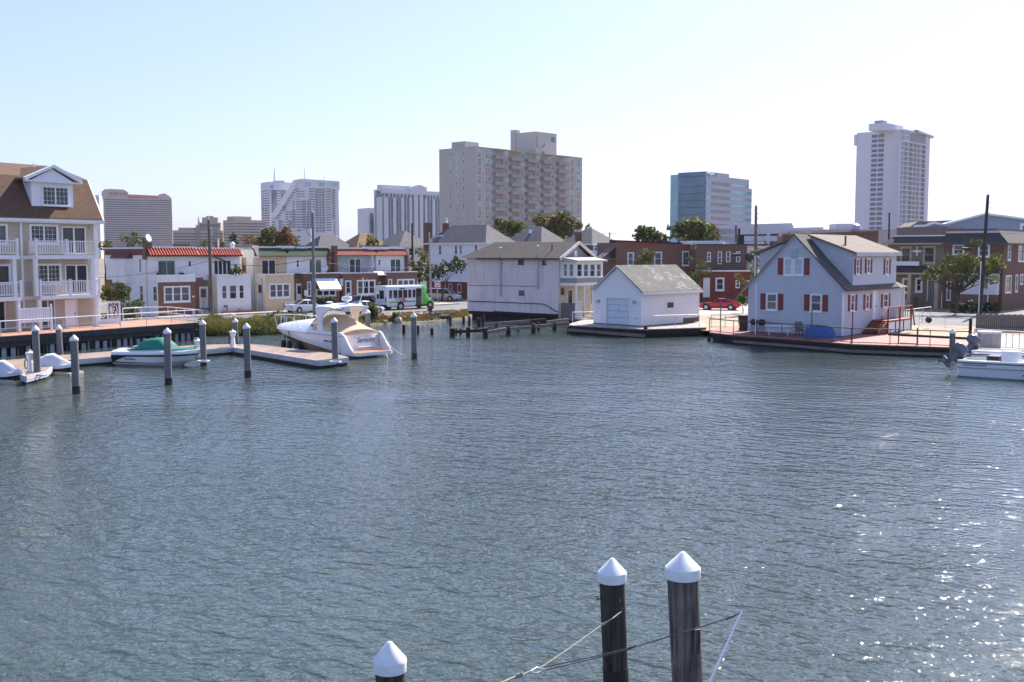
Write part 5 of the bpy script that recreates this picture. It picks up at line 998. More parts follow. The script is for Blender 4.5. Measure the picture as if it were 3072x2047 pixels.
q = B.rect('e5', 400, 510, 495, 610); cu, cz = (q[0]+q[2])/2, (q[1]+q[3])/2; B.part('cross_ornament', MB().box(cu-.5, -.08, cz-.09, cu-.07, -.003, cz+.09).box(cu+.07, -.08, cz-.09, cu+.5, -.003, cz+.09).box(cu-.06, -.08, cz-.55, cu+.06, -.003, cz+.55), TRIM)
for k in range(5): T2.part('step', MB().box(-3.2+k*.3, 2.6, 0, -1.4, 4.2, .2*(k+1)), CONC)
T2.part('step_wall', MB().box(-3.2, 2.3, 0, -1.4, 2.58, 1.4), BRICK)
# fences on the right
PLK = K('grey_fence_plank', (.15, .13, .12), rough=.85, kind='wood', col2=(.08, .07, .065))
Tw = Thing('board_fence', 'tall weathered dark board fence along the street on the right', 'fence', onz(*cc('f7', 1812, 350), GZ)); o = Tw.M.translation; e_ = onz(3200, 1000, GZ)-o; n = int(e_.length/.15); aa = math.degrees(math.atan2(e_.y, e_.x))
h0 = ony(*cc('f7', 1812, 160), o.y).z-GZ
pmn = [MB().box(0, -.012, 0, .143, .012, h0*k).mesh('plank', PLK) for k in (1, 1.02, .985)]
for i in range(n): p_ = e_*(i/n); link('plank', pmn[i % 3], Tw.o, TR(p_.x, p_.y, .02) @ RZ(aa+rnd.uniform(-2, 2)))
Tw.part('rail', MB().bar((0, .05, .4), (e_.x, e_.y+.05, .4), .05, .1).bar((0, .05, h0-.35), (e_.x, e_.y+.05, h0-.35), .05, .1), PLK)
Tr = Thing('picket_railing', 'grey metal picket railing in front of the board fence', 'railing', onz(*cc('f7', 1795, 525), .7)); o = Tr.M.translation; e_ = onz(3180, 1060, .7)-o
hh = 1.2; Tr.part('top_rail', MB().tube([(0, 0, hh), e_+Vector((0, 0, hh))], .04, 8), GALV); Tr.part('bottom_rail', MB().tube([(0, 0, .12), e_+Vector((0, 0, .12))], .025, 6), GALV)
pk = MB().tube([(0, 0, .1), (0, 0, hh)], .025, 6).mesh('picket', GALV)
n = int(e_.length/.42)
for i in range(n+1): link('picket', pk, Tr.o, TR(*(e_*(i/n))))
Tr.part('end_post', MB().tube([(-.25, .1, -.2), (-.25, .1, 1.9)], .11, 8), OLDWOOD)
pier('quay', 'pale quay deck behind the moored outboard boats', [cc('f7', 1780, 537), (3300, 1090), (3300, 1010), (2925, 1008)], .69, CONC, skirt=.3)
railing('pipe_fence', 'pale pipe handrail frame across the sandy yard', [onz(*cc('f7', x, y), GZ) for x, y in ((1020, 280), (1310, 235))], 1.35, GALV, 2.2, mid=None, cat='fence')
railing('pipe_fence', 'dark wire fence between the yard and the back street', [onz(*cc('f7', x, y), GZ) for x, y in ((1180, 305), (1470, 320), (1770, 335))], 1.3, GALV, 3.0, mid=[.08], r=.022, cat='fence')
railing('pipe_fence', 'low wire fence crossing the drive behind the red deck', [onz(x, y, GZ) for x, y in ((2133, 985), (2175, 985), (2215, 985))], 1.15, RUSTP, 1.3, mid=[.1], r=.022, cat='fence')
T = Thing('storage_box', 'pale beige storage box with ribbed lid behind the railing', 'box', onz(*cc('f7', 1960, 530), .7), -8); T.part('body', MB().box(-.65, -.4, 0, .65, .4, .95), K('beige_plastic', (.45, .38, .34), rough=.6)); T.part('lid', MB().box(-.7, -.45, .95, .7, .45, 1.08), WHITE)
solo('buoy', 'small pinkish round buoy beside the end of the railing', 'buoy', MB().lathe([(.001, 0), (.16, .06), (.22, .2), (.16, .36), (.04, .44), (.001, .46)], n=14), K('faded_buoy', (.6, .38, .34), rough=.6), onz(*cc('f7', 1825, 515), .7), smooth=50)
solo('basketball_hoop_ball', 'dark round ball hanging in the wire fence of the yard', 'ball', MB().lathe([(.001, -.3), (.2, -.22), (.3, 0), (.2, .22), (.001, .3)], n=14), BLACK, onz(*cc('f7', 1285, 320), GZ)+Vector((0, 0, .75)), smooth=60).name = 'ball'
# ================================================================ boats
GEL = K('white_gelcoat', (.8, .8, .81), rough=.22, var=.03, spec=.5, coat=.3)
BRZ = K('bronze_hull', (.3, .19, .12), rough=.18, var=.08, spec=.6, coat=.5, metal=.25)
CANV = K('tan_canvas', (.62, .44, .28), rough=.85, var=.07, vs_=1.2, bump=.35, bs=3)
TEAK = K('teak_deck', (.5, .2, .07), rough=.55, var=.12, kind='planks', p=.07)
NAVY = K('navy_stripe', (.012, .013, .025), rough=.3, var=.1); GREENC = K('green_canvas', (.02, .2, .13), rough=.8, var=.12, bump=.35, bs=3)
STEEL = K('polished_steel', (.75, .75, .77), rough=.2, var=.02, metal=.9); ACRY = K('smoked_acrylic', (.1, .2, .19), rough=.08, var=.2, spec=.6)
def hull(T, L, b, s, c, cz, k, f, mlo, mup, rk=.8, n=20, x0=0, name='hull'):
    lo, pt, sb = [], [], []
    for i in range(n+1):
        t = i/n; B_, S_, C_, Z_, K_, f_ = b(t), s(t), c(t), cz(t), k(t), f(t); zm = Z_+(S_-Z_)*f_; m_ = C_+(B_-C_)*f_**.8
        X = lambda z: x0+t*(L-x0)-rk*(S_-z)*t**5
        P = [(X(S_), B_, S_), (X(zm), m_, zm), (X(Z_), C_, Z_), (X(K_), 0.0, K_)]
        M_ = [(x, -y, z) for x, y, z in P]
        lo.append([P[1], P[2], P[3], M_[2], M_[1]]); pt.append([P[0], ((P[0][0]+P[1][0])/2, (P[0][1]*.52+P[1][1]*.48), (P[0][2]+P[1][2])/2), P[1]]); sb.append([M_[1], ((P[0][0]+P[1][0])/2, -(P[0][1]*.52+P[1][1]*.48), (P[0][2]+P[1][2])/2), M_[0]])
    h = T.part(name, MB().loft(lo), mlo, smooth=50)
    T.part('topside', MB().loft(pt, caps=False).loft(sb, caps=False).poly(pt[0][0], pt[0][2], sb[0][0], sb[0][2]), mup, h, smooth=50)
    return h, pt, sb
# --- cabin cruiser
T = Thing('cabin_cruiser', 'large white cabin cruiser with bronze hull, radar arch and tan canvas cover', 'boat', atY(1113, 71.8, 0), 138)
L = 10.2
bw = lambda t: 1.72*(1-max(0, (t-.45)/.55)**2.3)**.62+.02; sw = lambda t: 1.5+.12*t
hull(T, L, bw, sw, lambda t: 1.5*(1-max(0, (t-.3)/.7)**1.6)**.9+.01, lambda t: .1+.55*max(0, t-.5)**1.5*2, lambda t: -.4+1.3*max(0, (t-.55)/.45)**2.2, lambda t: .06+.86*t**.85, BRZ, GEL, rk=1.1, x0=.9)
dk = []
for i in range(15):
    t = .36+.63*i/14; x = .9+t*(L-.9); b_ = bw(t); h_ = .62*min(1, max(0, (1-t)/.42))**.75*(1 if t > .5 else 1)
    S_ = sw(t); dk.append([(x, b_, S_), (x, b_*.93, S_+.1), (x, b_*.72, S_+.14+h_*.35), (x, b_*.45, S_+.14+h_*.85), (x, 0, S_+.16+h_), (x, -b_*.45, S_+.14+h_*.85), (x, -b_*.72, S_+.14+h_*.35), (x, -b_*.93, S_+.1), (x, -b_, S_)])
T.part('foredeck', MB().loft(dk), GEL, smooth=40)
T.part('rub_rail', MB().tube([(.9+t*(L-.9), bw(t)+.02, sw(t)-.03) for t in [i/24 for i in range(25)]], .035, 6).tube([(.9+t*(L-.9), -bw(t)-.02, sw(t)-.03) for t in [i/24 for i in range(25)]], .035, 6), ALU)
zc = sw(.4)
# coaming and side decks along the cockpit
for s in (1, -1):
    T.part('coaming', MB().loft([[(x, s*(bw((x-.9)/9.3)), zz), (x, s*(bw((x-.9)/9.3)-.05), zz+.16), (x, s*(bw((x-.9)/9.3)-.38), zz+.2), (x, s*(bw((x-.9)/9.3)-.42), zz-.3)] for x, zz in ((1.0, 1.5), (1.8, 1.52), (3, 1.54), (4.6, 1.55))], closed=True), GEL, smooth=40)
    q = T.part('quarter_wing', MB().exty([(1.05, 1.66), (1.05, .2), (-.12, .3), (-.1, .52), (.3, .95), (.72, 1.5)], s*1.72-(.14 if s > 0 else 0), s*1.72+(0 if s > 0 else .14)), GEL)
T.part('swim_platform', MB().ext([(-.55, -1.35), (-.35, -1.62), (1.0, -1.72), (1.0, 1.72), (-.35, 1.62), (-.55, 1.35)], .18, .4), GEL)
T.part('teak_inlay', MB().ext([(-.42, -1.3), (-.28, -1.48), (.8, -1.5), (.8, 1.5), (-.28, 1.48), (-.42, 1.3)], .4, .412), TEAK)
tw = T.part('transom', MB().extx([], 0, 0) if False else MB().exty([(.86, .4), (1.05, 1.5), (1.25, 1.5), (1.25, .4)], -1.55, .72), GEL)
T.part('transom_gate', MB().exty([(1.0, .4), (1.12, 1.45), (1.18, 1.45), (1.18, .4)], .73, 1.55), CANV)
T.part('transom_panel', MB().exty([(.78, .58), (.94, 1.46), (1.0, 1.46), (.86, .58)], -1.05, .55), GEL, tw)
tm = text_mesh('Serenity', .5, NAVY, .35, .006)
ang = math.atan2(.16, .88)
T.part('lettering', tm, None, tw, mtx=TR(.885-.02, -.28, 1.1) @ RZ(-90) @ Matrix.Rotation(pi/2-ang, 4, 'X') @ Matrix.Diagonal((.92, 1, 1, 1)))
T.part('grab_rail', MB().tube([(.72, -1.0, .62), (.68, -1.0, .66), (.68, .5, .66), (.72, .5, .62)], .035, 8).tube([(.95, -1.1, 1.0), (.85, -1.12, 1.3), (1.0, -1.12, 1.55)], .025, 6), GEL, tw)
T.part('boarding_rail', MB().tube([(.7, .7, .42), (.75, .7, 1.1), (.95, .7, 1.5)], .025, 8).tube([(-.25, -1.45, .42), (-.2, -1.45, .95), (.05, -1.5, 1.15), (.5, -1.6, 1.1)], .025, 8), STEEL)
# canvas
def canvas(xs, m):      # (x, z at edge, z at centre, half width)
    return MB().loft([[(x, w_*k, ze_+(zc_-ze_)*(1-abs(k)**2.2)) for k in (1, .85, .6, .3, 0, -.3, -.6, -.85, -1)] for x, ze_, zc_, w_ in xs]).mesh('canvas', m, 50)
link('canvas_cover', canvas([(5.0, 1.98, 2.3, 1.2), (4.6, 2.1, 2.62, 1.35), (3.9, 2.05, 2.78, 1.45), (3.1, 1.95, 2.74, 1.5), (2.3, 1.8, 2.5, 1.55)], CANV), T.o)
link('canvas_cover', canvas([(2.45, 1.68, 2.5, 1.6), (1.9, 1.66, 2.22, 1.62), (1.4, 1.64, 2.0, 1.63), (.98, 1.6, 1.86, 1.64), (.93, 1.5, 1.72, 1.64)], CANV), T.o)
T.part('side_curtain', MB().poly((4.4, 1.52, 1.68), (2.3, 1.56, 1.68), (2.3, 1.5, 1.95), (3.1, 1.5, 2.02), (4.4, 1.4, 2.1)), CANV); T.part('side_curtain', MB().poly((4.4, -1.52, 1.68), (2.3, -1.56, 1.68), (2.3, -1.5, 1.95), (3.1, -1.5, 2.02), (4.4, -1.4, 2.1)), CANV)
ws = T.part('windshield', MB().loft([[(4.3, 1.42, 1.68), (4.2, 1.3, 2.1)], [(5.3, 1.25, 1.78), (4.8, 1.1, 2.25)], [(5.95, .7, 2.0), (5.15, .6, 2.42)], [(6.1, 0, 2.12), (5.25, 0, 2.48)], [(5.95, -.7, 2.0), (5.15, -.6, 2.42)], [(5.3, -1.25, 1.78), (4.8, -1.1, 2.25)], [(4.3, -1.42, 1.68), (4.2, -1.3, 2.1)]], caps=False), K('windshield_glass', (.12, .3, .27), rough=.05, spec=.7, var=.2), smooth=40)
T.part('windshield_frame', MB().tube([(4.2, 1.3, 2.1), (4.8, 1.1, 2.25), (5.15, .6, 2.42), (5.25, 0, 2.48), (5.15, -.6, 2.42), (4.8, -1.1, 2.25), (4.2, -1.3, 2.1)], .03, 6).tube([(4.3, 1.43, 1.69), (5.3, 1.26, 1.79), (5.95, .71, 2.01), (6.1, 0, 2.13), (5.95, -.71, 2.01), (5.3, -1.26, 1.79)], .03, 6), DARKM, ws)
# radar arch
for s in (1, -1):
    st_ = [(3.75, 3.05, 1.58, 1.66), (3.75, 3.2, 1.62, 2.0), (3.72, 3.25, 1.62, 2.4), (3.8, 3.1, 1.6, 2.8), (3.95, 2.7, 1.56, 3.1), (4.1, 2.2, 1.46, 3.32)]
    T.part('arch_leg', MB().loft([[(a, s*y, z), (b, s*y, z), (b, s*(y-.13), z+.02), (a, s*(y-.13), z+.02)] for a, b, y, z in st_], closed=True), GEL, smooth=35)
top_ = [[(4.3-.25*abs(k)**3, 1.52*k, 3.44-.16*abs(k)**2.5), (3.4, 1.54*k, 3.56-.17*abs(k)**2.5), (2.4, 1.52*k, 3.53-.17*abs(k)**2.5), (1.75+.2*abs(k)**3, 1.5*k, 3.42-.14*abs(k)**2.5), (1.75+.2*abs(k)**3, 1.48*k, 3.34-.14*abs(k)**2.5), (4.3-.25*abs(k)**3, 1.5*k, 3.34-.16*abs(k)**2.5)] for k in [i/6-1 for i in range(13)]]
T.part('hardtop', MB().loft(top_, closed=True), GEL, smooth=35)
T.part('radar_dome', MB().lathe([(.12, 0), (.14, .18), (.3, .22), (.36, .3), (.37, .42), (.3, .52), (.001, .54)], (2.6, -.1, 3.52), 18), GEL, smooth=40)
T.part('gps_dome', MB().lathe([(.05, 0), (.05, .12), (.24, .14), (.24, .2), (.1, .24)], (3.5, .7, 3.45), 14), GEL, smooth=40); T.part('gps_dome', MB().lathe([(.16, 0), (.14, .1), (.04, .16)], (2.4, -1.1, 3.4), 12), GEL, smooth=40)
T.part('whip_antenna', MB().tube([(2.3, -.9, 3.4), (1.6, -1.1, 5.3)], [.03, .012], 6), TRIM); T.part('mast_light', MB().tube([(2.4, -.1, 4.0), (2.4, -.1, 4.3)], .03, 6), TRIM)
# bow rail
rt = [(.9+t*(L-.9)+(.25 if t > .9 else 0), (bw(t)*.86+(.12 if t > .9 else 0)), sw(t)+.1+.78*min(1, (t-.5)/.12)) for t in [.5+.5*i/12 for i in range(13)]]
br = T.part('bow_rail', MB().tube(rt+[(rt[-1][0]+.05, 0, rt[-1][2])]+[(x, -y, z) for x, y, z in rt[::-1]], .024, 6), STEEL, smooth=40)
for t in (.62, .72, .82, .91, .98):
    for s in (1, -1): T.part('stanchion', MB().tube([(.9+t*(L-.9)+.12, s*bw(t)*.88, sw(t)+.06), (.9+t*(L-.9)+(.3 if t > .9 else .0), s*(bw(t)*.86+(.1 if t > .9 else 0)), sw(t)+.86)], .018, 6), STEEL, br)
for t in (.8, .74, .66): T.part('porthole', MB().disc((0, 0, 0), .12, 'y', .05, 10), BLACK, mtx=TR(.9+t*(L-.9)-.25, bw(t)*.86, sw(t)-.58) @ RZ(-20 if t > .7 else -12))
T.part('hull_vent', MB().box(2.4, 1.66, 1.02, 2.9, 1.74, 1.1).box(2.1, 1.66, 1.0, 2.25, 1.74, 1.08), BLACK)
for x in (8.6, 7.6, 6.2): t = (x-.9)/(L-.9); T.part('fender', MB().lathe([(.02, -.38), (.17, -.3), (.19, 0), (.17, .3), (.02, .38)], (x-.5, bw(t)*.8+.25, .45), 12), BLACK, smooth=50)
T.part('bow_line', MB().tube([(7.0, bw(.66)+.03, 1.5), (6.6, bw(.66)+.12, .9), (6.2, bw(.6)+.4, .5)], .035, 6), BLACK)
CRU = T
rope('mooring_line', 'slack pale stern line from the cruiser to the free standing pile', [CRU.M @ Vector((.3, -1.65, 1.0)), onz(1238, 1068, .35)], .02, K('pale_rope', (.6, .57, .52), rough=.9), .35)
rope('mooring_line', 'white line dipping from the cruiser platform to the water', [CRU.M @ Vector((-.5, -.9, .3)), onz(1168, 1078, -.02)], .02, MATS['pale_rope'], .12)
# --- bowrider with green covers
T = Thing('bowrider', 'white sport boat with black flash and green canvas covers tied to the dock', 'boat', atY(366, 67.6, 0), -17); L = 5.7
bw2 = lambda t: 1.02*(1-max(0, (t-.5)/.5)**2.4)**.6+.03; sw2 = lambda t: .72+.14*t
hull(T, L, bw2, sw2, lambda t: .88*(1-max(0, (t-.35)/.65)**1.8)**.9+.01, lambda t: .1+.32*max(0, t-.5)**1.4*2, lambda t: -.25+.75*max(0, (t-.6)/.4)**2.2, lambda t: .1+.1*t, GEL, GEL, rk=.9)
H2 = T
for f0, f1, m, nm in ((.0, .12, NAVY, 'stripe'), (.62, .78, NAVY, 'stripe')):
    mb = MB()
    for s in (1, -1):
        S_ = []
        for i in range(21):
            t = i/20; B_, Z_, S2, C_ = bw2(t), .1+.32*max(0, t-.5)**1.4*2, sw2(t), .88*(1-max(0, (t-.35)/.65)**1.8)**.9+.01; row = []
            lo_, hi_ = (f0+.1, f1+.1) if f0 else (.12, .12+.1*(1-t))
            if f0 and t < .18: lo_ = max(.14, lo_-(.18-t)*3.2)
            for f_ in (lo_, hi_):
                z = Z_+(S2-Z_)*f_; y = C_+(B_-C_)*f_**.8; row.append((t*L-.9*(S2-z)*t**5, s*(y+.045), z))
            S_.append(row)
        mb.loft(S_, caps=False)
    T.part(nm, mb, m)
dk = [[(t*L, bw2(t), sw2(t)), (t*L, bw2(t)*.97, sw2(t)+.12), (t*L, bw2(t)*.8, sw2(t)+.2), (t*L, 0, sw2(t)+.22+.05*(t < .9)), (t*L, -bw2(t)*.8, sw2(t)+.2), (t*L, -bw2(t)*.97, sw2(t)+.12), (t*L, -bw2(t), sw2(t))] for t in [i/16 for i in range(17)]]
T.part('deck', MB().loft(dk), GEL, smooth=40)
T.part('cockpit_cover', MB().loft([[(x, w_*k, z0+(z1-z0)*(1-abs(k)**5)) for k in (1, .9, .7, .35, 0, -.35, -.7, -.9, -1)] for x, z0, z1, w_ in ((.9, .95, 1.02, .8), (1.5, 1.0, 1.12, .9), (2.0, 1.02, 1.62, .86), (2.55, 1.02, 1.7, .84), (3.15, 1.02, 1.74, .8), (3.55, 1.02, 1.42, .8), (3.95, 1.03, 1.08, .7))]), GREENC, smooth=40)
T.part('bow_cover', MB().loft([[(x, w_*k, z0+.08*(1-k*k)) for k in (1, .5, 0, -.5, -1)] for x, z0, w_ in ((3.7, 1.05, .85), (4.4, 1.07, .75), (5.0, 1.09, .52), (5.4, 1.1, .25))]), GREENC, smooth=40)
T.part('windscreen', MB().loft([[(3.55, .8, 1.05), (3.2, .72, 1.32)], [(4.0, .5, 1.08), (3.6, .45, 1.32)], [(4.05, 0, 1.1), (3.65, 0, 1.34)], [(4.0, -.5, 1.08), (3.6, -.45, 1.32)]], caps=False), GLASSB)
for s in (1, -1): T.part('stern_rail', MB().tube([(.25, s*.8, .9), (.3, s*.8, 1.05), (1.1, s*.85, 1.15)], .02, 6), STEEL)
T.part('bow_rail', MB().tube([(4.4, .72, 1.02), (4.7, .66, 1.16), (5.3, .3, 1.2), (5.55, 0, 1.2)], .015, 6), STEEL)
T.part('lettering', MB().box(1.0, 0, .36, 1.04, .01, .5).box(1.09, 0, .36, 1.2, .01, .43).box(1.24, 0, .36, 1.34, .01, .43).box(1.4, 0, .36, 1.44, .01, .5).box(1.48, 0, .36, 1.62, .01, .43).box(1.66, 0, .36, 1.74, .01, .43), NAVY, mtx=TR(0, -1.045, .02))
# --- covered jet skis
JCOV = K('pale_cover_cloth', (.62, .62, .66), rough=.8, var=.08, bump=.5, bs=2.5)
def jetski(px, y, rz, label):
    T = Thing('jet_ski', label, 'jet ski', onz(px, y, 0), rz, 'covered jet skis')
    sec = [(-1.4, .42, .42, .5), (-.9, .5, .42, .85), (-.35, .52, .42, 1.15), (.15, .5, .42, 1.22), (.6, .45, .44, .98), (1.1, .34, .5, .74), (1.5, .08, .58, .62)]
    T.part('cover', MB().loft([[(x, w_, z0-.1), (x, w_*1.02, z0+.08), (x+.05, w_*.7, z0+(z1-z0)*.45), (x, w_*.38, z0+(z1-z0)*.85), (x, 0, z1), (x, -w_*.38, z0+(z1-z0)*.82), (x-.05, -w_*.7, z0+(z1-z0)*.4), (x, -w_*1.02, z0+.08), (x, -w_, z0-.1)] for x, w_, z0, z1 in sec]), JCOV, smooth=60)
    T.part('hull', MB().loft([[(x, w_*.9, .35), (x, w_*.6, -.05), (x, -w_*.6, -.05), (x, -w_*.9, .35)] for x, w_, z0, z1 in sec]), BLACK)
    T.part('drive_on_float', MB().box(-1.5, -.65, -.2, 1.2, -.4, .18).box(-1.5, .4, -.2, 1.2, .65, .18).box(1.2, -.65, -.2, 1.6, .65, .14), K('beige_float', (.5, .42, .3), rough=.7))
jetski(158, 1122, -12, 'jet ski under a pale grey cover beside the power pedestal'); jetski(8, 1146, -20, 'jet ski under a pale grey cover at the outer edge of the dock platform')
# --- outboard boats on the right
ENG = K('outboard_cowl', (.1, .115, .15), rough=.25, var=.15, coat=.4)
def outboard(T, x, tilt, z, parent=None):
    Mx = TR(x, 0, z) @ Matrix.Rotation(R(tilt), 4, 'Y') @ Matrix.Scale(.86, 4)
    T.part('outboard_cowl', MB().loft([[(a, w_*cos(q)*.5, b+c_*sin(q)*.5) for q in [2*pi*i/12 for i in range(12)]] for a, w_, b, c_ in ((-.85, .3, .45, .35), (-.75, .46, .48, .6), (-.4, .52, .5, .72), (0, .5, .48, .66), (.18, .3, .44, .4))], closed=True), ENG, mtx=Mx, smooth=45)
    T.part('outboard_leg', MB().loft([[(-.55, -.12, .25), (-.1, -.12, .25), (-.1, .12, .25), (-.55, .12, .25)], [(-.5, -.1, -.4), (-.15, -.1, -.4), (-.15, .1, -.4), (-.5, .1, -.4)], [(-.55, -.06, -.95), (-.15, -.06, -.95), (-.15, .06, -.95), (-.55, .06, -.95)]], closed=True).box(-.8, -.17, -.62, -.1, .17, -.58), ENG, mtx=Mx)
    T.part('propeller', MB().tube([(-.85, 0, -.92), (-.6, 0, -.92), (-.1, 0, -.92), (.05, 0, -.92)], [.03, .1, .1, .02], 8).bar((-.75, -.2, -1.05), (-.75, .2, -.79), .16, .03).bar((-.77, 0, -1.17), (-.77, 0, -.67), .14, .03), ENG, mtx=Mx)
    T.part('clamp_bracket', MB().box(-.1, -.15, -.35, .2, .15, .2), DARKM, mtx=Mx)
P0 = onz(2893, 1127, 0); P1 = onz(3072, 1138, 0); aa = math.degrees(math.atan2(P1.y-P0.y, P1.x-P0.x))
T = Thing('outboard_boat', 'white centre console boat with tilted grey outboard and navy stripe', 'boat', P0+Vector((.1, .6, 0)), aa-2)
b3 = lambda t: 1.1*(1-max(0, (t-.55)/.45)**2.2)**.7+.02; s3 = lambda t: .85+.05*t+.3*max(0, t-.5)
hull(T, 6.6, b3, s3, lambda t: .95*(1-max(0, (t-.4)/.6)**1.8)**.9+.01, lambda t: .02+.3*max(0, t-.5), lambda t: -.3+.8*max(0, (t-.65)/.35)**2, lambda t: .75, GEL, GEL, rk=.8)
for s in (1, -1): T.part('gunwale', MB().loft([[(t*6.6, s*(b3(t)+.02), s3(t)-.02), (t*6.6, s*(b3(t)+.02), s3(t)+.08), (t*6.6, s*(b3(t)-.25), s3(t)+.1), (t*6.6, s*(b3(t)-.25), s3(t)-.02)] for t in [i/16*.97 for i in range(17)]], closed=True), GEL, smooth=35)
T.part('stripe', MB().tube([(t*6.6, -b3(t)-.015, s3(t)-.05) for t in [i/16 for i in range(16)]], .03, 6).tube([(t*6.6, -b3(t)+.0, s3(t)-.34) for t in [i/16 for i in range(14)]], .014, 6), NAVY)
T.part('transom_wall', MB().box(.0, -1.05, .1, .12, 1.05, .9), GEL); T.part('cockpit_sole', MB().box(.1, -.9, .2, 5.2, .9, .25), GEL)
T.part('console', MB().box(2.2, -.45, .25, 3.1, .45, 1.5), GEL); T.part('seat_cover', MB().box(1.45, -.55, .25, 2.1, .55, 1.2), NAVY)
T.part('lettering', text_mesh('GRADY-WHITE', .15, NAVY, .1, .004), None, mtx=TR(.95, -1.115, .68) @ Matrix.Rotation(R(90), 4, 'X') @ Matrix.Diagonal((1.25, 1, 1, 1)))
T.part('drain_fitting', MB().disc((.12, -1.04, .5), .045, 'y', .03, 8).disc((3.5, -1.07, .25), .045, 'y', .03, 8), NAVY)
outboard(T, -.15, 42, .95)
T = Thing('outboard_boat', 'second white open boat moored behind with large dark blue outboard', 'boat', atY(2925, 66.2, 0), aa-1); 
hull(T, 6.2, b3, s3, lambda t: .95*(1-max(0, (t-.4)/.6)**1.8)**.9+.01, lambda t: .02+.3*max(0, t-.5), lambda t: -.3+.8*max(0, (t-.65)/.35)**2, lambda t: .75, GEL, GEL, rk=.8)
for s in (1, -1): T.part('gunwale', MB().loft([[(t*6.2, s*(b3(t)+.02), s3(t)+.1), (t*6.2, s*(b3(t)+.02), s3(t)+.2), (t*6.2, s*(b3(t)-.25), s3(t)+.22), (t*6.2, s*(b3(t)-.25), s3(t)+.05)] for t in [i/16*.97 for i in range(17)]], closed=True), GEL, smooth=35)
T.part('stripe', MB().tube([(t*6.2, -b3(t)-.015, s3(t)-.03) for t in [i/16 for i in range(16)]], .03, 6), NAVY); T.part('transom_wall', MB().box(.0, -1.0, .1, .12, 1.0, 1.0), GEL); T.part('cockpit_sole', MB().box(.1, -.9, .2, 5.0, .9, .25), GEL)
T.part('console_cover', MB().box(3.0, -.6, .25, 4.2, .6, 1.75), NAVY)
outboard(T, -.05, 28, 1.1)
# ================================================================ vehicles
TYRE = BLACK; RIMM = K('alloy_rim', (.5, .5, .52), rough=.35, metal=.7, var=.05); CARG = K('car_glass', (.02, .025, .03), rough=.04, spec=.7, var=.2)
LAMPR = K('tail_lamp', (.4, .02, .015), rough=.25, var=.1); LAMPW = K('head_lamp', (.7, .72, .74), rough=.15, var=.05)
def wheel(T, x, y, r, w_=.22):
    o = T.part('wheel', MB().disc((x, y, r), r*.62, 'y', w_+.02, 18), RIMM); T.part('tyre', MB().tube([(x, y-w_/2, r), (x, y-w_/2+.03, r), (x, y+w_/2-.03, r), (x, y+w_/2, r)], [r*.9, r, r, r*.9], 20), TYRE, o, smooth=40)
    T.part('rim', MB().disc((x, y, r), r*.66, 'y', w_+.03, 6), RIMM, o)
def car(name, label, cat, P, rz, L, W, col, prof, gh, wr=.32, wx=(.19, .8), group=None, lampz=.62):
    """prof: (t, z_low, z_belt, width factor); gh: (t, z_roof, half width at top) stations of the glasshouse; t=0 nose"""
    T = Thing(name, label, cat, P, rz, group); h = W/2
    X = lambda t: L*(.5-t)
    T.part('body', MB().loft([[(X(t), h*k*.9, zl), (X(t), h*k, zl+(zb-zl)*.3), (X(t), h*k*.99, zl+(zb-zl)*.7), (X(t), h*k*.9, zb), (X(t), 0, zb+.04), (X(t), -h*k*.9, zb), (X(t), -h*k*.99, zl+(zb-zl)*.7), (X(t), -h*k, zl+(zb-zl)*.3), (X(t), -h*k*.9, zl)] for t, zl, zb, k in prof], closed=True), col, smooth=38)
    def belt(t):
        for a, b in zip(prof, prof[1:]):
            if a[0] <= t <= b[0]: return a[2]+(b[2]-a[2])*(t-a[0])/(b[0]-a[0])
    gs = [[(X(t), h*.86, belt(t)-.03), (X(t), w_+.02, z-.06), (X(t), w_-.06, z), (X(t), 0, z+.02), (X(t), -w_+.06, z), (X(t), -w_-.02, z-.06), (X(t), -h*.86, belt(t)-.03)] for t, z, w_ in gh]
    g_ = T.part('windows', MB().loft(gs), CARG, smooth=30)
    i0, i1 = 1, len(gh)-2
    T.part('roof', MB().loft([[(X(t), w_+.025, z-.05), (X(t), w_-.05, z+.015), (X(t), 0, z+.035), (X(t), -w_+.05, z+.015), (X(t), -w_-.025, z-.05)] for t, z, w_ in gh[i0:i1+1]]), col, smooth=40)
    for s in (1, -1):
        for a, b in ((0, 1), (i1, i1+1)):
            pa, pb = gh[a], gh[b]; lowp, hip_ = (pa, pb) if pa[1] < pb[1] else (pb, pa)
            T.part('pillar', MB().bar((X(lowp[0]), s*(h*.86), belt(lowp[0])), (X(hip_[0]), s*(hip_[2]+.02), hip_[1]-.03), .07, .05), col)
        tm_ = (gh[i0][0]+gh[i1][0])/2; z_ = max(gh[i0][1], gh[i1][1]); T.part('pillar', MB().bar((X(tm_), s*(h*.87), belt(tm_)), (X(tm_), s*(gh[i0][2]+.03), z_-.05), .09, .04), col)
        for t in wx: wheel(T, X(t), s*(h-.1), wr); T.part('wheel_arch', MB().disc((X(t), s*(h-.04), wr+.02), wr*1.18, 'y', .1, 18), BLACK)
        T.part('headlight', MB().box(X(0)-.32, s*h*.62-.16, lampz-.07, X(0)-.02, s*h*.62+.16, lampz+.07), LAMPW); T.part('tail_light', MB().box(X(1)+.0, s*h*.68-.18, lampz, X(1)+.16, s*h*.68+.18, lampz+.14), LAMPR)
        T.part('mirror', MB().box(X(gh[0][0]+.06)-.08, s*(h+.02)-.08, .92, X(gh[0][0]+.06)+.08, s*(h+.02)+.1, 1.06), col)
    return T
SED = [(0, .32, .6, .8), (.03, .22, .7, .92), (.12, .2, .8, 1), (.3, .2, .9, 1), (.5, .2, .92, 1), (.75, .2, .94, 1), (.93, .24, .95, .97), (.99, .3, .88, .9), (1, .4, .7, .86)]
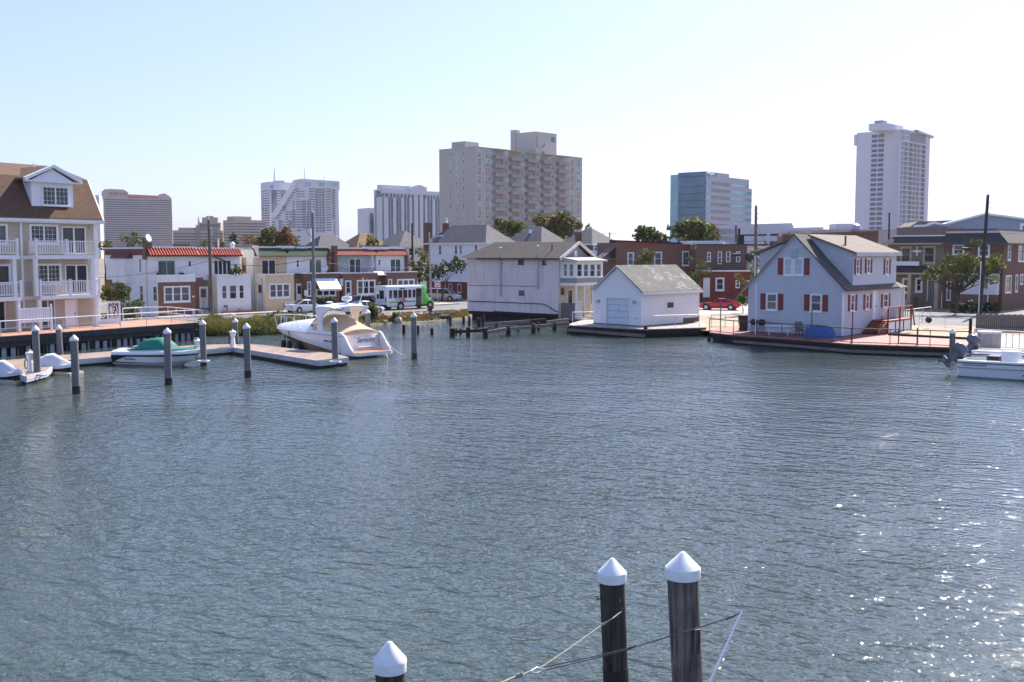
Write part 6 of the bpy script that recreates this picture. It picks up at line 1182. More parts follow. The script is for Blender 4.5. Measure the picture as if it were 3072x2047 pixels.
SGH = [(.26, .93, .72), (.42, 1.4, .58), (.62, 1.42, .58), (.84, .96, .68)]
CP = K('white_car_paint', (.74, .75, .77), rough=.2, var=.02, coat=.6); RP_ = K('red_car_paint', (.5, .012, .012), rough=.18, var=.04, coat=.7); BKP = K('black_car_paint', (.012, .012, .014), rough=.15, var=.1, coat=.7); SLP = K('silver_car_paint', (.5, .53, .57), rough=.25, var=.03, coat=.6, metal=.3)
T = car('red_coupe', 'red two door coupe with rear spoiler parked beside the garage', 'car', onz(2160, 930, GZ), 157, 4.65, 1.82, RP_, [(0, .34, .56, .8), (.03, .22, .68, .92), (.12, .2, .78, 1), (.36, .2, .9, 1), (.6, .2, .93, 1), (.8, .22, .98, 1), (.94, .26, .98, .95), (.99, .34, .9, .9), (1, .42, .72, .86)], [(.33, .9, .7), (.48, 1.32, .56), (.62, 1.34, .56), (.88, 1.0, .62)], wr=.34)
T.part('spoiler', MB().box(-2.28, -.72, 1.08, -2.0, .72, 1.14).box(-2.2, -.66, .96, -2.1, -.6, 1.08).box(-2.2, .6, .96, -2.1, .66, 1.08), RP_)
def stp(px, n): q = RP+RN*n; t = along(Vector((q.x, q.y, GZ)), RD, px); return street(t, n, GZ+.01)
T = car('white_sedan', 'white sedan with tall rear wing parked in front of the awning house', 'car', stp(915, 4.2), RA, 4.5, 1.78, CP, SED, SGH); T.part('spoiler', MB().box(-2.2, -.75, 1.14, -1.9, .75, 1.2).box(-2.1, -.66, .92, -2.0, -.6, 1.14).box(-2.1, .6, .92, -2.0, .66, 1.14), CP)
car('white_sedan', 'white sedan parked beside the bush behind the cabin cruiser', 'car', stp(1090, 11.3), RA, 4.6, 1.8, CP, SED, SGH)
VAN = [(0, .36, .66, .8), (.03, .24, .78, .92), (.1, .22, .92, 1), (.25, .22, 1.02, 1), (.5, .22, 1.04, 1), (.9, .22, 1.06, 1), (.98, .28, 1.06, .95), (1, .4, .9, .9)]
car('black_car', 'black sport utility car parked against the brick fronts beside the minibus', 'car', stp(1082, 4.2), RA, 4.7, 1.85, BKP, VAN, [(.24, 1.04, .74), (.36, 1.62, .64), (.7, 1.68, .64), (.86, 1.62, .64), (.97, 1.1, .72)], wr=.36)
car('minivan', 'silver minivan parked on the side street beside the red ground floor', 'car', onz(1328, 903, GZ), -22, 5.0, 1.95, SLP, VAN, [(.16, 1.02, .8), (.33, 1.68, .66), (.6, 1.74, .66), (.86, 1.7, .66), (.97, 1.1, .78)], wr=.34, lampz=.72)
# --- minibus
BUSW = K('bus_white', (.72, .73, .78), rough=.3, var=.03, coat=.3); LIME = K('lime_green_paint', (.08, .5, .02), rough=.25, var=.04, coat=.5)
T = Thing('minibus', 'white and lime green passenger minibus with tinted windows parked at the kerb', 'bus', stp(1212, 6.6), RA); BL, BWd, BH = 5.4, 2.25, 2.78; x0 = -3.55
sec = lambda x, k=1, top=BH: [(x, BWd/2*k, .62), (x, BWd/2*k, top-.3), (x, BWd/2*k-.1, top-.08), (x, BWd/2*k-.35, top), (x, -BWd/2*k+.35, top), (x, -BWd/2*k+.1, top-.08), (x, -BWd/2*k, top-.3), (x, -BWd/2*k, .62)]
T.part('body', MB().loft([sec(x0, .96, BH-.06), sec(x0+.08), sec(x0+BL)], closed=True), BUSW, smooth=35)
T.part('front_cap', MB().loft([sec(x0+BL+.002, 1.0, BH+.01), sec(x0+BL+.45, .98, BH), [(x0+BL+.8, y*.9, max(z, 1.95) if z < 2 else z-.18) for _, y, z in sec(0)]], closed=True), LIME, smooth=35)
T.part('cab', MB().loft([[(x, w_, zl), (x, w_, zm), (x, w_*.82, zt), (x, -w_*.82, zt), (x, -w_, zm), (x, -w_, zl)] for x, w_, zl, zm, zt in ((x0+BL+.01, 1.02, .5, 1.35, 2.2), (x0+BL+.75, 1.0, .5, 1.35, 1.95), (x0+BL+1.25, .98, .45, 1.2, 1.32), (x0+BL+1.75, .95, .45, 1.05, 1.15), (x0+BL+2.05, .85, .5, .9, .98))], closed=True), LIME, smooth=35)
T.part('windscreen', MB().poly((x0+BL+1.23, .78, 1.36), (x0+BL+1.23, -.78, 1.36), (x0+BL+.79, -.76, 1.97), (x0+BL+.79, .76, 1.97)), CARG)
xs = [.35, .98, 1.72, 2.46, 3.24, 3.9]; ww = [.42, .62, .62, .62, .46, .44]
for s in (-1, 1):
    for x, w_ in zip(xs, ww): T.part('window', MB().exty([(x0+x+.06, 1.35), (x0+x+w_-.06, 1.35), (x0+x+w_, 1.42), (x0+x+w_, 2.2), (x0+x+w_-.06, 2.28), (x0+x+.06, 2.28), (x0+x, 2.2), (x0+x, 1.42)], s*BWd/2-.01, s*BWd/2+.015), CARG)
    T.part('stripe', MB().box(x0+.3, s*BWd/2-.004, .82, x0+1.75, s*BWd/2+.006, .98), MATS['lime_green_paint']); T.part('stripe', MB().box(x0+2.75, s*BWd/2-.004, .84, x0+4.3, s*BWd/2+.006, .99), K('sea_green_stripe', (.06, .28, .17), rough=.4))
    T.part('door', MB().box(x0+4.42, s*BWd/2-.02, .5, x0+5.3, s*BWd/2+.012, 2.4), CARG)
    T.part('skirt', MB().box(x0+.05, s*BWd/2-.03, .42, x0+1.55, s*BWd/2+.004, .615), BUSW); T.part('skirt', MB().box(x0+2.6, s*BWd/2-.03, .42, x0+4.3, s*BWd/2+.004, .615), BUSW)
    T.part('roof_sign', MB().box(x0+1.95, s*BWd/2-.01, 2.36, x0+2.7, s*BWd/2+.01, 2.5), DARKM)
    wheel(T, x0+2.05, s*(BWd/2-.1), .4, .26); T.part('wheel_arch', MB().disc((x0+2.05, s*(BWd/2-.05), .45), .55, 'y', .11, 18), BLACK); wheel(T, x0+BL+1.35, s*.9, .38, .24); T.part('wheel_arch', MB().disc((x0+BL+1.35, s*.96, .42), .47, 'y', .1, 18), BLACK)
    T.part('headlight', MB().box(x0+BL+1.98, s*.66-.16, .72, x0+BL+2.07, s*.66+.16, .92), LAMPW); T.part('tail_light', MB().box(x0-.03, s*.95-.07, .9, x0+.0, s*.95+.07, 1.5), LAMPR)
T.part('rear_window', MB().box(x0-.025, -.6, 1.3, x0+.01, .62, 2.25), CARG); T.part('rear_bumper', MB().box(x0-.18, -1.05, .4, x0+.02, 1.05, .62), DARKM); T.part('front_bumper', MB().box(x0+BL+2.02, -.9, .4, x0+BL+2.16, .9, .62), ALU); T.part('underbody', MB().box(x0+.1, -.8, .3, x0+BL+1.9, .8, .62), BLACK); T.part('licence_plate', MB().box(x0-.03, -.2, .95, x0-.001, .2, 1.1), K('plate_teal', (.3, .5, .48), rough=.5)); T.part('step', MB().box(x0+4.4, -BWd/2-.1, .3, x0+5.3, -BWd/2+.1, .36), DARKM)
T.part('lettering', text_mesh('JITNE', .42, NAVY, 0, .004), None, mtx=TR(x0+1.82, -BWd/2-.008, 1.14) @ Matrix.Rotation(R(90), 4, 'X') @ Matrix.Diagonal((.95, 1, 1, 1)))
T.part('emblem', MB().disc((x0+2.55, -BWd/2-.004, 1.14), .26, 'y', .016, 20), K('emblem_red', (.6, .1, .05), rough=.4)); T.part('emblem_wave', MB().tube([(x0+2.15+.75*t, -BWd/2-.012, .98-.14*sin(t*pi)+.1*t) for t in [i/8 for i in range(9)]], [.01, .03, .05, .06, .07, .06, .05, .04, .01], 6), K('emblem_blue', (.03, .12, .32), rough=.4)); T.part('emblem_swoosh', MB().tube([(x0+2.5+.2*cos(t), -BWd/2-.014, 1.16+.12*sin(t)) for t in [i*.4-.3 for i in range(7)]], .025, 6), K('emblem_pale', (.75, .5, .42), rough=.4))
# ================================================================ far towers
FARC = K('far_pale_concrete', (.55, .55, .6), rough=.8, var=.04, vs_=.05); FARL = K('far_lavender_panel', (.36, .34, .4), rough=.8, var=.05, vs_=.05); FARP = K('far_pinkish_panel', (.42, .35, .35), rough=.8, var=.05, vs_=.05)
FARB = K('far_beige_concrete', (.4, .31, .26), rough=.85, var=.05, vs_=.05); APT = K('apartment_render', (.46, .425, .385), rough=.85, var=.05, vs_=.1); APTB = K('balcony_pink_brick', (.36, .29, .28), rough=.85, var=.1, vs_=.3); ORNG = K('orange_roof_panel', (.6, .14, .07), rough=.5, var=.05)
BAND = K('far_band_glass', (.075, .085, .12), rough=.2, var=.25, vs_=.08, spec=.5); BLUEG = K('blue_curtain_glass', (.05, .15, .26), rough=.08, var=.25, vs_=.08, spec=.7); TEALG = K('teal_band_glass', (.14, .34, .43), rough=.07, var=.3, vs_=.06, spec=.9)
def far(name, label, c, x, Y, a, cat='tower'): return corner(name, label, cat, cc(c, x, 0)[0], Y, GZ, a)
def bands(F, u0, u1, rows, m=BAND, d=.25, name='window_band'):
    for z0, z1 in rows: F.part(name, MB().box(u0, -d, z0, u1, .02, z1), m)
def rows_(F, c, x, y0, y1, n, frac=.5):
    za, zb_ = F.z(c, x, y0), F.z(c, x, y1); h = (za-zb_)/n; return [(za-h*(k+1)+h*(1-frac)/2*0+.0, za-h*(k+1)+h*frac) for k in range(n)]
# --- hotel with orange roof and lettering
T, A, B = far('hotel_tower', 'wide grey striped hotel tower with orange roof strip and red roof lettering', 'd1', 232, 1450, 17)
LA, LB = A.u('d1', 1082, 800), -B.u('d1', 190, 800); zt = A.z('d1', 240, 392); LB = min(LB, 40)
T.part('wall', MB().box(0, 0, 0, LA, 45, zt), FARP); r = rows_(A, 'd1', 240, 398, 1010, 22, .52)
bands(A, 1.0, LA-.5, r, FARL if False else BAND); bands(B, -44, -1.0, r)
A.part('crown', MB().exty([A.uz('d1', x, y) for x, y in ((188, 320), (220, 292), (290, 282), (465, 290), (524, 325), (524, 400), (188, 400))], -.4, 30), FARP)
A.part('crown', MB().exty([A.uz('d1', x, y) for x, y in ((905, 352), (985, 338), (1060, 385), (1062, 425), (905, 412))], -.4, 30), FARP)
A.part('orange_roof', MB().exty([A.uz('d1', x, y) for x, y in ((524, 350), (915, 368), (965, 400), (524, 388))], .5, 25), ORNG); A.part('orange_roof', MB().exty([A.uz('d1', x, y) for x, y in ((196, 314), (220, 290), (255, 284), (240, 296))], -1.2, -.5), ORNG)
q = A.rect('d1', 270, 325, 515, 370); tm = text_mesh('TROPICANA', (q[3]-q[1])*1.25, K('sign_crimson', (.3, .05, .09), rough=.5), 0, .1); wdt = max(v.co.x for v in tm.vertices)-min(v.co.x for v in tm.vertices)
A.part('lettering', tm, None).matrix_basis = A.L @ wallmtx((q[0]+q[2])/2, -.8, (q[1]+q[3])/2, (q[2]-q[0])/wdt)
T, A, B = far('office_slab', 'slim grey slab with blue glazing showing past the townhouse roof', 'd1', 75, 1300, 15); LA = A.u('d1', 163, 500); zt = A.z('d1', 120, 360); T.part('wall', MB().box(0, 0, 0, LA, 30, zt), FARC); q = A.rect('d1', 112, 400, 140, 640); A.part('glazing', MB().box(q[0], -.3, q[1], q[2], .05, q[3]), TEALG)
# --- beige complex
T, A, B = far('casino_block', 'low beige block with dark window strips and stepped tower', 'd1', 1095, 1100, 10); LA = A.u('d1', 1720, 900); zt = A.z('d1', 1200, 805); T.part('wall', MB().box(0, 0, 0, LA, 40, zt), FARB); bands(A, .5, LA-.5, rows_(A, 'd1', 1200, 820, 1000, 5, .45))
for x0, y0, x1, y1 in ((1380, 810, 1420, 1010), (1605, 815, 1645, 1010)): q = A.rect('d1', x0, y0, x1, y1); A.part('glazed_bay', MB().box(q[0], -.8, q[1], q[2], .1, q[3]), GLASSF)
for x0, y0, x1, y1, d in ((1450, 640, 1650, 800, 4), (1425, 705, 1685, 772, 2.5), (1495, 620, 1590, 645, 8), (1150, 770, 1350, 808, 3), (1365, 740, 1450, 806, 6)): q = A.rect('d1', x0, y0, x1, y1); A.part('tower_block', MB().box(q[0], d, q[1]-1, q[2], 30, q[3]), FARB)
q = A.rect('d1', 1425, 722, 1680, 768); A.part('window_band', MB().box(q[0], 2.2, q[1], q[2], 2.6, q[3]), BAND); A.part('mast', MB().tube([(A.u('d1', 1400, 700), 8, A.z('d1', 1400, 740)), (A.u('d1', 1400, 700), 8, A.z('d1', 1400, 630))], [1.6, .4], 6), FARC)
T, A, B = far('casino_block', 'beige office block with brown window strips beside the white tower', 'd1', 1880, 1050, 42); LA = A.u('d1', 2260, 800); LB = -B.u('d1', 1722, 800); zt = A.z('d1', 1885, 672)
T.part('wall', MB().box(0, 0, 0, LA, LB, zt), FARB); r = rows_(A, 'd1', 1885, 690, 1010, 9, .42); bands(A, .5, LA-.5, r); bands(B, -LB+.5, -.5, r); q = Fac(T, 0, 4, 0).rect('d1', 1865, 630, 2075, 675); T.part('roof_block', MB().box(q[0], 4, zt-.5, q[2], 20, q[3]), FARB)
# --- white tower with slanted flank
T, A, B = far('white_tower', 'white gridded residential tower with slanted flank and roof antennas', 'e1', 360, 1250, 10)
F = A; poly = [A.uz('e1', x, y) for x, y in ((345, 1400), (345, 1010), (365, 930), (800, 262), (940, 240), (1690, 288), (1690, 440), (1668, 446), (1690, 1400))]; poly[0] = (poly[0][0], 0); poly[-1] = (poly[-1][0], 0)
A.part('wall', MB().exty(poly, 0, 40), FARC)
A.part('slanted_flank', MB().exty([A.uz('e1', x, y) for x, y in ((350, 1010), (365, 930), (790, 262), (860, 262), (800, 440), (440, 1010))], -3, -.02), K('far_smooth_white', (.62, .64, .7), rough=.5, var=.02))
n = 20; za, zb_ = A.z('e1', 1400, 440), A.z('e1', 1400, 1290); dz = (za-zb_)/17
cols = [(835, 945, .3, 650), (1090, 1200, .3, 440), (1420, 1530, .3, 440), (1155, 1205, .3, 660), (890, 940, .3, 440), (955, 1005, .3, 440)]
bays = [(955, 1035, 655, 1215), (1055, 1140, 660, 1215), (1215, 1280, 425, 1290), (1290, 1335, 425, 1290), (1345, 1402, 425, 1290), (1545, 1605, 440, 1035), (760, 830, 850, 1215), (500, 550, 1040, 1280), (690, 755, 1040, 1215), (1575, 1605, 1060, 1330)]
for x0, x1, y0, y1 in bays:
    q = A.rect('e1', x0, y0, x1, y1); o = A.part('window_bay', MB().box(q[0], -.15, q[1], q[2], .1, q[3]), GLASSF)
    k = 0
    while q[3]-k*dz > q[1]: A.part('floor_slab', MB().box(q[0], -.5, q[3]-k*dz-.6, q[2], -.15, q[3]-k*dz), FARC, o); k += 1
for x0, x1, y0, y1 in ((1090, 1205, 430, 640), (835, 945, 650, 1215), (1420, 1530, 430, 1270), (1155, 1205, 660, 880), (895, 940, 450, 630), (958, 1005, 450, 630), (765, 810, 650, 840), (630, 680, 850, 1200), (695, 750, 850, 1010), (580, 640, 750, 840), (545, 605, 1040, 1200), (365, 410, 1040, 1210), (1160, 1200, 900, 1200), (700, 790, 520, 640) if False else (850, 880, 400, 640)):
    u0, u1 = A.u('e1', x0, 700), A.u('e1', x1, 700); z1, z0 = A.z('e1', x0, y0), A.z('e1', x0, y1); k = math.ceil((za-z1)/dz)
    while za-k*dz > z0: A.part('window', MB().box(u0, -.2, za-k*dz-.9, u1, .1, za-k*dz+.35), BAND); k += 1
for x0, x1 in ((1010, 1125), (1280, 1390), (1540, 1645)): q = A.rect('e1', x0, 315, x1, 385); A.part('top_window', MB().box(q[0], -.3, q[1], q[2], .1, q[3]), TEALG)
for k in range(12):          # windows that follow the slanted flank
    y = 460+49*k; xs = 800-(y-262)*.651+118
    q = A.rect('e1', xs, y, xs+72, y+16); A.part('window', MB().box(q[0], -.3, q[1], q[2], .1, q[3]), BAND)
for x, y0, y1 in ((1005, 0, 240), (1388, 185, 250)): A.part('antenna', MB().tube([(A.u('e1', x, 200), 5, A.z('e1', x, y1)), (A.u('e1', x, 200), 5, A.z('e1', x, y0))], [.7, .25], 5), FARC)
T, A, B = far('white_tower_wing', 'lower gridded wing of the white tower with glazed bays', 'e1', 325, 1300, 32); LA = A.u('e1', 780, 700); LB = -B.u('e1', 150, 700); zt = A.z('e1', 325, 300); T.part('wall', MB().box(0, 0, 0, LA, LB, zt), FARC)
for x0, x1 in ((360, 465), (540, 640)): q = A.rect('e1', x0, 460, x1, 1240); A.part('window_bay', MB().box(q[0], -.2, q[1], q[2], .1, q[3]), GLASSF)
za = A.z('e1', 400, 470); k = 0
while k < 17:
    for x0, x1 in ((470, 530), (645, 700)): A.part('window', MB().box(A.u('e1', x0, 700), -.2, za-k*dz-1, A.u('e1', x1, 700), .1, za-k*dz+.4), BAND)
    for x0, x1 in ((165, 215), (225, 272), (285, 315)): B.part('window', MB().box(B.u('e1', x0, 700), -.2, za-k*dz-1, B.u('e1', x1, 700), .1, za-k*dz+.4), BAND)
    k += 1
q = A.rect('e1', 335, 365, 395, 430); A.part('top_window', MB().box(q[0], -.3, q[1], q[2], .1, q[3]), TEALG); T.part('roof_plant', MB().box(LA*.4, 8, zt, LA*.75, 20, A.z('e1', 600, 270)), FARL); A.part('antenna', MB().tube([(A.u('e1', 440, 200), 5, zt), (A.u('e1', 440, 200), 5, A.z('e1', 440, 20))], [1.1, .25], 5), FARC)
T, A, B = far('windowless_block', 'plain pale block with three small openings below the white tower', 'e1', 690, 700, 5); LA = A.u('e1', 1130, 1350); T.part('wall', MB().box(0, 0, 0, LA, 20, A.z('e1', 800, 1215)), FARC)
for y0, y1 in ((1240, 1265), (1360, 1398), (1435, 1460)): q = A.rect('e1', 865, y0, 925, y1); A.part('opening', MB().box(q[0], -.15, q[1], q[2], .05, q[3]), BAND)
# --- striped hotel
T, A, B = far('striped_hotel', 'white hotel slab with dark vertical glass stripes and arched crown', 'd2', 470, 720, 42); LA = A.u('d2', 1720, 800); LB = -B.u('d2', 275, 800); zt = A.z('d2', 470, 312)
T.part('wall', MB().box(0, 0, 0, LA, LB, zt), FARC)
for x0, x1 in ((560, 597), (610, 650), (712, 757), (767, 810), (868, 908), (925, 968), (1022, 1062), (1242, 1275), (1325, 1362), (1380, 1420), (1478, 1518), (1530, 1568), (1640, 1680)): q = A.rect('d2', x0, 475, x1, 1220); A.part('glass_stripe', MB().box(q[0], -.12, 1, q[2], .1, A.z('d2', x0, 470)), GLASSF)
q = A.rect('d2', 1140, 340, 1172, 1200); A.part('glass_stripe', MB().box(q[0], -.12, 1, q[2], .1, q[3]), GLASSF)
for x0, x1 in ((300, 322), (440, 466)): q = B.rect('d2', x0, 475, x1, 1220); B.part('glass_stripe', MB().box(q[0], -.12, 1, q[2], .1, B.z('d2', x0, 470)), GLASSF)
z0, z1 = A.z('d2', 500, 465), A.z('d2', 500, 395)
for a_, b_ in ((490, 1055), (1240, 1720)): u0, u1 = A.u('d2', a_, 430), A.u('d2', b_, 430); o = A.part('glass_band', MB().box(u0, -.15, z0, u1, .1, z1), GLASSF); [A.part('mullion', MB().box(u0+(u1-u0)*(i+1)/8-.4, -.5, z0, u0+(u1-u0)*(i+1)/8+.4, -.15, z1), FARC, o) for i in range(7)]
u0, u1 = B.u('d2', 300, 430), B.u('d2', 468, 430); B.part('glass_band', MB().box(u0, -.15, z0, u1, .1, z1), GLASSF)
F = Fac(T, 0, 3, 0); q = F.rect('d2', 830, 260, 1312, 330); T.part('crown_block', MB().box(q[0]-18, 3, zt-1, q[2], LB-4, q[3]), FARC)
A.part('arched_crown', MB().exty([A.uz('d2', x, y) for x, y in ((980, 420), (980, 300), (1020, 262), (1080, 240), (1145, 232), (1210, 242), (1260, 275), (1300, 300), (1300, 420))], -.6, 3), FARC)
B.part('roof_sign', MB().tube([(B.u('d2', x, y), -.5, B.z('d2', x, y)) for x, y in ((330, 388), (345, 350), (362, 352), (352, 372), (372, 384), (380, 362), (390, 384), (400, 364), (412, 372))], .32, 6), K('sign_maroon', (.16, .05, .09), rough=.5))
T, A, B = far('striped_hotel_wing', 'lower side wing of the striped hotel with one dark window strip', 'd2', 178, 730, 30); T.part('wall', MB().box(0, 0, 0, 26, 20, A.z('d2', 200, 680)), FARC); q = A.rect('d2', 200, 785, 258, 1170); A.part('glass_stripe', MB().box(q[0], -.2, q[1], q[2], .1, q[3]), GLASSF)
# --- apartment house with balconies
T, A, B = far('apartment_house', 'tall beige apartment house with rows of pinkish balconies and rooftop stair tower', 'd3', 495, 340, 48, 'apartment house'); LA = A.u('d3', 1750, 700); LB = -B.u('d3', 70, 700); zt = A.z('d3', 495, 320)
T.part('wall', MB().box(0, 0, 0, LA, LB, zt), APT); T.part('parapet', MB().box(-.1, -.1, zt, LA+.1, .3, zt+.25).box(-.1, .3, zt, .3, LB+.1, zt+.25), APT)
def winmesh(w_, h, n=1):
    f = MB(); t = .09
    for a, b, c_, d_ in ((0, 0, t, h), (w_-t, 0, w_, h), (t, 0, w_-t, t), (t, h-t, w_-t, h), (t, h/2-.04, w_-t, h/2+.04)): f.box(a, -.1, b, c_, .02, d_)
    for i in range(1, n): f.box(w_*i/n-.05, -.11, t, w_*i/n+.05, .0, h-t)
    return f.mesh('window', TRIM), [MB().box(t, -.05, t, w_-t, .015, h-t).mesh('pane', m_) for m_ in (GLASS, GLASSF, GLASSB, GLASS, TEALG)]
wm = winmesh(1.5, 1.45, 2); wms = winmesh(.75, 1.4); wmd = winmesh(.85, 2.0)
def place(F, wm, u, z):
    o = link('window', wm[0], F.T.o, F.L @ TR(u, 0, z)); link('pane', rnd.choice(wm[1]), o)
    return o
za, dz = A.z('d3', 540, 402), (A.z('d3', 540, 402)-A.z('d3', 545, 506)); NR = 12
acm = MB().box(.4, -.35, -.55, 1.05, .02, -.12).mesh('air_conditioner', K('window_ac', (.3, .28, .27), rough=.6))
bx = MB(); bw_ = A.u('d3', 870, 440)-A.u('d3', 735, 440)
bx.box(0, -1.5, -.15, bw_, 0, 0).box(0, -1.5, 0, bw_, -1.38, 1.05).box(0, -1.38, 0, .12, -.02, 1.05).box(bw_-.12, -1.38, 0, bw_, -.02, 1.05); bxm = bx.mesh('balcony', APTB)
FBL = Fac(T, 0, -1.5, 0)
for k in range(NR):
    z = za-dz*k
    if z < 2: break
    for x in (522, 615, 1620, 1693): o = place(A, wm, A.u('d3', x, 600), z); link('air_conditioner', acm, T.o, A.L @ TR(A.u('d3', x, 600), 0, z))
    for x in (735, 930, 1120, 1302, 1483):
        u0 = FBL.u('d3', x, 440 if x < 800 else 470)
        place(A, wm, u0-2.2, z); place(A, wmd, u0+.3, z-.75); place(A, wm, u0+bw_-2.0, z)
        link('balcony', bxm, T.o, A.L @ TR(u0, 0, z-1.05))
for x in (735, 930, 1120, 1302, 1483): u0 = FBL.u('d3', x, 440 if x < 800 else 470); A.part('balcony_canopy', MB().box(u0-.3, -1.9, zt-.3, u0+bw_+.3, -.02, zt+.05), K('canopy_buff', (.48, .38, .32), rough=.8))
for x, y in ((192, 437), (268, 478), (343, 418)):
    z0 = B.z('d3', x, y)
    for k in range(11):
        if z0-dz*k > 2: place(B, wms, B.u('d3', x, 500), z0-dz*k)
F = Fac(T, 0, 7, 0); u0, u1 = F.u('d3', 370, 290), F.u('d3', 535, 290); T.part('roof_block', MB().box(u0, 7, zt, u1, 13, F.z('d3', 370, 250)), APT)
F = Fac(T, 0, 5, 0); u0, u1 = F.u('d3', 1205, 300), F.u('d3', 1450, 300); zz = F.z('d3', 1205, 135); st = T.part('stair_tower', MB().box(u0, 5, zt, u1, 14, zz), APT); T.part('roof_chimney', MB().box(u0-.3, 14.02, zt, u0+1.9, 16.4, F.z('d3', 1025, 70)), APT); T.part('roof_block', MB().box(u0-4, 8, zt, u0-.01, 13.5, F.z('d3', 900, 340)), APT)
for x0, y0, x1, y1 in ((1385, 205, 1425, 260), (1275, 372, 1305, 402)): q = F.rect('d3', x0, y0, x1, y1); F.part('window', MB().box(q[0], -.1, q[1], q[2], .02, q[3]), GLASSF)
F.part('conduit', MB().tube([(F.u('d3', x, y), -.2, F.z('d3', x, y)) for x, y in ((1218, 185), (1220, 320), (1290, 330), (1310, 280))], .18, 6), METAL)
# --- glass office
T, A, B = far('glass_office', 'office building with blue glass corner and pinkish banded wing', 'd4', 800, 560, 50); LA = A.u('d4', 1658, 800); LB = -B.u('d4', 325, 700); zt = A.z('d4', 800, 205); u1, u2 = A.u('d4', 1250, 300), A.u('d4', 1612, 400); zs1 = A.z('d4', 1260, 320); zs2 = A.z('d4', 1612, 520); OFS = K('office_spandrel', (.44, .43, .48), rough=.7, var=.04, vs_=.05)
T.part('wall', MB().box(0, .5, 0, u1, LB, zt).box(u1, .5, 0, u2, LB*.8, zs1).box(u2, .5, 0, LA, LB*.7, zs2), OFS); T.part('wall', MB().box(.3, 0, 0, u1, .5, zt).box(u1, .01, 0, u2, .5, zs1).box(u2, .02, 0, LA, .5, zs2), OFS)
zw, zv = A.z('d4', 860, 442), A.z('d4', 860, 385); dzz = (A.z('d4', 860, 385)-A.z('d4', 860, 1025))/5
for k in range(7):
    u3 = u2 if zv-k*dzz > zs2 else LA
    uu = [.6, A.u('d4', 912, 700), A.u('d4', 930, 700), A.u('d4', 1270, 700), u3-.3]
    for (a_, b_), m_ in zip(((uu[0], uu[1]), (uu[2], uu[3]), (uu[3]+.05, uu[4])), (TEALG, GLASSF, TEALG)): A.part('window_band', MB().box(a_, -.15, zw-k*dzz, b_, .1, zv-k*dzz), m_)
q = A.rect('d4', 805, 210, 1030, 285); A.part('sign_band', MB().box(q[0], -.2, q[1], q[2], .1, zt-.3), BLUEG)
A.part('arrow_sign', MB().tube([(A.u('d4', x, y), -.5, A.z('d4', x, y)) for x, y in ((830, 240), (880, 238), (970, 262), (885, 280), (880, 268), (935, 262))], .3, 5), TRIM)
rowz = [0]+[B.z('d4', 780, y) for y in (1125, 985, 860, 735, 605, 480, 292)]+[zt]; nc = 13
fr_ = B.part('curtain_wall_frame', MB().box(-LB, -.1, 0, 0, .4, zt), K('dark_mullion', (.03, .05, .07), rough=.4))
for i in range(len(rowz)-1):
    for k in range(nc): B.part('glass_panel', MB().box(-LB+LB*k/nc+.12, -.22, rowz[i]+.2, -LB+LB*(k+1)/nc-.12, -.1, rowz[i+1]-.2), BLUEG, fr_)
T.part('glass_chamfer', MB().ext([(-.05, LB), (2.0, LB+6), (6, LB+6), (6, LB-.1), (0, LB-.1)], 0, zt-.8), TEALG)
# --- parking deck, low buildings
T = Thing('parking_deck', 'pale concrete parking deck with dark ramp openings below the glass office', 'parking deck', atY(cc('e4', -350, 0)[0], 330, GZ), -6); F = Fac(T)
def slab(x0, yl, yr, x1, h, m=FARC, d=0, name='deck_slab'):
    a_, b_ = F.u('e4', x0, 400), F.u('e4', x1, 400); z0, z1 = F.z('e4', x0, yl), F.z('e4', x1, yr); hh = h/5.88*330/3200; F.part(name, MB().exty([(a_, z0-hh), (b_, z1-hh), (b_, z1), (a_, z0)], d, d+18), m)
slab(-350, 330, 292, 1040, 80); slab(-350, 410, 362, 1590, 95); slab(-350, 520, 520, 850, 90); slab(-350, 400, 365, 830, 320, BAND, 2, 'deck_interior'); slab(980, 440, 405, 1600, 80, FARP, -3); slab(-350, 395, 395, 60, 200)
for x in (620, 830, 1030, 400, 100): u0 = F.u('e4', x, 400); F.part('deck_column', MB().box(u0-.5, -.02, 0, u0+.5, 1.5, F.z('e4', x, 330)), FARC)
T = Thing('warehouse', 'low pinkish flat roofed building with pale rooftop hut beside the hotel tower', 'building', atY(cc('e4', 1600, 0)[0], 300, GZ), -4); F = Fac(T); q = F.rect('e4', 1610, 405, 2900, 600); F.part('wall', MB().box(0, 0, 0, q[2], 20, q[3]), FARP); q = F.rect('e4', 1860, 297, 2330, 410); F.part('roof_hut', MB().box(q[0], 3, q[1], q[2], 12, q[3]), FARC)
T = Thing('brick_terrace', 'dark red brick parapet building behind the grey house roof', 'building', atY(cc('e4', 850, 0)[0], 190, GZ), -10); F = Fac(T); W_ = F.u('e4', 2560, 500); z0, z1 = F.z('e4', 850, 510), F.z('e4', 2560, 440); F.part('wall', MB().exty([(0, 0), (W_, 0), (W_, z1), (0, z0)], 0, 14), BRICK2); F.part('coping', MB().bar((0, -.1, z0), (W_, -.1, z1), .4, .35), K('rust_coping', (.2, .09, .06), rough=.7)); F.part('roof_ball_vent', MB().lathe([(.9, 0), (1.1, .6), (.7, 1.4), (.1, 1.7)], (F.u('e4', 2200, 430), 3, F.z('e4', 2200, 460)), 12), METAL)
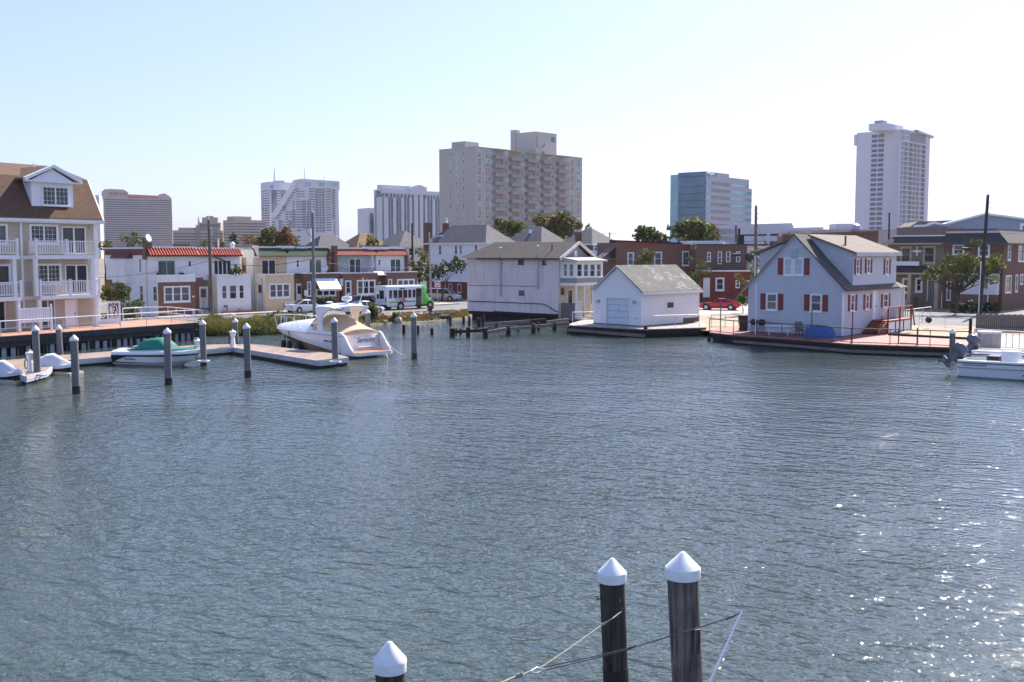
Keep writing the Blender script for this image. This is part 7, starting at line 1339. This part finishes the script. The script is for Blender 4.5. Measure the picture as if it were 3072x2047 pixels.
T = Thing('dark_roof_house', 'house with black pitched roof showing behind the grey gable', 'house', atY(cc('e4', 770, 0)[0], 128, GZ), -12); F = Fac(T); q = F.rect('e4', 700, 590, 1010, 800); F.part('wall', MB().box(0, 0, 0, 9, 8, q[3]-2.4), LAPW); F.part('roof', MB().exty([(-.5, q[3]-2.6), (9.5, q[3]-2.6), (7.5, q[3]), (2.5, q[3])], -.5, 8.5), K('black_shingle', (.035, .035, .04), rough=.9, kind='shingle'))
BLUS = K('sky_blue_siding', (.27, .35, .46), rough=.6, var=.04, kind='siding', p=.2)
T = Thing('blue_building', 'large sky blue gabled building with pale trim behind the brick corner house', 'building', atY(cc('e5', 880, 0)[0], 190, GZ), -8); F = Fac(T)
pl = [F.uz('e5', x, y) for x, y in ((880, 155), (1440, 8), (2100, 95), (2500, 160))]; F.win(F.rect('e5', 1975, 165, 2060, 300), fw=.25, trim=.2, hole=False); F.part('wall', MB().exty([(pl[0][0], 0)]+pl+[(pl[-1][0], 0)][::1], .05, 16), BLUS)
mb = MB(); [mb.bar((a_[0], -.2, a_[1]), (b_[0], -.2, b_[1]), .5, .35) for a_, b_ in zip(pl, pl[1:])]; F.part('rake_trim', mb, TRIM)
T = Thing('blue_building_wing', 'small sky blue gabled wing with taupe roof beside the hotel tower', 'building', atY(cc('e5', 400, 0)[0], 195, GZ), -8); F = Fac(T); pl = [F.uz('e5', x, y) for x, y in ((405, 190), (560, 185), (700, 140), (860, 180), (890, 185))]
F.part('wall', MB().exty([(pl[0][0], 0)]+pl+[(pl[-1][0], 0)], .05, 10), BLUS); mb = MB(); [mb.bar((a_[0], -.2, a_[1]), (b_[0], -.2, b_[1]), .4, .4) for a_, b_ in zip(pl, pl[1:])]; F.part('rake_trim', mb, TRIM); F.part('roof', MB().exty([F.uz('e5', x, y) for x, y in ((400, 190), (520, 115), (1100, 92), (900, 190))], 3, 14), ROOFT)
# --- white hotel tower on the right
T, A, B = far('white_hotel_tower', 'tall white hotel tower with balcony grid and damaged upper corner', 'd5', 815, 640, 47); LA = A.u('d5', 1150, 900); LB = -B.u('d5', 268, 900); zt = A.z('d5', 815, 222); T.part('wall', MB().box(0, 0, 0, LA, LB, zt), K('tower_white', (.62, .6, .66), rough=.75, var=.03, vs_=.05)); TW = MATS['tower_white']
za, zb_ = B.z('d5', 490, 292), B.z('d5', 480, 1345); dz = (za-zb_)/18; gm = {}
for k in range(20):
    z = za-k*dz
    for x0, x1 in ((452, 518), (533, 600)):
        q0, q1 = B.u('d5', x0, 800), B.u('d5', x1, 800); o = link('window', gm.setdefault(('b', x0), MB().box(0, -.2, 0, q1-q0, .05, dz*.62).mesh('window', GLASSF)), T.o, B.L @ TR(q0, 0, z-dz*.75))
za2 = A.z('d5', 800, 372); dz2 = (za2-A.z('d5', 770, 1370))/17
for k in range(18):
    z = za2-k*dz2; 
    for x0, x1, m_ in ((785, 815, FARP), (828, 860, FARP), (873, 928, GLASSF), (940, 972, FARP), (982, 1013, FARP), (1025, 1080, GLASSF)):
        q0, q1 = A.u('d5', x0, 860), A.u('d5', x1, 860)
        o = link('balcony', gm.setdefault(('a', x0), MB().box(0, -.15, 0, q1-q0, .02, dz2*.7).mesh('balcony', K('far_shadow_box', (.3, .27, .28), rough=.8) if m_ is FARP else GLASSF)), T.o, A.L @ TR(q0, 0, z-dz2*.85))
u0, u1 = A.u('d5', 782, 860), A.u('d5', 1082, 860)
for k in range(19): A.part('floor_slab', MB().box(u0, -1.3, za2-k*dz2-dz2*.12, u1, -.02, za2-k*dz2+dz2*.04), TW)
for x in (782, 821, 866, 934, 977, 1019, 1084): A.part('fin', MB().box(A.u('d5', x, 860)-.2, -1.2, 2, A.u('d5', x, 860)+.2, -.02, za2), TW)
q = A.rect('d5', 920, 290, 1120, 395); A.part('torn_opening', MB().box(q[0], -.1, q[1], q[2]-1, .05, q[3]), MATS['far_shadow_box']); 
for x in (833, 880):
    for y in (275, 335): q = A.rect('d5', x, y-20, x+32, y+20); A.part('window', MB().box(q[0], -.15, q[1], q[2], .05, q[3]), GLASSF)
A.part('loose_cladding', MB().exty([A.uz('d5', x, y) for x, y in ((985, 240), (1070, 275), (1180, 315), (1190, 345), (1080, 300), (990, 275))], -1.5, 1), METAL)
F = Fac(T, 0, 6, 0); u0 = F.u('d5', 622, 200); T.part('roof_block', MB().box(u0, 6, zt-1, u0+26, 16, F.z('d5', 622, 152)), TW); T.part('roof_plant', MB().box(u0+1, 8, F.z('d5', 622, 152), u0+7, 13, F.z('d5', 560, 105)), FARL)
T.part('end_flange', MB().box(-.5, LB, A.z('d5', 815, 380), 4, LB+1.5, zt-1), TW)
# ================================================================ trees and shrubs
LG = K('leaf_green', (.06, .095, .02), rough=.6, var=.35, vs_=2, kind='leaf', col2=(.16, .15, .03), trans=.4); LD = K('leaf_dark', (.03, .05, .018), rough=.6, var=.35, vs_=2, kind='leaf', col2=(.07, .09, .02), trans=.3)
LO = K('leaf_autumn', (.2, .1, .025), rough=.7, var=.35, vs_=1.5, kind='leaf', col2=(.1, .1, .025), trans=.35); LY = K('leaf_yellowgreen', (.095, .115, .028), rough=.6, var=.3, vs_=2, kind='leaf', col2=(.16, .12, .03), trans=.4)
BARK = K('bark', (.09, .065, .05), rough=.9, kind='wood')
def leaves(blobs, s, dens, seed, o):
    rg = random.Random(seed); V, Fc = [], []
    for c_, r in blobs:
        n = int(6.5*dens*(r/s)**2)
        for _ in range(n):
            while 1:
                d = Vector((rg.uniform(-1, 1), rg.uniform(-1, 1), rg.uniform(-1, 1)))
                if .05 < d.length < 1: break
            q_ = d.length**-.45; nz = noise.noise(d*1.9+c_*.3)+.5*noise.noise(d*4.5+c_*.7)
            if nz < -.22: continue
            p = c_+d*q_*r*(.84+.5*nz)-o
            a = Vector((rg.gauss(0, 1), rg.gauss(0, 1), rg.gauss(0, .8))).normalized(); b = a.cross(Vector((rg.gauss(0, 1), rg.gauss(0, 1), rg.gauss(0, 1)))).normalized(); k = s*rg.uniform(.6, 1.3)
            i = len(V); V += [p-a*k*.6, p+b*k*.38, p+a*k*.6, p-b*k*.38]; Fc.append((i, i+1, i+2, i+3))
    mb = MB(); mb.v = [tuple(v) for v in V]; mb.f = Fc; return mb
def tree(label, c, base, blobs, Y, s, m, dens=5, trunk=.16, name='tree', cat='tree', group=None, bz=GZ, stems=0):
    """base: crop pixel column of the trunk; blobs: crop centre and radius in crop pixels"""
    B_ = [(ony(*cc(c, x, y), Y+rnd.uniform(-.8, .8)*r/CR[c][2]*Y/3200), 1.22*r/CR[c][2]*Y/3200) for x, y, r in blobs]
    o = atY(cc(c, base, 0)[0], Y, bz); T = Thing(name, label, cat, o, 0, group)
    T.part('crown', leaves(B_, s, dens, hash(label) % 9999 if 0 else sum(map(ord, label)), o), m)
    tk = MB(); cx = sum((b[0]-o for b in B_), Vector())/len(B_); fork = Vector((cx.x*.3, 0, max(.4, cx.z*.45)))
    tk.tube([(0, 0, -.1), fork*.5+Vector((.05, 0, 0)), fork], [trunk*1.2, trunk, trunk*.85], 8)
    for b in B_:
        e_ = b[0]-o; m_ = (fork+e_)/2+Vector((rnd.uniform(-.2, .2), rnd.uniform(-.2, .2), .1)); tk.tube([fork, m_, e_], [trunk*.5, trunk*.28, trunk*.08], 6)
        for _ in range(3):
            d = Vector((rnd.uniform(-1, 1), rnd.uniform(-1, 1), rnd.uniform(-.3, 1)))*b[1]*.8; tk.tube([e_*.85+m_*.15, e_+d], [trunk*.25, trunk*.06], 5)
    T.part('trunk', tk, BARK); return T
tree('large round green tree below the glass office', 'd4', 560, [(520, 1260, 170), (380, 1220, 120), (660, 1190, 130), (800, 1260, 130), (560, 1360, 170), (300, 1330, 90), (900, 1380, 100), (700, 1380, 120), (170, 1225, 40)], 185, .55, LG, 6, .35)
tree('round yellowing tree growing against the large green tree', 'd4', 990, [(980, 1290, 90), (1040, 1400, 60), (930, 1210, 50)], 190, .5, LO, 4.5, .25)
tree('green tree left of the large round tree above the brick roof', 'c6', 690, [(640, 70, 70), (720, 110, 80), (800, 90, 70), (860, 120, 60), (600, 130, 60), (700, 30, 40), (640, 165, 70), (740, 170, 75), (840, 170, 65), (930, 170, 60), (1000, 175, 50)], 180, .55, LG, 5, .25)
tree('yellow green tree in front of the apartment house balconies', 'd3', 1500, [(1250, 1190, 70), (1350, 1220, 80), (1480, 1180, 90), (1560, 1160, 80), (1650, 1220, 70), (1440, 1260, 90), (1570, 1250, 80), (1720, 1250, 40), (1820, 1265, 35), (1400, 1320, 70), (1500, 1320, 70), (1600, 1310, 60), (1300, 1290, 60)], 215, .6, LY, 5, .3)
tree('dark green tree behind the ridge of the white house', 'd3', 880, [(780, 1225, 60), (860, 1250, 70), (940, 1260, 70), (1020, 1265, 60), (840, 1310, 60), (920, 1310, 60)], 200, .55, LG, 5, .25)
tree('orange autumn tree behind the green mansard roof', 'c3', 470, [(360, 110, 90), (440, 160, 90), (520, 150, 90), (300, 180, 80), (590, 190, 80), (230, 190, 70), (540, 60, 50), (410, 200, 80)], 190, .55, LO, 5, .3)
tree('dark green treetop beside the orange autumn tree', 'c3', 330, [(310, 90, 60), (350, 130, 55)], 186, .5, LD, 5, .2)
tree('small green tree before the beige block', 'd1', 1850, [(1850, 870, 45), (1830, 920, 40), (1870, 950, 40)], 200, .5, LD, 4, .2)
tree('bare twiggy brown tree before the beige office block', 'd1', 2060, [(2000, 930, 60), (2080, 920, 60), (2140, 950, 60)], 195, .4, LO, 2, .2)
tree('sparse green tree in front of the striped hotel tower', 'd1', 600, [(580, 830, 40), (600, 900, 55), (680, 940, 50), (560, 960, 50), (740, 930, 30), (470, 900, 50)], 200, .45, LG, 3, .2)
tree('low green tree beside the townhouse corner', 'd1', 240, [(270, 970, 50), (210, 1000, 50)], 160, .45, LG, 4, .2)
tree('low yellow green treetops above the red tile roof', 'd1', 1640, [(1480, 965, 45), (1660, 970, 50), (1700, 985, 40), (1240, 1010, 20)], 170, .4, LY, 4, .2)
tree('narrow green treetop in front of the brown hip roof', 'c3', 1560, [(1540, 150, 50), (1580, 190, 50), (1510, 200, 40), (1420, 225, 25)], 150, .4, LG, 4, .15)
tree('yellow green garden tree at the corner of the brick row house', 'c3', 2110, [(2120, 300, 50), (2150, 420, 60), (2110, 520, 60), (2140, 600, 50), (2010, 420, 45), (2080, 470, 50), (2180, 340, 40)], 146, .35, LY, 3.5, .12)
tree('dark glossy tree in front of the white three storey house', 'c5', 170, [(60, 560, 70), (200, 530, 60), (330, 480, 50), (390, 520, 55), (160, 610, 50), (280, 550, 40), (40, 640, 60), (330, 430, 25)], 143, .4, LD, 4, .14)
tree('leafy street tree with open crown before the brick corner house', 'e5', 1010, [(900, 680, 90), (1060, 700, 110), (1180, 690, 110), (640, 860, 80), (760, 860, 90), (920, 830, 110), (1120, 840, 130), (1300, 750, 110), (1480, 800, 110), (1600, 680, 80), (1660, 760, 80), (1400, 920, 90), (1560, 980, 70), (560, 940, 60), (700, 960, 60), (1350, 440, 60), (1280, 410, 40), (1040, 960, 90), (1250, 980, 80)], 114, .26, LG, 2.6, .2)
for lb, c, b, bl, Y, m_, dn in (('ivy covered shrub climbing the pole beside the grey house', 'c6', 2180, [(2150, 380, 50), (2190, 480, 55), (2170, 560, 50), (2160, 640, 45), (2210, 330, 40)], 114, LG, 3.5),
    ('shrub leaning over the brick side wall behind the garage roof', 'c6', 700, [(660, 440, 70), (740, 400, 60), (700, 350, 50), (800, 370, 40), (600, 480, 50), (720, 490, 70)], 140, LG, 3.5),
    ('climbing plant on the downpipe between the brick houses', 'c6', 1400, [(1340, 280, 40), (1310, 440, 40), (1350, 670, 60), (1420, 560, 50), (1370, 760, 50), (1480, 500, 50), (1480, 640, 40), (1550, 600, 40), (1400, 700, 50)], 139, LG, 3),
    ('bright green round bush behind the red coupe', 'c6', 2010, [(2000, 960, 50), (2040, 1000, 50), (1960, 980, 35)], 116, LG, 6),
    ('small rusty leaved shrub by the brick terrace stairs', 'c6', 1960, [(1940, 660, 40), (1990, 730, 50), (2060, 760, 40)], 134, LY, 2.5),
    ('dark clipped hedge in front of the brick corner house', 'e5', 1250, [(1000, 1380, 70), (1120, 1370, 80), (1240, 1370, 80), (1360, 1380, 80), (1480, 1380, 70), (1600, 1390, 70)], 116, LD, 6),
    ('leafy shrub at the foot of the brick end row house', 'c2', 370, [(370, 800, 45), (400, 860, 80), (340, 920, 70), (420, 960, 70), (180, 850, 60), (220, 920, 70), (160, 950, 60), (470, 860, 40)], 99, LG, 4.5),
    ('spreading low juniper beside the boardwalk fence', 'c2', 560, [(520, 1060, 50), (600, 1040, 50), (650, 1060, 45), (440, 1080, 50), (480, 1180, 80), (560, 1200, 70), (420, 1220, 60)], 97, LG, 4),
    ('flowering hedge under the white awning', 'c3', 1000, [(920, 870, 40), (980, 860, 40), (1040, 870, 40), (1090, 880, 35), (1000, 900, 40)], 122, LD, 5),
    ('trailing plant on the terrace of the white stucco house', 'c2', 1930, [(1900, 610, 40), (1950, 590, 45), (1990, 620, 35), (1930, 530, 20), (1880, 625, 25)], 113.5, LG, 4)):
    tree(lb, c, b, bl, Y, .2, m_, dn, .05, 'shrub', 'shrub', bz=ony(*cc('c2', 1930, 655), Y).z if 'terrace of' in lb else GZ)
for lb, c, b, bl, Y, m_, dn, s_ in (('large dark green bush on the bank behind the cruiser bow', 'e3', 1320, [(1330, 400, 170), (1260, 470, 140), (1420, 430, 140), (1380, 320, 110), (1220, 380, 100), (1480, 500, 110), (1300, 520, 120)], 97.5, LG, 7, .15),
    ('grassy bush beside the cruiser pulpit', 'e3', 1650, [(1560, 380, 120), (1680, 360, 120), (1780, 380, 120), (1880, 380, 100), (1600, 460, 100), (1840, 300, 60)], 101, LY, 6, .15),
    ('feathery green bush on the rocky bank behind the cruiser arch', 'e2', 190, [(180, 740, 90), (220, 820, 100), (150, 860, 100), (250, 900, 80), (120, 960, 80), (200, 700, 50)], 107, LG, 6, .14),
    ('small bright green shrub growing on the rocky bank', 'e2', 680, [(660, 880, 45), (700, 900, 45), (670, 930, 40)], 108.5, LG, 6, .12), ('slender green shrub beside the minibus wheel', 'e2', 1440, [(1440, 740, 45), (1410, 770, 40), (1470, 720, 40), (1430, 800, 35)], 112, LG, 5, .12)):
    tree(lb, c, b, bl, Y, s_, m_, dn, .04, 'bush', 'bush', bz=.2)
# ================================================================ bank: grass, weeds, rocks
def shoreY(x):
    for a, b in zip(shore, shore[1:]):
        if a.x <= x <= b.x: return a.y+(b.y-a.y)*(x-a.x)/(b.x-a.x)
    return 0
def bankz(x, y): return max(-.5, min(GZ, (y-shoreY(x)+1.6)/3.8-.5))
def grass(name, label, n, pxr, dr, hr, m, seed, wd=.045, band=None):
    rg = random.Random(seed); mb = MB(); V, Fc = [], []
    while len(Fc) < n*2:
        px_ = rg.uniform(*pxr); dd = rg.uniform(*dr); k = (px_-1536)/FPX
        y = 100.0
        for _ in range(6): x = k*(y*cp+(CAM_H-.3)*sp); y = shoreY(x)+dd
        x = k*(y*cp+(CAM_H-.3)*sp)
        if band and noise.noise(Vector((x*.35+seed, y*.35, 0))) < band: continue
        q_ = Vector((x, y, 0))-RP
        if q_.dot(RN) < 13.0: continue
        z = bankz(x, y)-.03; h = rg.uniform(*hr)*(.6+.8*abs(noise.noise(Vector((x*.5, y*.5, seed))))); a = rg.uniform(0, 6.28); ln = rg.uniform(.05, .45)*h
        d = Vector((cos(a), sin(a), 0)); s_ = Vector((-d.y, d.x, 0))*wd*rg.uniform(.6, 1.4); p = Vector((x, y, z)); i = len(V)
        V += [p-s_, p+s_, p+d*ln*.35+Vector((0, 0, h*.6))+s_*.7, p+d*ln*.35+Vector((0, 0, h*.6))-s_*.7, p+d*ln+Vector((0, 0, h))]; Fc += [(i, i+1, i+2, i+3), (i+3, i+2, i+4)]
    mb.v = [tuple(v) for v in V]; mb.f = Fc; o = solo(name, label, 'grass', mb, m, kind='stuff'); return o
G1 = K('reed_green', (.09, .11, .025), rough=.7, var=.4, vs_=.8, kind='leaf', col2=(.17, .15, .04), trans=.35); G2 = K('reed_straw', (.22, .17, .07), rough=.8, var=.3, vs_=.8, trans=.35); G3 = K('weed_rust', (.3, .13, .05), rough=.8, var=.3, vs_=.8, trans=.35); G4 = K('reed_dark', (.03, .04, .015), rough=.8, var=.4, trans=.3)
grass('bank_grass', 'tall green reeds crowding the bank behind the docks', 9000, (596, 905), (-.4, 7), (.5, 1.15), G1, 3); grass('bank_grass', 'straw coloured dry reeds on the bank behind the docks', 2600, (600, 900), (.8, 7), (.5, 1.15), G2, 5, band=-.05); grass('bank_grass', 'dark reeds overhanging the water under the bank', 3500, (596, 905), (-.9, .6), (.3, .8), G4, 7)
grass('bank_weeds', 'rust coloured low weeds on the bank beside the pink house', 5000, (1130, 1408), (1.2, 6), (.12, .38), G3, 9, .04, band=-.1); grass('bank_weeds', 'short green weeds along the rocky bank', 5000, (900, 1408), (.6, 6), (.15, .45), G1, 11, .04, band=0); grass('bank_weeds', 'straw grass patches on the rocky bank', 3500, (900, 1408), (.6, 6), (.12, .35), G2, 13, .04)
RK = [K('rock_tan', (.4, .3, .24), rough=.9, var=.25, vs_=2, bump=.6, bs=4), K('rock_grey', (.26, .24, .23), rough=.9, var=.3, vs_=2, bump=.6, bs=4), K('rock_dark', (.07, .065, .065), rough=.85, var=.4, vs_=2, bump=.6, bs=4), K('rock_white', (.75, .74, .72), rough=.8, var=.05)]
def rock(px_, py_, r, m, seed, label, flat=.65):
    bm = bmesh.new(); bmesh.ops.create_icosphere(bm, subdivisions=2, radius=1)
    for v in bm.verts:
        n_ = v.co.normalized(); k = 1+.35*noise.noise(n_*1.3+Vector((seed*3.1, 0, 0)))+.12*noise.noise(n_*3.5+Vector((0, seed, 0))); v.co = Vector((n_.x*1.25, n_.y, n_.z*flat))*k*r
    me = bpy.data.meshes.new('rock'); bm.to_mesh(me); bm.free(); me.materials.append(m); p = onz(px_, py_, .1); o = link('rock', me, None, TR(p.x, p.y, bankz(p.x, p.y)+r*.15) @ RZ(seed*47)); tag(o, label, 'rock', 'rocks along the bank')
rock(*cc('e2', 470, 1010), .38, RK[3], 1, 'white rounded rock on the bank'); rock(*cc('e2', 740, 1030), .42, RK[0], 2, 'large pointed tan rock on the bank', .95)
for i in range(46):
    x = rnd.uniform(60, 2000); y = 1060-.055*x+rnd.uniform(-50, 15); mi = (0 if rnd.random() < .6 else 1) if x < 1250 else (2 if rnd.random() < .7 else 1)
    rock(*cc('e2', x, y), rnd.uniform(.16, .42)*(1.2 if mi == 2 else 1), RK[mi], i+5, ('tan weathered rock at the water edge of the bank', 'grey rock at the water edge of the bank', 'dark wet rock at the water edge by the pink house')[mi])
# ================================================================ poles, wires, lamps, signs
POLEW = K('pole_wood', (.17, .14, .12), rough=.85, kind='wood'); POLED = K('pole_dark_wood', (.06, .05, .045), rough=.85, kind='wood')
def upole(label, xt, yt, xb, yb, Y=None, r=.16, m=None, cross=0, group='utility poles'):
    b = onz(xb, yb, GZ) if Y is None else atY(xb, Y, GZ); t = ony(xt, yt, b.y); T = Thing('utility_pole', label, 'pole', b, 0, group); v = t-b
    T.part('shaft', MB().tube([(0, 0, -.3), v*.5, v], [r*1.15, r, r*.8], 10), m or POLEW, smooth=50)
    if cross: T.part('cross_arm', MB().bar(v-Vector((cross, 0, .5)), v+Vector((cross, 0, -.5)), .1, .1), m or POLEW)
    T.part('insulator', MB().tube([v, v+Vector((0, 0, .35))], [.05, .03], 6).tube([v+Vector((r, 0, -.8)), v+Vector((r+.18, 0, -.8))], .05, 6).tube([v+Vector((r, 0, -1.3)), v+Vector((r+.18, 0, -1.3))], .05, 6), TRIM); T.v, T.b = v, b; return T
U1 = upole('weathered wooden utility pole before the red tile roofs', 626, 660, 636, 958); U2 = upole('smooth grey utility pole behind the cruiser bow', 937, 638, 944, 950, Y=107, m=K('pole_grey', (.24, .24, .25), rough=.7, kind='wood'))
U2.part('bracket_wire', MB().tube([U2.v+Vector((-.1, 0, -.2)), U2.v+Vector((-.55, 0, -.3)), U2.v+Vector((-.5, 0, -1.2)), U2.v+Vector((-.6, 0, -1.9)), U2.v+Vector((0, 0, -2.6))], .03, 5), DARKM)
U3 = upole('dark wooden pole with street lamp arm behind the corner row house', 1236, 670, 1240, 0, Y=150, m=POLED, cross=0); U3.part('lamp_arm', MB().tube([U3.v+Vector((0, 0, -3.0)), U3.v+Vector((-.6, 0, -2.7)), U3.v+Vector((-1.2, 0, -2.75))], .05, 6).box(U3.v.x-1.6, -.1, U3.v.z-2.82, U3.v.x-1.1, .1, U3.v.z-2.7), ALU)
U4 = upole('slim metal lamp post beside the tall brick chimney', 1288, 704, 1293, 0, Y=132, r=.12, m=K('lamp_post_metal', (.36, .34, .32), rough=.6)); U4.part('lamp_arm', MB().tube([U4.v+Vector((0, 0, -.7)), U4.v+Vector((.6, 0, -.3)), U4.v+Vector((1.3, 0, -.15))], .05, 6).box(U4.v.x+1.2, -.12, U4.v.z-.22, U4.v.x+1.7, .12, U4.v.z-.08), ALU)
U5 = upole('dark utility pole behind the ridge of the pink house', 1714, 658, 1712, 0, Y=165, m=POLED); U6 = upole('wooden utility pole wrapped in ivy beside the grey house', 2268, 618, 2265, 0, Y=115, r=.17, m=POLEW)
U7 = upole('dark pole with lamp before the white hotel tower', 2668, 638, 2664, 0, Y=170, m=POLED); U7.part('lamp_arm', MB().tube([U7.v+Vector((0, 0, -1.0)), U7.v+Vector((-.9, 0, -.8))], .05, 6).lathe([(.05, 0), (.2, .05), (.1, .2)], (U7.v.x-1, 0, U7.v.z-.9), 8), ALU)
U8 = upole('tall dark leaning utility pole at the street tree', 2964, 585, 2939, 945, r=.19, m=POLED); U8.part('meter_pipe', MB().tube([(-.2, -.15, 0), (-.12, -.15, U8.v.z*.45)], .06, 6), ALU)
upole('distant crossarm pole above the grey hip roof', 1829, 697, 1829, 0, Y=330, r=.2, m=POLED, cross=2.4); upole('thin pole stump above the brick row roofs', 2208, 676, 2210, 0, Y=160, r=.2, m=POLEW)
def cable(label, pts, r=.028, sag=.5):
    rope('overhead_cable', label, pts, r, DARKM, sag).o['category'] = 'cable'
at = lambda U, d: U.b+U.v-Vector((0, 0, d))
pink = ony(*cc('c5', 462, 572), 118)
cable('thick overhead cable between the two near utility poles', [at(U1, 4.1), at(U2, 4.6)]); cable('thin overhead wire between the two near utility poles', [at(U1, 1.2), at(U2, 1.5)], .015); cable('overhead cable from the grey pole to the lamp post', [at(U2, 4.8), ony(1290, 800, 132)], .028, .4); cable('lower overhead cable from the grey pole to the pink house', [at(U2, 5.2), pink+Vector((0, 0, .5))], .025, .6); cable('overhead cable from the lamp post to the pink house', [ony(1290, 806, 132), pink], .025, .3)
cable('service wire from the brick end house to the wooden pole', [ony(*cc('c2', -400, 700), 100), at(U1, 4.0)], .02, .5); cable('guy wire running down from the grey pole', [at(U2, 5.5), ony(*cc('c3', 670, 700), 118)], .02, .05)
cable('overhead cable sagging above the garage roof to the ivy pole', [ony(*cc('c6', 150, 515), 112), at(U6, 5.0)], .025, .5); cable('upper overhead cable across the brick side wall', [ony(*cc('c6', 300, 490), 120), at(U6, 4.3)], .02, .4); cable('overhead cable passing the grey house eaves to the leaning pole', [at(U6, 4.6), at(U8, 5.2)], .03, .4); cable('overhead cable across the tan house windows', [ony(*cc('e5', 130, 540), 112), at(U8, 4.6)], .02, .2); cable('overhead cable running right from the leaning pole', [at(U8, 4.9), ony(*cc('e5', 2300, 600), 116)], .028, .3); cable('guy wire from the ivy pole to the ground floor roof', [at(U6, 1.8), ony(*cc('e4', 620, 750), 120)], .02, .0)
solo('transformer_box', 'black splice box hanging on the cable before the brick window', 'cable box', MB().tube([(-.55, 0, -.04), (-.45, 0, 0), (.45, 0, 0), (.55, 0, .04)], [.05, .13, .13, .05], 8), BLACK, ony(*cc('e5', 1170, 522), 113.6))
solo('transformer_box', 'black splice box hanging on the cables by the brick terrace', 'cable box', MB().tube([(-.5, 0, -.04), (-.4, 0, 0), (.4, 0, .05), (.5, 0, .08)], [.05, .17, .17, .05], 8), BLACK, ony(*cc('c6', 1920, 385), 114.2))
SR = K('sign_red', (.42, .015, .015), rough=.4, var=.05)
p = onz(1313, 912, GZ); T = Thing('road_sign', 'square no entry sign with red disc below a green street name plate', 'sign', p, 8); q = ony(*cc('e2', 1592, 235), p.y)-p; sz = .37
T.part('post', MB().tube([(0, .04, 0), (0, .04, q.z+.75)], .035, 6), METAL); b_ = T.part('plate', MB().box(-sz, -.01, q.z-sz, sz, .01, q.z+sz), TRIM); T.part('red_disc', MB().disc((0, -.02, q.z), sz*.9, 'y', .02, 24), SR, b_); T.part('white_bar', MB().box(-sz*.72, -.045, q.z-.07, sz*.72, -.031, q.z+.07), TRIM, b_)
T.part('lettering', text_mesh('DO NOT', .15, TRIM, 0, .004), None, b_, mtx=wallmtx(0, -.036, q.z+.17, .9)); T.part('lettering', text_mesh('ENTER', .15, TRIM, 0, .004), None, b_, mtx=wallmtx(0, -.036, q.z-.18, .9)); T.part('street_name_plate', MB().box(-.35, .0, q.z+.55, .4, .03, q.z+.72), K('sign_green', (.02, .2, .14), rough=.4))
p = onz(1138, 944, GZ); T = Thing('stop_post', 'slim metal post with small round plate behind the minibus', 'post', p); T.part('post', MB().tube([(0, 0, 0), (0, 0, 3.0)], .045, 8), METAL); T.part('plate', MB().box(-.16, -.02, 2.55, .16, .02, 3.0), ALU); T.part('round_plate', MB().disc((-.2, -.03, 2.35), .2, 'y', .03, 14), WHITE)
p = stp(919, 2.3); T = Thing('stop_post', 'grey post with small blank plate before the awning house door', 'post', p); T.part('post', MB().tube([(0, 0, 0), (0, 0, 2.4)], .04, 8), METAL); T.part('plate', MB().box(-.18, -.03, 1.75, .18, 0, 2.35), ALU)
p = stp(773, 2.5); T = Thing('stop_post', 'thin post with narrow red and white plate before the cream side wall', 'post', p); T.part('post', MB().tube([(0, 0, 0), (0, 0, 2.6)], .03, 8), METAL); T.part('plate', MB().box(-.14, -.03, 1.9, .14, 0, 2.5), K('faded_red_white', (.6, .35, .33), rough=.6, var=.4, vs_=5))
# gull on the pile behind the dock corner
T = PT = onz(709, 1046, 0); gt = ony(702, 956, PT.y); mb = MB()
prof = [(-.28, .012, .03), (-.2, .05, .02), (-.08, .085, .02), (.05, .09, .035), (.13, .06, .09), (.17, .05, .13), (.215, .055, .15), (.26, .035, .15), (.29, .015, .145), (.34, .006, .135)]
mb.tube([(x, 0, z) for x, r_, z in prof], [r_ for x, r_, z in prof], 10)
Tg = Thing('gull', 'white and grey gull standing on the pile behind the dock corner', 'bird', gt, 160); Tg.part('body', mb, WHITE, mtx=TR(0, 0, .17), smooth=60)
for s_ in (-1, 1): Tg.part('leg', MB().tube([(0, s_*.03, 0), (0, s_*.03, .13)], .008, 5), K('gull_leg', (.5, .3, .1), rough=.6)); Tg.part('wing', MB().loft([[(-.27, s_*.03, .2), (-.27, s_*.035, .21)], [(-.05, s_*.092, .22), (-.05, s_*.08, .27)], [(.07, s_*.09, .22), (.07, s_*.07, .28)]], caps=False), METAL)
# ================================================================ haze
hm = bpy.data.materials.new('haze'); hm.use_nodes = True; N = hm.node_tree.nodes; N.remove(N['Principled BSDF'])
pv = N.new('ShaderNodeVolumePrincipled'); pv.inputs['Color'].default_value = (.93, .95, 1, 1); pv.inputs['Density'].default_value = .00005; pv.inputs['Anisotropy'].default_value = .3
hm.node_tree.links.new(pv.outputs[0], N['Material Output'].inputs['Volume'])
hz = solo('haze', 'thin pale haze over the harbour and the distant towers', 'haze', MB().box(-2800, -100, -2, 2800, 2700, 150), hm, kind='stuff')
